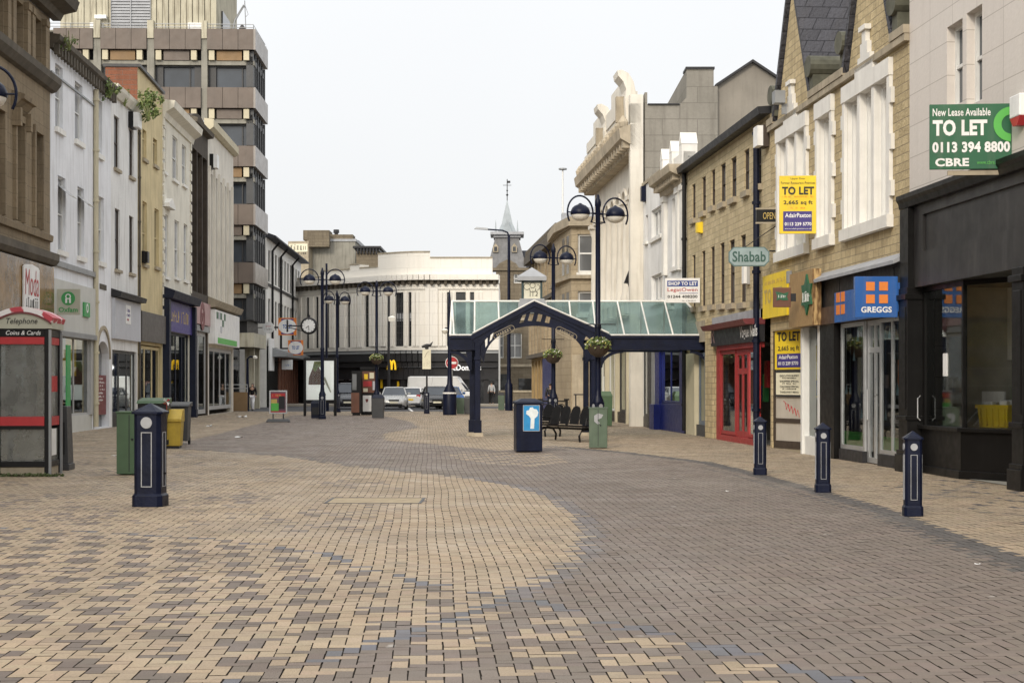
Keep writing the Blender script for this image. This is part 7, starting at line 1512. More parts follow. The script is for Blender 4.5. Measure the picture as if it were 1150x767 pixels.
# ------------------------------------------------------------------ poles and lights
t = thing('street_light', 'tall single-arm street light with a long horizontal arm beside the spire', 'street light', (XA(571.5, 99), 99.0, 0), 0)
b = MB(); h = ZA(264, 99); b.lathe(0, 0, [(0.24, 0), (0.24, 1.6), (0.14, 1.75), (0.12, 2.0), (0.10, 6), (0.08, h)], 12); b.tube([(0, 0, h-0.1), (-0.08, 0, h+0.15), (-0.4, 0, h+0.28), (-1.3, 0, h+0.34)], 0.05, 8); b.build('post', 'navy', t, True)
b = MB(); b.add([(-2.15, -0.12, h+0.36), (-1.3, -0.12, h+0.30), (-1.3, 0.12, h+0.30), (-2.15, 0.12, h+0.36), (-2.0, -0.08, h+0.48), (-1.3, -0.08, h+0.42), (-1.3, 0.08, h+0.42), (-2.0, 0.08, h+0.48)], [(0,3,2,1),(4,5,6,7),(0,1,5,4),(1,2,6,5),(2,3,7,6),(3,0,4,7)]); b.build('lamp_head', 'grey_metal', t)
t = thing('camera_pole', 'dark pole with a thick base and small lantern, left of the canopy', 'pole', (*G(505, 466), 0), 0)
b = MB(); h = ZA(345, 84.7); b.lathe(0, 0, [(0.36, 0), (0.36, 1.15), (0.30, 1.3), (0.14, 1.65), (0.11, 2.2), (0.09, h), (0.05, h+0.6), (0.02, h+0.9)], 14); b.tube([(0, 0, ZA(369, 84.7)), (-0.25, -0.05, ZA(368, 84.7))], 0.03, 6); b.build('post', 'navy', t, True)
b = MB(); b.lathe(0, 0, [(0.365, 1.12), (0.365, 1.2)], 14); b.build('white_band', 'white_sign', t)
b = MB(); zz = ZA(373, 84.7); b.lathe(-0.25, -0.05, [(0.05, zz-0.1), (0.15, zz), (0.18, zz+0.1), (0.05, zz+0.2)], 10); b.build('lantern', 'globe', t, True)
b = MB(); b.box(-0.02, 0.22, -0.12, 0.12, h+0.05, h+0.2); b.box(0.02, 0.16, -0.3, -0.1, h-0.15, h+0.03); b.build('camera', 'charcoal', t)
t = thing('road_sign', 'round red no entry sign with a white bar behind the dark pole', 'road sign', (XA(507.5, 86), 86.0, 0), 0)
zc = ZA(407.5, 86); b = MB(); b.tube([(0, 0.06, 0), (0, 0.06, zc+0.4)], 0.045, 8); b.build('post', 'grey_metal', t)
b = MB(); b.disc(0, 0, zc, 0.34, 0.02, 28, 0); b.build('plate', 'red', t); b = MB(); b.box(-0.24, 0.24, -0.028, -0.021, zc-0.06, zc+0.06); b.build('white_bar', 'white_sign', t)
b = MB(); b.ring(0, -0.021, zc, 0.32, 0.35, 0.004, 28); b.build('rim', 'white_sign', t)
t = thing('thin_lamp_post', 'slim dark lamp post with a small lantern in front of the white store', 'lamp post', (XA(436.5, 118.5), 118.5, 0), 0)
b = MB(); h = ZA(328, 118.5); b.tube([(0, 0, 0), (0, 0, 3), (0, 0, h)], [0.14, 0.1, 0.07], 8); b.tube([(0, 0, ZA(356, 118.5)), (0.22, 0, ZA(354, 118.5))], 0.03, 6); b.build('post', 'charcoal', t)
b = MB(); zz = ZA(361, 118.5); b.frus(0.02, 0.46, -0.2, 0.2, zz, zz+0.3, -0.05); b.frus(-0.03, 0.51, -0.25, 0.25, zz+0.3, zz+0.42, 0.2); b.build('lantern', 'globe', t)
t = thing('thin_pole', 'plain tall dark pole behind the bracket clock', 'pole', (XA(366.7, 97), 97.0, 0), 0)
b = MB(); b.tube([(0, 0, 0), (0, 0, ZA(296, 97))], [0.08, 0.06], 10); b.lathe(0, 0, [(0.15, 0), (0.15, 1.1), (0.11, 1.2)], 10); b.build('post', 'navy', t, True)
t = thing('wayfinding_post', 'cream notice plate on a short post topped by a perched ornament', 'signpost', (*G(479.3, 464.5), 0), 0)
bollard_parts(t, 0.27, 1.3, True, False)
b = MB(); Y = t.location.y; b.tube([(0, 0, 1.1), (0, 0, ZA(388, Y))], 0.05, 8); b.build('post', 'charcoal', t)
x0, x1, z0, z1 = XA(474.5, Y)-XA(479.3, Y), XA(484, Y)-XA(479.3, Y), ZA(414.5, Y), ZA(392.5, Y)
b = MB(); b.box(x0, x1, -0.1, -0.06, z0, z1); b.build('plate', 'cream_sign', t)
b = MB(); b.tube([(x0+0.12, -0.105, z1-0.45), (0.0, -0.105, z1-0.2), (x1-0.12, -0.105, z1-0.1)], 0.012, 4); b.build('map_line', 'stone_trim', t)
for k in range(4): glyphs(t, 'stone_trim', 0, z1-0.55-0.11*k, (x1-x0)*0.75, 0.05, 8, -0.1, k)
b = MB(); z = ZA(390, Y); b.tube([(-0.28, 0, z+0.02), (0.0, 0, z+0.1), (0.2, 0, z+0.12), (0.33, 0, z+0.3)], [0.06, 0.11, 0.08, 0.02], 6); b.box(-0.1, 0.1, -0.06, 0.06, z-0.1, z+0.05); b.build('ornament', 'charcoal', t)
# bracket clock
Yk = 104.0; kx, kz = XA(347, Yk), ZA(366, Yk)
t = thing('bracket_clock', 'round white double-faced clock on a dark bracket beside the poster panel', 'clock', (kx, Yk, kz), 0)
b = MB(); r_ = 0.44; b.lathe(0, 0, [(r_, -0.16), (r_+0.11, -0.1), (r_+0.11, 0.1), (r_, 0.16)], 28); b.v = [(x, z, y) for x, y, z in b.v]; b.tube([(-r_, 0, 0), (-1.4, 0, 0)], 0.05, 6); b.tube([(-r_+0.1, 0, -0.35), (-1.3, 0, -0.1)], 0.03, 6); b.lathe(0, 0, [(0.12, r_), (0.06, r_+0.12), (0.1, r_+0.2), (0.02, r_+0.3)], 8); b.box(-1.45, -1.35, -0.08, 0.08, -0.4, 0.4); b.build('case', 'charcoal', t)
b = MB(); b.disc(0, -0.165, 0, r_-0.02, 0.01, 28); b.build('dial', 'white_sign', t)
b = MB(); 
for k in range(12): a = k*math.pi/6; b.add([((0.36*math.cos(a)+u*0.02*math.sin(a)), -0.18, 0.36*math.sin(a)-u*0.02*math.cos(a)) for u in (-1, 1)]+[((0.44*math.cos(a)+u*0.02*math.sin(a)), -0.18, 0.44*math.sin(a)-u*0.02*math.cos(a)) for u in (1, -1)], [(0, 1, 2, 3)])
b.tube([(0, -0.185, 0), (0.02, -0.185, -0.30)], 0.016, 4); b.tube([(0, -0.185, 0), (-0.19, -0.185, -0.15)], 0.02, 4); b.build('hands', 'ink', t)
# boards and signs on the left, further down
def agent_board(label, px0, px1, py0, py1, Y, seed):
    t, wd, h = board('letting_board', label, px0, px1, py0, py1, Y, 'orange_sign', 'letting board', 0.05, 0, 'orange and white letting boards')
    b = MB(); e = [(wd*0.49*math.cos(2*math.pi*k/24), h*0.5+h*0.42*math.sin(2*math.pi*k/24)) for k in range(24)]; b.prism(e, -0.008, -0.002); b.build('oval', 'white_sign', t)
    text('TO LET', 'blue_sign', t, 0, h*0.5, wd*0.5, h*0.24, -0.009, 0.003, 0.04); b = MB(); b.box(-wd*0.34, wd*0.34, -0.006, -0.002, h*0.84, h*0.94); b.box(-wd*0.34, wd*0.34, -0.006, -0.002, h*0.06, h*0.16); b.build('name_strip', 'purple_sign', t)
    b = MB(); b.box(-wd/2-0.5, -wd/2+0.1, 0.05, 0.09, h*0.4, h*0.5); b.build('bracket', 'charcoal', t)
agent_board('orange and white letting board left of the bracket clock', 312.5, 333, 357, 376.5, 117, 1)
agent_board('orange and white letting board lower down over the timber shopfront', 323.5, 340.5, 382, 399, 119, 2)
t, wd, h = board('projecting_sign', 'small square white sign hanging below the letting boards', 316.5, 328.5, 404, 415, 117.5, 'white_sign'); glyphs(t, 'blue_sign', 0, h*0.45, wd*0.7, h*0.22, 6, -0.003)
b = MB(); b.box(-wd/2-0.9, -wd/2+0.05, 0.01, 0.05, h*0.7, h*0.78); b.build('bracket', 'charcoal', t)
Yr = 110.0; t = thing('projecting_sign', 'round white hanging shop sign at the corner of the office block', 'sign', (XA(301.5, Yr), Yr, ZA(368, Yr)), 0)
b = MB(); b.disc(0, 0, 0, 0.40, 0.1, 24); b.build('panel', 'white_sign', t); glyphs(t, 'red', 0, 0.1, 0.35, 0.12, 3, -0.102); glyphs(t, 'ink', 0, -0.1, 0.55, 0.14, 6, -0.102); b = MB(); b.box(-0.8, -0.38, -0.07, -0.03, -0.03, 0.03); b.build('bracket', 'charcoal', t)

# ------------------------------------------------------------------ telephone box
Yp = 28.0; xr_ = XA(54.5, Yp); W_ = 0.92
t = thing('phone_box', 'black and red telephone box with faded red and white domed roof at the left edge', 'phone box', (xr_-W_/2, Yp, 0), R(3.5))
hw = W_/2; zt = ZA(369, Yp)
b = MB()
for sx in (-1, 1):
    for yy in (0.0, W_-0.08): x0_ = sx*hw-(0.08 if sx > 0 else 0); b.box(x0_, x0_+0.08, yy, yy+0.08, 0.02, zt)
for yy in (0.0, W_-0.08):
    b.box(-hw+0.08, hw-0.08, yy+0.005, yy+0.075, 0.16, 0.26); b.box(-hw+0.08, hw-0.08, yy+0.005, yy+0.075, ZA(378, Yp), zt-0.002)
for sx in (-1, 1): x0_ = sx*hw-(0.07 if sx > 0 else 0.0); b.box(x0_, x0_+0.07, 0.08, W_-0.08, 0.16, 0.26); b.box(x0_, x0_+0.07, 0.08, W_-0.08, ZA(378, Yp), zt-0.002)
b.build('frame', 'black', t, bevel=0.006)
b = MB(); b.box(hw-0.004, hw+0.035, -0.012, 0.05, 0.0, zt-0.02); b.box(hw-0.004, hw+0.035, W_-0.05, W_+0.012, 0.0, zt-0.02); b.build('metal_post', 'grey_metal', t)
b = MB()
for yy in (-0.006, W_-0.06): b.box(-hw+0.08, hw-0.08, yy, yy+0.066, ZA(386.5, Yp), ZA(378.5, Yp)); b.box(-hw+0.08, hw-0.08, yy, yy+0.066, ZA(478, Yp), ZA(468, Yp))
for sx in (-1, 1): x0_ = sx*hw-(0.06 if sx > 0 else -0.006); b.box(x0_, x0_+0.055, 0.08, W_-0.08, ZA(386.5, Yp), ZA(378.5, Yp)); b.box(x0_, x0_+0.055, 0.08, W_-0.08, ZA(478, Yp), ZA(468, Yp))
b.build('red_rail', 'red', t)
b = MB()
for yy in (0.0, W_-0.08): b.box(-hw+0.08, hw-0.08, yy+0.004, yy+0.076, ZA(482, Yp), ZA(478.2, Yp))
b.build('mid_rail', 'black', t)
b = MB()
for z0, z1 in ((0.26, ZA(482, Yp)), (ZA(468, Yp), ZA(386.5, Yp))):
    for yy in (0.035, W_-0.035): b.quad((-hw+0.08, yy, z0), (hw-0.08, yy, z0), (hw-0.08, yy, z1), (-hw+0.08, yy, z1))
    for x in (-hw+0.03, hw-0.03): b.quad((x, 0.08, z0), (x, W_-0.08, z0), (x, W_-0.08, z1), (x, 0.08, z1))
b.build('glass_panel', 'glass_dirty', t)
zt2 = zt
b = MB(); rise = ZA(345, Yp)-zt2; n = 20
arch = [(-hw-0.05+(W_+0.10)*k/n, zt2+0.03+(rise-0.11)*math.sin(math.pi*(0.06+0.88*k/n))**0.75) for k in range(n+1)]
b.prism([(-hw-0.05, zt2)]+arch+[(hw+0.05, zt2)], -0.02, W_+0.02); b.build('dome_end', 'beige_sign', t)
b = MB(); o2 = [(x*1.06, z+0.085) for x, z in arch]
for k in range(n):
    b.prism([arch[k], arch[k+1], o2[k+1], o2[k]], -0.05, W_+0.05, 0)
m, tt, pp = newmat('peeling_red'); tcn = nd(tt, 'ShaderNodeTexCoord').outputs['Object']
tt.links.new(mixc(tt, noise(tt, tcn, 3.2, 2, 0.49, 0.53, 0, 1), (0.46, 0.05, 0.07), (0.75, 0.72, 0.72)), pp.inputs['Base Color']); pp.inputs['Roughness'].default_value = 0.5
b.build('domed_roof', m, t)
b = MB()
for k in range(n): b.prism([(arch[k][0]*0.985, arch[k][1]-0.032), (arch[k+1][0]*0.985, arch[k+1][1]-0.032), arch[k+1], arch[k]], -0.045, -0.021)
b.build('arch_trim', 'maroon', t)
text('Telephone', 'ink', t, 0, zt2+0.115, 0.54, 0.135, -0.022, 0.003, 0.01, 0.25); text('Coins & Cards', 'white_sign', t, 0.02, ZA(373.7, Yp), 0.60, 0.075, 0.004, 0.003, 0.005, 0.25)
b = MB(); b.box(-hw+0.10, -hw+0.34, 0.15, 0.45, ZA(456, Yp), ZA(424, Yp)); b.build('payphone', 'black', t, bevel=0.02)
b = MB(); b.tube([(-hw+0.2, 0.12, ZA(432, Yp)), (-hw+0.33, 0.10, ZA(430, Yp)), (-hw+0.37, 0.12, ZA(440, Yp)), (-hw+0.33, 0.14, ZA(450, Yp))], 0.022, 6); b.build('handset', 'charcoal', t)
b = MB(); b.box(hw-0.033, hw-0.029, 0.12, W_-0.12, ZA(440, Yp), ZA(422, Yp), 0); b.box(hw-0.033, hw-0.029, 0.12, W_-0.2, 0.35, ZA(482, Yp), 1); b.build('stickers', ['red', 'white_sign'], t)
b = MB(); b.box(-hw+0.02, hw-0.02, 0.02, W_-0.02, 0.0, 0.16); b.build('plinth', 'stone_trim', t)
b = MB(); rnd = random.Random(2)
def pt(): return (rnd.uniform(-0.9, 0.75), rnd.uniform(-0.16, 0.02), rnd.uniform(0.0, 0.05))
leaves(b, pt, 330, 0.03, rnd); o = b.build('weeds', 'weed'); o.location = (xr_-W_/2, Yp, 0); o['kind'] = 'stuff'; o['label'] = 'low weeds along the foot of the telephone box'; o['category'] = 'weeds'
t = thing('junction_cabinet', 'dark grey sloping cabinet standing directly behind the telephone box', 'cabinet', (XA(70, 30.2), 30.2, 0), R(4))
b = MB(); b.frus(-0.16, 0.16, -0.25, 0.25, 0.12, ZA(456, 30.2), 0.035); b.box(-0.18, 0.18, -0.27, 0.27, 0, 0.12); b.build('body', 'grey_cabinet', t, bevel=0.01); b = MB(); b.box(-0.1, 0.1, -0.262, -0.256, 0.3, 0.9); b.build('door', 'charcoal', t)
gp = thing('shop_banner', 'narrow green upright banner beside the charity shop window', 'banner', (*L.world(L.x(70.5), -0.15), 0), L.rz)
b = MB(); b.box(-0.25, 0.25, -0.05, 0, 0.9, 2.9); b.build('panel', 'leaf_green_sign', gp); b = MB(); b.box(-0.28, 0.28, -0.07, 0.02, 0.8, 0.9); b.tube([(-0.2, -0.02, 0), (-0.2, -0.02, 0.8)], 0.03, 6); b.tube([(0.2, -0.02, 0), (0.2, -0.02, 0.8)], 0.03, 6); b.build('stand', 'charcoal', gp)

# ------------------------------------------------------------------ cabinets and bins
def cabinet(name, label, px0, px1, py_top, py_bot, mat, rz=0.0, depth=0.45, lid=0.03):
    Y = F*EYE/(py_bot-HY); x0_, x1_ = XA(px0, Y), XA(px1, Y); h = ZA(py_top, Y); t = thing(name, label, 'cabinet', ((x0_+x1_)/2, Y, 0), rz); hw = (x1_-x0_)/2
    b = MB(); b.box(-hw, hw, 0, depth, 0.02, h-lid); b.build('body', mat, t, bevel=0.008); b = MB(); b.box(-hw-0.015, hw+0.015, -0.015, depth+0.015, h-lid, h); b.build('lid', mat, t, bevel=0.008)
    b = MB(); b.box(-hw*0.02-0.002, hw*0.02+0.002, -0.004, -0.0005, 0.06, h-lid-0.03); b.lathe(hw*0.25, -0.006, [(0.0, h*0.55), (0.02, h*0.55), (0.02, h*0.55+0.03), (0, h*0.55+0.03)], 8); b.build('door_seam', 'charcoal', t); return t, hw, h
cabinet('utility_cabinet', 'plain green utility cabinet partly behind the stout navy pillar', 131, 159, 462, 533.5, 'green_dark', R(3))
t, hw, h = cabinet('utility_cabinet', 'sage green utility cabinet at the end of the black bench', 661.5, 682, 457.5, 503.5, 'green_cabinet', R(-4), 0.40)
b = MB(); b.prism([(-0.1, h*0.80), (0.0, h*0.86), (0.13, h*0.82), (0.08, h*0.74), (-0.02, h*0.70), (0.04, h*0.62), (0.0, h*0.58), (-0.1, h*0.66)], -0.0035, -0.0005); b.build('torn_sticker', 'lead', t)
def bin_(label, px, py, w_, h, mat, lidmat, rz=0, kind='square', name='litter_bin', group=None):
    x, y = G(px, py); t = thing(name, label, 'bin', (x, y+w_/2, 0), rz, group); hw = w_/2
    b = MB(); b.frus(-hw*0.92, hw*0.92, -hw*0.92, hw*0.92, 0.03, h*0.86, -hw*0.08); b.build('body', mat, t, bevel=0.01)
    b = MB(); b.frus(-hw*1.06, hw*1.06, -hw*1.06, hw*1.06, h*0.86, h, hw*0.35); b.build('lid', lidmat, t, bevel=0.008); return t, hw, h
# blue information bin
x, y = G(594, 508); t = thing('litter_bin', 'navy litter bin with a bright blue pictogram panel in front of the black bench', 'bin', (x-0.02, y+0.33, 0), R(6)); hw = 0.31; h = 1.27
b = MB(); b.box(-hw, hw, -hw, hw, 0.02, h*0.90); b.build('body', 'navy', t, bevel=0.02)
b = MB(); b.frus(-hw-0.03, hw+0.03, -hw-0.03, hw+0.03, h*0.90, h*0.94, 0.0); b.frus(-hw-0.03, hw+0.03, -hw-0.03, hw+0.03, h*0.94, h, hw*0.55); b.build('lid', 'navy_flat', t, bevel=0.01)
b = MB(); b.box(-0.155, 0.245, -hw-0.012, -hw-0.001, 0.40+0.1, 0.40+0.72, 0); b.build('panel', M('pictogram_blue', (0.02, 0.25, 0.55), 0.4, 0.1, 6), t, bevel=0.0)
b = MB(); zz = 0.50; f = -hw-0.013; pic = [(0.0, 0.06), (0.09, 0.06), (0.10, 0.3), (0.17, 0.36), (0.19, 0.45), (0.15, 0.52), (0.08, 0.53), (0.06, 0.57), (-0.01, 0.56), (-0.03, 0.5), (-0.09, 0.49), (-0.10, 0.41), (-0.03, 0.36), (0.01, 0.3)]
b.prism([(x_+0.02, zz+z_) for x_, z_ in pic], f-0.006, f); b.build('pictogram', M('pictogram_white', (0.72, 0.78, 0.80), 0.5, 0.1, 8), t)
b = MB(); b.box(-0.155, 0.245, f-0.004, f, 0.50, 0.515); b.box(-0.155, 0.245, f-0.004, f, 1.105, 1.12); b.box(-0.155, -0.14, f-0.004, f, 0.515, 1.105); b.box(0.23, 0.245, f-0.004, f, 0.515, 1.105); b.build('panel_rim', 'lead', t)
# group of bins on the left
x, y = G(193, 503.5); t = thing('grit_bin', 'yellow grit bin with a sloping lid behind the stout navy pillar', 'bin', (x, y+0.3, 0), R(5)); 
b = MB(); b.frus(-0.17, 0.17, -0.3, 0.3, 0.06, 0.66, -0.03); b.prismx([(-0.36, 0.66), (0.36, 0.66), (0.36, 0.98), (-0.05, 0.98), (-0.36, 0.74)], -0.215, 0.215); b.build('body', 'yellow_bin', t, bevel=0.015); b = MB(); b.box(-0.15, 0.15, -0.28, 0.28, 0.0, 0.06); b.box(-0.2, -0.1, -0.36, -0.31, 0.1, 0.22); b.build('feet', 'charcoal', t)
t = thing('wheeled_bin', 'dark wheeled bin beside the yellow grit bin', 'bin', (XA(199, 42.6), 42.9, 0), R(4)); b = MB(); b.frus(-0.18, 0.24, -0.3, 0.3, 0.1, 1.02, -0.03); b.build('body', 'grey_cabinet', t, bevel=0.01); b = MB(); b.prismx([(-0.4, 1.03), (0.36, 1.03), (0.36, 1.14), (-0.36, 1.07)], -0.24, 0.3); b.build('lid', 'grey_cabinet', t); 
b = MB()
for s in (-0.16, 0.2): b.lathe(0, 0, [(0.1, s), (0.1, s+0.05)], 12); 
b.v = [(z, 0.24+x, 0.1+y) for x, y, z in b.v]; b.build('wheels', 'rubber', t)
t = thing('wheeled_bin', 'wheeled bin with a green lid between the navy pillar and the shops', 'bin', (XA(171, 40), 40.3, 0), R(4)); b = MB(); b.frus(-0.33, 0.3, -0.35, 0.35, 0.1, 1.12, -0.04); b.build('body', 'charcoal', t, bevel=0.01); b = MB(); b.prismx([(-0.44, 1.13), (0.42, 1.13), (0.42, 1.27), (-0.38, 1.2)], -0.39, 0.36); b.build('lid', 'green_dark', t, bevel=0.01)
b = MB()
for s in (-0.3, 0.24): b.lathe(0, 0, [(0.1, s), (0.1, s+0.05)], 12)
b.v = [(z, 0.3+x, 0.1+y) for x, y, z in b.v]; b.build('wheels', 'rubber', t)
t = thing('paper_star', 'small red and white paper windmill stuck on the green-lidded bin', 'decoration', (XA(188, 40), 39.9, ZA(451, 40)), 0)
b = MB()
for k in range(4): a = k*math.pi/2+0.4; b.add([(0, 0, 0), (0.11*math.cos(a), -0.02, 0.11*math.sin(a)), (0.08*math.cos(a+0.8), 0.01, 0.08*math.sin(a+0.8))], [(0, 1, 2)], k % 2)
b.tube([(0, 0, 0), (0, 0.02, -0.2)], 0.006, 4); b.build('sails', ['red', 'white_sign'], t)
bin_('dark litter bin at the foot of the advertising kiosk lamp', 424, 470, 0.58, 1.12, 'grey_cabinet', 'navy_flat')
bin_('green bin by the thick-based pole left of the canopy', 517, 465.5, 0.42, 1.05, 'green_cabinet', 'blue_sign')
bin_('dark bin right of the green bin near the thick-based pole', 525.5, 465.5, 0.42, 1.0, 'grey_cabinet', 'grey_cabinet')
bin_('small dark green bin behind the sage green cabinet', 680.5, 479, 0.5, 1.35, 'green_dark', 'green_dark')
t, hw, h = bin_('dark round-topped bin under the poster panel', 355, 470.5, 0.50, 0.85, 'navy_flat', 'navy_flat'); b = MB(); b.box(-0.2, 0.2, -0.262, -0.25, 0.2, 0.55); b.build('slotted_panel', 'charcoal', t)
bin_('green bin between the street light and the low far wall', 563, 461, 0.4, 1.1, 'green_cabinet', 'charcoal')

# ------------------------------------------------------------------ poster panel, kiosk, A-board
Y = G(360, 467)[1]; t = thing('poster_panel', 'free-standing illuminated poster panel with dark frame and brown picture', 'advertising panel', (XA(359.5, Y), Y, 0), R(2))
def lx(px): return XA(px, Y)-XA(359.5, Y)
def lz(py): return ZA(py, Y)
b = MB(); b.box(lx(341), lx(344), -0.08, 0.08, 0, lz(402)); b.box(lx(375), lx(378), -0.08, 0.08, 0, lz(402)); b.box(lx(344), lx(375), -0.079, 0.079, lz(405), lz(402.2)); b.box(lx(344), lx(375), -0.079, 0.079, lz(452), lz(449)); b.build('frame', 'black', t, bevel=0.01)
b = MB(); b.box(lx(344), lx(375), -0.03, 0.03, lz(449), lz(405)); b.build('poster', 'lit_poster', t)
b = MB(); b.prism([(lx(346.5), lz(432)), (lx(347), lz(424)), (lx(351), lz(414)), (lx(354), lz(418)), (lx(358), lz(412)), (lx(362), lz(420)), (lx(365), lz(432))], -0.036, -0.031, 0); b.prism([(lx(351), lz(414)), (lx(353), lz(406)), (lx(361), lz(405.5)), (lx(363), lz(413)), (lx(358), lz(412)), (lx(354), lz(418))], -0.035, -0.031, 1); b.prism([(lx(363), lz(425)), (lx(365), lz(423)), (lx(372), lz(440)), (lx(371), lz(441))], -0.034, -0.031, 2)
b.build('picture', ['timber_brown', 'leaf_pale', 'beige_sign'], t)
b = MB(); b.quad((lx(344), -0.07, lz(449)), (lx(375), -0.07, lz(449)), (lx(375), -0.07, lz(405)), (lx(344), -0.07, lz(405))); b.build('glass', 'glass_thin', t)
Y = G(411, 466)[1]; t = thing('advertising_kiosk', 'dark kiosk with a red picture panel above a white panel beside the lamp', 'kiosk', (XA(411, Y), Y, 0), R(3))
def lx(px): return XA(px, Y)-XA(411, Y)
b = MB(); b.box(lx(405), lx(424), 0.0, 0.9, 0.1, lz2 if False else ZA(415, Y)); b.box(lx(404.5), lx(424.5), -0.04, 0.95, ZA(415, Y), ZA(412.5, Y)); b.box(lx(405.5), lx(423), 0.03, 0.85, 0, 0.1); b.build('body', 'black', t, bevel=0.01)
b = MB(); b.box(lx(407), lx(421.5), -0.02, -0.002, ZA(441, Y), ZA(417, Y)); b.build('picture_panel', 'timber_brown', t)
b = MB(); b.box(lx(408), lx(417.5), -0.028, -0.021, ZA(434, Y), ZA(428, Y), 0); b.box(lx(409), lx(413), -0.027, -0.021, ZA(426, Y), ZA(420, Y), 1); b.box(lx(415), lx(420), -0.026, -0.021, ZA(425, Y), ZA(418.5, Y), 2); b.box(lx(408), lx(413), -0.027, -0.021, ZA(440, Y), ZA(436, Y), 2); b.box(lx(418.5), lx(421), -0.026, -0.021, ZA(438, Y), ZA(428, Y), 3); b.build('picture', ['red', 'arches_yellow', 'cream_sign', 'grey_fascia'], t)
b = MB(); b.box(lx(407.5), lx(417), -0.02, -0.002, ZA(462, Y), ZA(444, Y)); b.build('white_panel', 'white_sign', t); b = MB(); b.prism([(lx(410.5), ZA(448, Y)), (lx(413.5), ZA(448, Y)), (lx(413.3), ZA(450.5, Y)), (lx(412), ZA(452, Y)), (lx(410.7), ZA(450.5, Y))], -0.026, -0.021); b.build('crest', 'maroon', t)
Y = G(400, 466.5)[1]; t = thing('vending_kiosk', 'rust red and black narrow kiosk left of the advertising kiosk', 'kiosk', (XA(400, Y), Y, 0), R(4))
b = MB(); b.box(-0.25, 0.25, 0, 0.6, 0.1, ZA(417, Y)); b.box(-0.2, 0.2, 0.05, 0.55, 0, 0.1); b.build('body', 'black', t, bevel=0.01); b = MB(); b.box(-0.26, 0.16, -0.02, -0.002, 0.15, ZA(441, Y)); b.build('red_panel', 'timber_brown', t); b = MB(); b.box(-0.2, 0.02, -0.02, -0.002, ZA(438, Y), ZA(420, Y)); b.build('glass_panel', 'pane_grey', t)
Y = G(312.5, 474)[1]; t = thing('pavement_sign', 'pavement sign with a colourful poster on a heavy rubber base', 'pavement sign', (XA(312.5, Y), Y, 0), R(3))
b = MB(); z0, z1 = ZA(464.5, Y), ZA(438.5, Y); b.box(-0.38, 0.38, -0.025, 0.025, z0, z1); b.build('frame', 'silver', t, bevel=0.006)
b = MB(); b.box(-0.32, 0.32, -0.032, -0.026, z0+0.06, z1-0.05, 0); b.box(-0.30, 0.02, -0.037, -0.033, z0+0.12, z0+0.45, 1); b.box(-0.3, 0.3, -0.037, -0.033, z1-0.32, z1-0.12, 2); b.box(0.02, 0.28, -0.038, -0.033, z0+0.2, z0+0.75, 3); b.box(-0.3, -0.05, -0.038, -0.033, z0+0.45, z0+0.62, 4); b.box(-0.32, 0.32, -0.0365, -0.033, z0+0.06, z0+0.11, 2); b.build('poster', [M('poster_plum', (0.13, 0.06, 0.09), 0.5), 'lime', 'red', 'charcoal', 'gold'], t)
glyphs(t, 'gold', 0, z1-0.2, 0.5, 0.1, 8, -0.037)
b = MB(); b.frus(-0.5, 0.5, -0.28, 0.28, 0.02, 0.14, 0.07); b.tube([(-0.22, 0, 0.14), (-0.22, 0, z0)], 0.03, 6); b.tube([(0.22, 0, 0.14), (0.22, 0, z0)], 0.03, 6); b.box(-0.5, -0.4, -0.2, 0.2, 0, 0.02); b.box(0.4, 0.5, -0.2, 0.2, 0, 0.02); b.build('base', 'grey_cabinet', t, bevel=0.01)

# ------------------------------------------------------------------ benches
def bench(label, x, y, rz, n=5, sp=0.52):
    t = thing('bench', label, 'bench', (x, y, 0), rz, 'black metal benches'); Lh = n*sp/2
    for k in range(n):
        c = -Lh+sp*(k+0.5); b = MB(); w_ = sp*0.46
        prof = [(-w_+0.03, 0.47), (-w_, 0.7), (-w_*0.92, 0.85), (-w_*0.6, 0.95), (0, 0.985), (w_*0.6, 0.95), (w_*0.92, 0.85), (w_, 0.7), (w_-0.03, 0.47)]
        b.prism([(c+u, v) for u, v in prof], 0.0, 0.022); b.v = [(x_, y_+0.22+(z_-0.47)*0.22, z_) for x_, y_, z_ in b.v]
        b.add([(c-w_, -0.25, 0.47), (c+w_, -0.25, 0.47), (c+w_, 0.22, 0.42), (c-w_, 0.22, 0.42), (c-w_, -0.25, 0.44), (c+w_, -0.25, 0.44), (c+w_, 0.22, 0.39), (c-w_, 0.22, 0.39)], [(0,1,2,3),(7,6,5,4),(0,4,5,1),(1,5,6,2),(2,6,7,3),(3,7,4,0)])
        b.tube([(c-w_, 0.24, 0.5)]+[(c+u, 0.22+(v-0.47)*0.22+0.01, v) for u, v in prof]+[(c+w_, 0.24, 0.5)], 0.016, 6); b.build('seat', 'black', t)
    b = MB(); b.box(-Lh, Lh, -0.02, 0.04, 0.33, 0.39); b.build('beam', 'black', t)
    for s in (-Lh+0.2, Lh-0.2, ):
        b = MB(); b.tube([(s, 0.02, 0.36), (s, -0.2, 0.33), (s, -0.3, 0.18), (s, -0.28, 0.0)], 0.03, 8); b.tube([(s, 0.02, 0.36), (s, 0.22, 0.33), (s, 0.32, 0.18), (s, 0.30, 0.0)], 0.03, 8); b.build('leg', 'black', t, True)
    for s in (-Lh-0.02, Lh+0.02):
        b = MB(); b.tube([(s, 0.26, 0.62), (s, 0.05, 0.66), (s, -0.2, 0.64), (s, -0.25, 0.47)], 0.022, 8); b.build('armrest', 'black', t, True)
    return t
bench('black metal bench of five rounded seats behind the navy bin', XA(637, 45.5), 45.6, R(-58), 5, 0.50)
bench('black metal bench farther back, partly hidden by the navy bin', XA(608, 49.5), 49.9, R(-52), 3, 0.50)
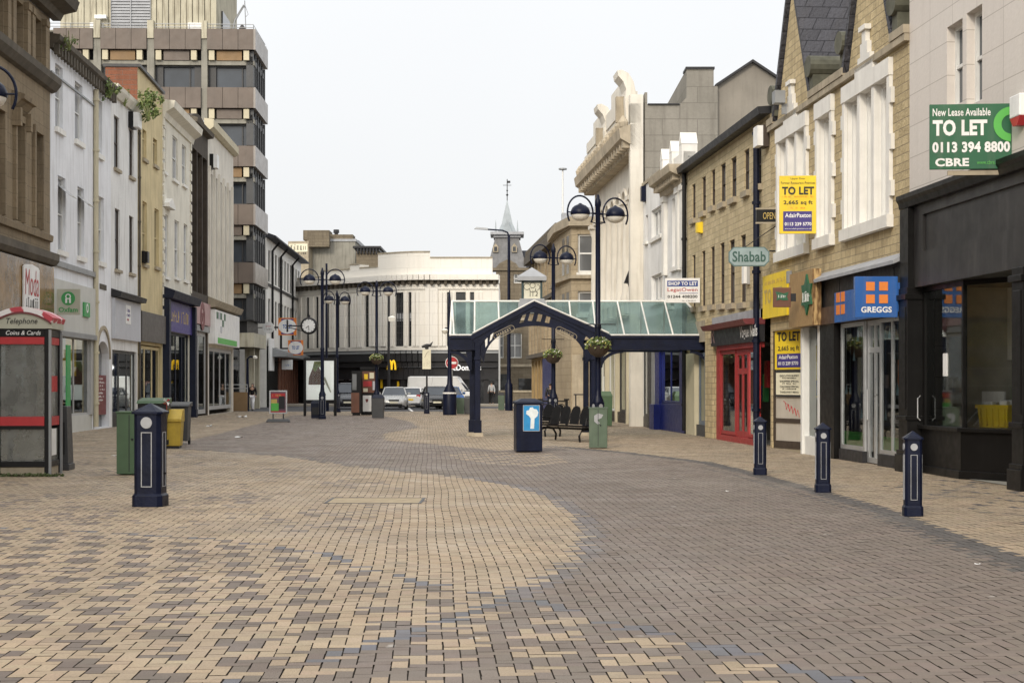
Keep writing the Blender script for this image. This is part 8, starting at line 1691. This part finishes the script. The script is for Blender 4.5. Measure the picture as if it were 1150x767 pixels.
t = thing('planter_guard', 'low black ornamental guard frame around the foot of the lamp behind the canopy', 'guard', (XA(621.5, 61), 61.0, 0), 0)
b = MB()
for s in (-0.5, 0.5): b.box(s-0.05, s+0.05, -0.05, 0.05, 0, ZA(449.5, 61))
for z in (0.35, 0.55, 0.95): b.box(-0.45, -0.17, -0.02, 0.02, z, z+0.05); b.box(0.17, 0.45, -0.02, 0.02, z, z+0.05)
b.box(-0.6, -0.4, -0.08, 0.08, ZA(449.5, 61), ZA(449.5, 61)+0.06); b.box(0.4, 0.6, -0.08, 0.08, ZA(449.5, 61), ZA(449.5, 61)+0.06)
for s in (-0.31, 0.31): b.ring(s, 0.02, 0.75, 0.10, 0.13, 0.04, 16)
b.build('frame', 'black', t)
t = thing('barrier_rail', 'small dark hoop rail against the pale stone wall beyond the bench', 'rail', (XA(652, 74), 74.0, 0), 0)
b = MB(); b.tube([(-0.22, 0, 0), (-0.22, 0, 1.15)], 0.03, 6); b.tube([(0.22, 0, 0), (0.22, 0, 1.15)], 0.03, 6); b.tube([(-0.32, 0, 1.15), (0.32, 0, 1.15)], 0.03, 6); b.build('rail', 'charcoal', t)
t = thing('post', 'dark post with a small round camera head beside the walking woman', 'post', (*G(278, 461.5), 0), 0); Y = t.location.y
b = MB(); b.tube([(0, 0, 0), (0, 0, ZA(425, Y)), (0, 0, ZA(403, Y)), (0.15, 0, ZA(400.5, Y)), (0.4, 0, ZA(401, Y))], [0.10, 0.09, 0.07, 0.06, 0.05], 8); b.build('post', 'navy', t, True); b = MB(); b.lathe(0.46, 0, [(0.02, ZA(402, Y)-0.12), (0.14, ZA(402, Y)-0.03), (0.14, ZA(402, Y)+0.08), (0.02, ZA(402, Y)+0.15)], 10); b.build('head', 'globe', t, True)

# ------------------------------------------------------------------ cars
def car(label, x, y, rz, paint, Lc=4.3, Wc=1.78, Hc=1.46, van=False, glassm='pane_blue'):
    """front of the car faces local -y"""
    t = thing('parked_car' if not van else 'van', label, 'car' if not van else 'van', (x, y, 0), rz); hl, hw = Lc/2, Wc/2
    def section(yy, zb, zt, w0, w1): return [(-w0*0.92, yy, zb), (-w0, yy, zb+0.12), (-w0*1.0, yy, (zb+zt)/2+0.05), (-w1, yy, zt-0.07), (-w1*0.86, yy, zt), (w1*0.86, yy, zt), (w1, yy, zt-0.07), (w0*1.0, yy, (zb+zt)/2+0.05), (w0, yy, zb+0.12), (w0*0.92, yy, zb)]
    hb = 0.94*Hc/1.46
    if van: st = [(-hl, 0.28, 0.75, hw*0.88, hw*0.82), (-hl+0.25, 0.2, 0.98, hw*0.98, hw*0.92), (-hl+0.8, 0.18, 1.12, hw, hw*0.96), (-hl+1.0, 0.18, 1.2, hw, hw*0.96), (hl-0.05, 0.2, 1.2, hw, hw*0.96), (hl, 0.3, 1.2, hw*0.97, hw*0.94)]
    else: st = [(-hl, 0.30, 0.58, hw*0.78, hw*0.70), (-hl+0.12, 0.20, 0.70, hw*0.92, hw*0.80), (-hl+0.55, 0.17, 0.80, hw*0.99, hw*0.88), (-hl+1.25, 0.17, hb, hw, hw*0.90), (0.3, 0.17, hb+0.02, hw, hw*0.92), (hl-0.7, 0.17, hb+0.03, hw, hw*0.90), (hl-0.2, 0.2, hb-0.02, hw*0.96, hw*0.86), (hl, 0.34, hb-0.12, hw*0.84, hw*0.76)]
    b = MB(); S = [section(*q) for q in st]; k = 10
    for q in S: b.v += q
    for i in range(len(S)-1):
        for j in range(k): b.f.append((i*k+j, i*k+(j+1) % k, (i+1)*k+(j+1) % k, (i+1)*k+j)); b.m.append(0)
    b.f.append(tuple(range(k))); b.m.append(0); e = (len(S)-1)*k; b.f.append(tuple(e+j for j in range(k-1, -1, -1))); b.m.append(0)
    b.build('body', paint, t, True)
    if van: y0, y1, y2, y3 = -hl+0.75, -hl+1.45, hl-0.1, hl-0.03
    else: y0, y1, y2, y3 = -hl+1.15, -hl+1.95, hl-0.95, hl-0.25
    zb = hb-0.02 if not van else 1.17; zt = Hc-0.05; wb, wt = hw*0.89, hw*(0.70 if not van else 0.88)
    b = MB(); b.add([(-wb, y0, zb), (wb, y0, zb), (wb, y3, zb), (-wb, y3, zb), (-wt, y1, zt), (wt, y1, zt), (wt, y2, zt), (-wt, y2, zt)], [(4,5,6,7),(0,1,5,4),(1,2,6,5),(2,3,7,6),(3,0,4,7)]); b.build('window', glassm if not van else paint, t)
    b = MB(); b.add([(-wt-0.02, y1-0.06, zt-0.01), (wt+0.02, y1-0.06, zt-0.01), (wt+0.02, y2+0.06, zt-0.01), (-wt-0.02, y2+0.06, zt-0.01), (-wt+0.1, y1+0.12, zt+0.05), (wt-0.1, y1+0.12, zt+0.05), (wt-0.1, y2-0.1, zt+0.05), (-wt+0.1, y2-0.1, zt+0.05)], [(4,5,6,7),(0,1,5,4),(1,2,6,5),(2,3,7,6),(3,0,4,7)])
    for s in (-1, 1):
        for ya, yb in ((y0, y1), (y3, y2)): b.tube([(s*wb, ya, zb), (s*wt, yb, zt)], 0.045, 5)
        ym = (y1+y2)/2; b.tube([(s*wb*1.0, ym+0.1, zb), (s*(wt+0.005), ym, zt)], 0.04, 5)
    b.build('roof', paint, t)
    if van:
        b = MB(); b.quad((-wb*0.92, y0-0.004, zb+0.06), (wb*0.92, y0-0.004, zb+0.06), (wt*0.92, y1-0.06, zt-0.15), (-wt*0.92, y1-0.06, zt-0.15)); b.v = [(x_, y_-0.02, z_) for x_, y_, z_ in b.v]; b.build('windscreen', glassm, t)
    for s in (-1, 1):
        for yy in (-hl+0.82, hl-0.78):
            b = MB(); b.lathe(0, 0, [(0.22, -0.1), (0.30, -0.1), (0.315, -0.06), (0.315, 0.06), (0.30, 0.1), (0.22, 0.1)], 20); b.v = [(s*(hw-0.1)+z_, yy+x_, 0.315+y_) for x_, y_, z_ in b.v]; w_ = b.build('wheel', 'rubber', t, True)
            b = MB(); b.lathe(0, 0, [(0.21, 0.085), (0.21, 0.105), (0.06, 0.11)], 16); b.v = [(s*(hw-0.1)+s*z_, yy+x_, 0.315+y_) for x_, y_, z_ in b.v]; b.build('rim', 'silver', w_)
        zl = 0.66 if not van else 0.82; b = MB(); b.add([(s*hw*0.42, -hl+0.03, zl-0.08), (s*hw*0.80, -hl+0.11, zl-0.06), (s*hw*0.90, -hl+0.42, zl+0.07), (s*hw*0.55, -hl+0.18, zl+0.06), (s*hw*0.42, -hl+0.1, zl-0.08), (s*hw*0.80, -hl+0.3, zl-0.06), (s*hw*0.88, -hl+0.5, zl+0.06), (s*hw*0.55, -hl+0.3, zl+0.05)], [(0,1,2,3),(7,6,5,4),(0,4,5,1),(1,5,6,2),(2,6,7,3),(3,7,4,0)]); b.v = [(x_, y_-0.03, z_) for x_, y_, z_ in b.v]; b.build('headlight', 'silver', t)
        b = MB(); b.add([(s*hw*0.50, hl-0.03, 0.72), (s*hw*0.84, hl-0.1, 0.72), (s*hw*0.84, hl-0.12, 0.92), (s*hw*0.55, hl-0.06, 0.92)], [(0, 1, 2, 3)]); b.v = [(x_, y_+0.03, z_) for x_, y_, z_ in b.v]; b.build('tail_light', 'red', t)
        b = MB(); b.box(s*(hw+0.08)-0.1, s*(hw+0.08)+0.1, y0+0.28, y0+0.38, zb+0.02, zb+0.17); b.build('mirror', paint, t, bevel=0.02)
    b = MB(); b.box(-hw*0.38, hw*0.38, -hl-0.012, -hl+0.08, 0.54, 0.64); b.box(-hw*0.6, hw*0.6, -hl-0.008, -hl+0.1, 0.25, 0.36); b.build('grille', 'black', t); b = MB(); b.box(-0.26, 0.26, -hl-0.025, -hl-0.013, 0.40, 0.51); b.build('number_plate', 'cream_sign', t)
    b = MB(); b.box(-0.26, 0.26, hl+0.003, hl+0.02, 0.52, 0.63); b.build('number_plate', 'arches_yellow', t); return t
car('silver saloon car facing the camera in the road at the end of the street', XA(440, 103), 105.4, R(3), M('silver_paint', (0.42, 0.42, 0.41), 0.3, 0.03, 3, metal=0.4))
car('white saloon car driving away behind the silver car', XA(464, 112), 112.5, R(180-4), M('white_car', (0.72, 0.72, 0.72), 0.3, 0.03, 3), 4.2, 1.74, 1.42)
car('black car half hidden by the notice post', XA(487, 104), 106.5, R(6), M('black_car', (0.012, 0.012, 0.014), 0.25, 0.03, 3), 4.3, 1.78, 1.5)
car('blue car beside the thick-based dark pole', XA(502, 105), 109.0, R(8), M('blue_car', (0.025, 0.075, 0.20), 0.25, 0.03, 3), 4.0, 1.70, 1.48)
car('dark people carrier between the poster panel and the kiosk', XA(388, 104), 106.5, R(3), M('dark_car', (0.03, 0.032, 0.038), 0.25, 0.03, 3), 4.5, 1.85, 1.72)
v = car('white delivery van behind the blue car', XA(497, 114.5), 116.0, R(84), M('white_van', (0.66, 0.66, 0.65), 0.4, 0.04, 3), 5.0, 1.95, 2.2, True)

# ------------------------------------------------------------------ people
def skinmesh(name, V, E, rad, mat, parent, root=0, sub=2):
    me = bpy.data.meshes.new(name); me.from_pydata(V, E, []); o = bpy.data.objects.new(name, me); C.objects.link(o)
    s = o.modifiers.new('skin', 'SKIN'); s.use_smooth_shade = True; me.skin_vertices.new() if not me.skin_vertices else None
    for i, r_ in enumerate(rad): me.skin_vertices[0].data[i].radius = (r_, r_) if not isinstance(r_, tuple) else r_
    me.skin_vertices[0].data[root].use_root = True
    ss = o.modifiers.new('sub', 'SUBSURF'); ss.levels = sub; ss.render_levels = sub
    dg = bpy.context.evaluated_depsgraph_get(); m2 = bpy.data.meshes.new_from_object(o.evaluated_get(dg)); m2.name = name; o.modifiers.clear(); o.data = m2
    m2.materials.clear(); m2.materials.append(mt[mat] if isinstance(mat, str) else mat); o.parent = parent; return o
def person(label, x, y, rz, sc, top, legs_, shoe, stride, hair_long):
    t = thing('person', label, 'person', (x, y, 0), rz); t.scale = (sc, sc, sc); s = stride
    #        pelvis          waist           chest           neck            head base       head top
    V = [(0, 0, 0.93), (0, 0, 1.08), (0, -0.01, 1.27), (0, 0, 1.44), (0, -0.015, 1.53), (0, -0.02, 1.63),
         (0.17, 0, 1.40), (0.23, 0.04, 1.13), (0.24, -0.10, 0.93), (0.24, -0.16, 0.85), (-0.17, 0, 1.40), (-0.23, 0.02, 1.13), (-0.22, 0.08, 0.90), (-0.22, 0.10, 0.82),
         (0.09, 0, 0.88), (0.10, -0.20*s, 0.50), (0.10, -0.24*s, 0.09), (0.10, -0.24*s-0.12, 0.04), (-0.09, 0, 0.88), (-0.10, 0.08*s, 0.49), (-0.10, 0.34*s, 0.10), (-0.10, 0.34*s-0.10, 0.05)]
    E = [(0,1),(1,2),(2,3),(3,4),(4,5),(2,6),(6,7),(7,8),(8,9),(2,10),(10,11),(11,12),(12,13),(0,14),(14,15),(15,16),(16,17),(0,18),(18,19),(19,20),(20,21)]
    rd = [(.13,.10),(.115,.085),(.145,.10),.05,.08,.075,.06,.045,.033,.035,.06,.045,.033,.035,.085,.058,.04,.035,.085,.058,.04,.035]
    skinmesh('body', V, E, rd, 'skin', t)
    ti = [0,1,2,6,7,8,10,11,12]; mp = {v: i for i, v in enumerate(ti)}
    skinmesh('jacket', [V[i] for i in ti], [(mp[a], mp[c]) for a, c in E if a in mp and c in mp], [tuple(q+0.022 for q in rd[i]) if isinstance(rd[i], tuple) else rd[i]+0.02 for i in ti], top, t)
    ti = [0,14,15,16,18,19,20]; mp = {v: i for i, v in enumerate(ti)}
    skinmesh('trousers', [V[i] for i in ti], [(mp[a], mp[c]) for a, c in E if a in mp and c in mp], [(0.14, 0.115) if i == 0 else rd[i]+0.018 for i in ti], legs_, t)
    for a, c in ((16, 17), (20, 21)): skinmesh('shoe', [V[a], tuple(V[c])], [(0, 1)], [0.05, 0.042], shoe, t)
    hv = [(0, 0.0, 1.66), (0, 0.055, 1.60), (0, 0.07, 1.50), (0, 0.075, 1.40)] if hair_long else [(0, -0.0, 1.66), (0, 0.045, 1.61), (0, 0.055, 1.55)]
    skinmesh('hair', hv, [(i, i+1) for i in range(len(hv)-1)], [.085, .095, .08, .06][:len(hv)], 'hair', t)
    return t
x, y = G(283.5, 461.5); person('woman in a black jacket and white trousers walking towards the camera on the left pavement', x, y, R(-6), 1.0, 'black', M('white_jeans', (0.66, 0.66, 0.68), 0.8, 0.06, 5), 'black', 1.0, True)
x, y = XA(552, 121.8), 121.8; person('pedestrian in a pale grey top and black trousers walking away at the far end', x, y, R(186), 1.0, M('grey_top', (0.36, 0.37, 0.38), 0.8, 0.1, 5), 'black', 'black', 0.6, False)
bpy.data.objects['person.001'].location.z = 0.115
x, y = G(618, 458); person('dark-clad figure standing by the blue shopfront seen through the canopy arch', XA(618, 92), 92, R(180), 1.0, 'charcoal', 'navy_flat', 'black', 0.3, False)

# ------------------------------------------------------------------ litter
def litter(label, px, py, s, seed):
    rnd = random.Random(seed); b = MB(); n = 5; x, y = G(px, py)
    vs = [(s*(i/(n-1)-0.5)+rnd.gauss(0, s*0.05), s*0.7*(j/(n-1)-0.5)+rnd.gauss(0, s*0.05), 0.006+abs(rnd.gauss(0, s*0.09))) for i in range(n) for j in range(n)]
    b.add(vs, [(i*n+j, (i+1)*n+j, (i+1)*n+j+1, i*n+j+1) for i in range(n-1) for j in range(n-1)]); o = b.build('litter', 'paper'); o.location = (x, y, 0); o.rotation_euler = (0, 0, rnd.uniform(0, 6)); return tag(o, label, 'litter', 'scraps of white litter')
litter('crumpled white paper scrap on the left pavement below the woman', 272, 468.5, 0.5, 1); litter('white litter scrap near the shop doorway of the fluted building', 235, 479, 0.3, 2)
litter('white litter scrap lying in the grey paving left of the pavement sign', 268.5, 491.5, 0.22, 3); litter('tiny white scrap on the grey paving in front of the middle bollard', 816, 552, 0.07, 4)
litter('tiny white scrap on the grey paving near the right edge', 1098, 634, 0.05, 5); litter('white scrap between the green cabinet and the shops on the left', 128, 512, 0.12, 6)
# ------------------------------------------------------------------ pieces that stand apart become parts of their own
def split_pieces(o, gap=0.03, most=60):
    me = o.data; n = len(me.vertices); par = list(range(n))
    def find(a):
        while par[a] != a: par[a] = par[par[a]]; a = par[a]
        return a
    for p_ in me.polygons:
        v = p_.vertices
        for q in v[1:]: par[find(q)] = find(v[0])
    co = np.array([v.co[:] for v in me.vertices]); rt = np.array([find(i) for i in range(n)]); ids = sorted(set(rt)); box = {i: (co[rt == i].min(0)-gap, co[rt == i].max(0)+gap) for i in ids}
    grp = {i: i for i in ids}
    def fg(a):
        while grp[a] != a: a = grp[a]
        return a
    for i, a in enumerate(ids):
        for c in ids[i+1:]:
            if fg(a) != fg(c) and (box[a][0] <= box[c][1]).all() and (box[c][0] <= box[a][1]).all(): grp[fg(c)] = fg(a)
    gs = {}
    for f in me.polygons: gs.setdefault(fg(rt[f.vertices[0]]), []).append(f)
    if not 1 < len(gs) <= most: return
    base = o.name.split('.')[0]
    new = []
    for fs in gs.values():
        vm = {}; F_ = []; mi = []; sm = []
        for f in fs: F_.append([vm.setdefault(v, len(vm)) for v in f.vertices]); mi.append(f.material_index); sm.append(f.use_smooth)
        m = bpy.data.meshes.new(base); m.from_pydata([tuple(co[v]) for v in vm], [], F_)
        for k in me.materials: m.materials.append(k)
        m.polygons.foreach_set('material_index', mi); m.polygons.foreach_set('use_smooth', sm); m.update(); new.append(m)
    o.data = new[0]
    for m in new[1:]:
        c = o.copy(); c.data = m; C.objects.link(c); c.parent = o.parent
SPLIT = {'beam', 'pilaster', 'badge', 'stone_dressings', 'finial_bracket', 'kneeler', 'red_rail', 'end_block', 'roof_box', 'metal_post', 'modillions', 'bracket', 'pilaster_cap', 'sticker', 'stickers', 'wheels', 'dormer', 'side_window', 'drainpipe', 'rooftop_box', 'horned_finial', 'hanging_decoration', 'plinth', 'parapet_block', 'pier', 'window_frame', 'feet', 'string_course', 'cornice', 'doorway', 'grille', 'dentils', 'timber_shopfront', 'packets', 'white_frame', 'green_strip', 'flank_wall', 'shop_frame', 'blue_shopfront', 'parapet', 'quoins', 'stock'}
for o in list(bpy.data.objects):
    if o.type == 'MESH' and o.parent and o.name.split('.')[0] in SPLIT and not o.children: split_pieces(o)
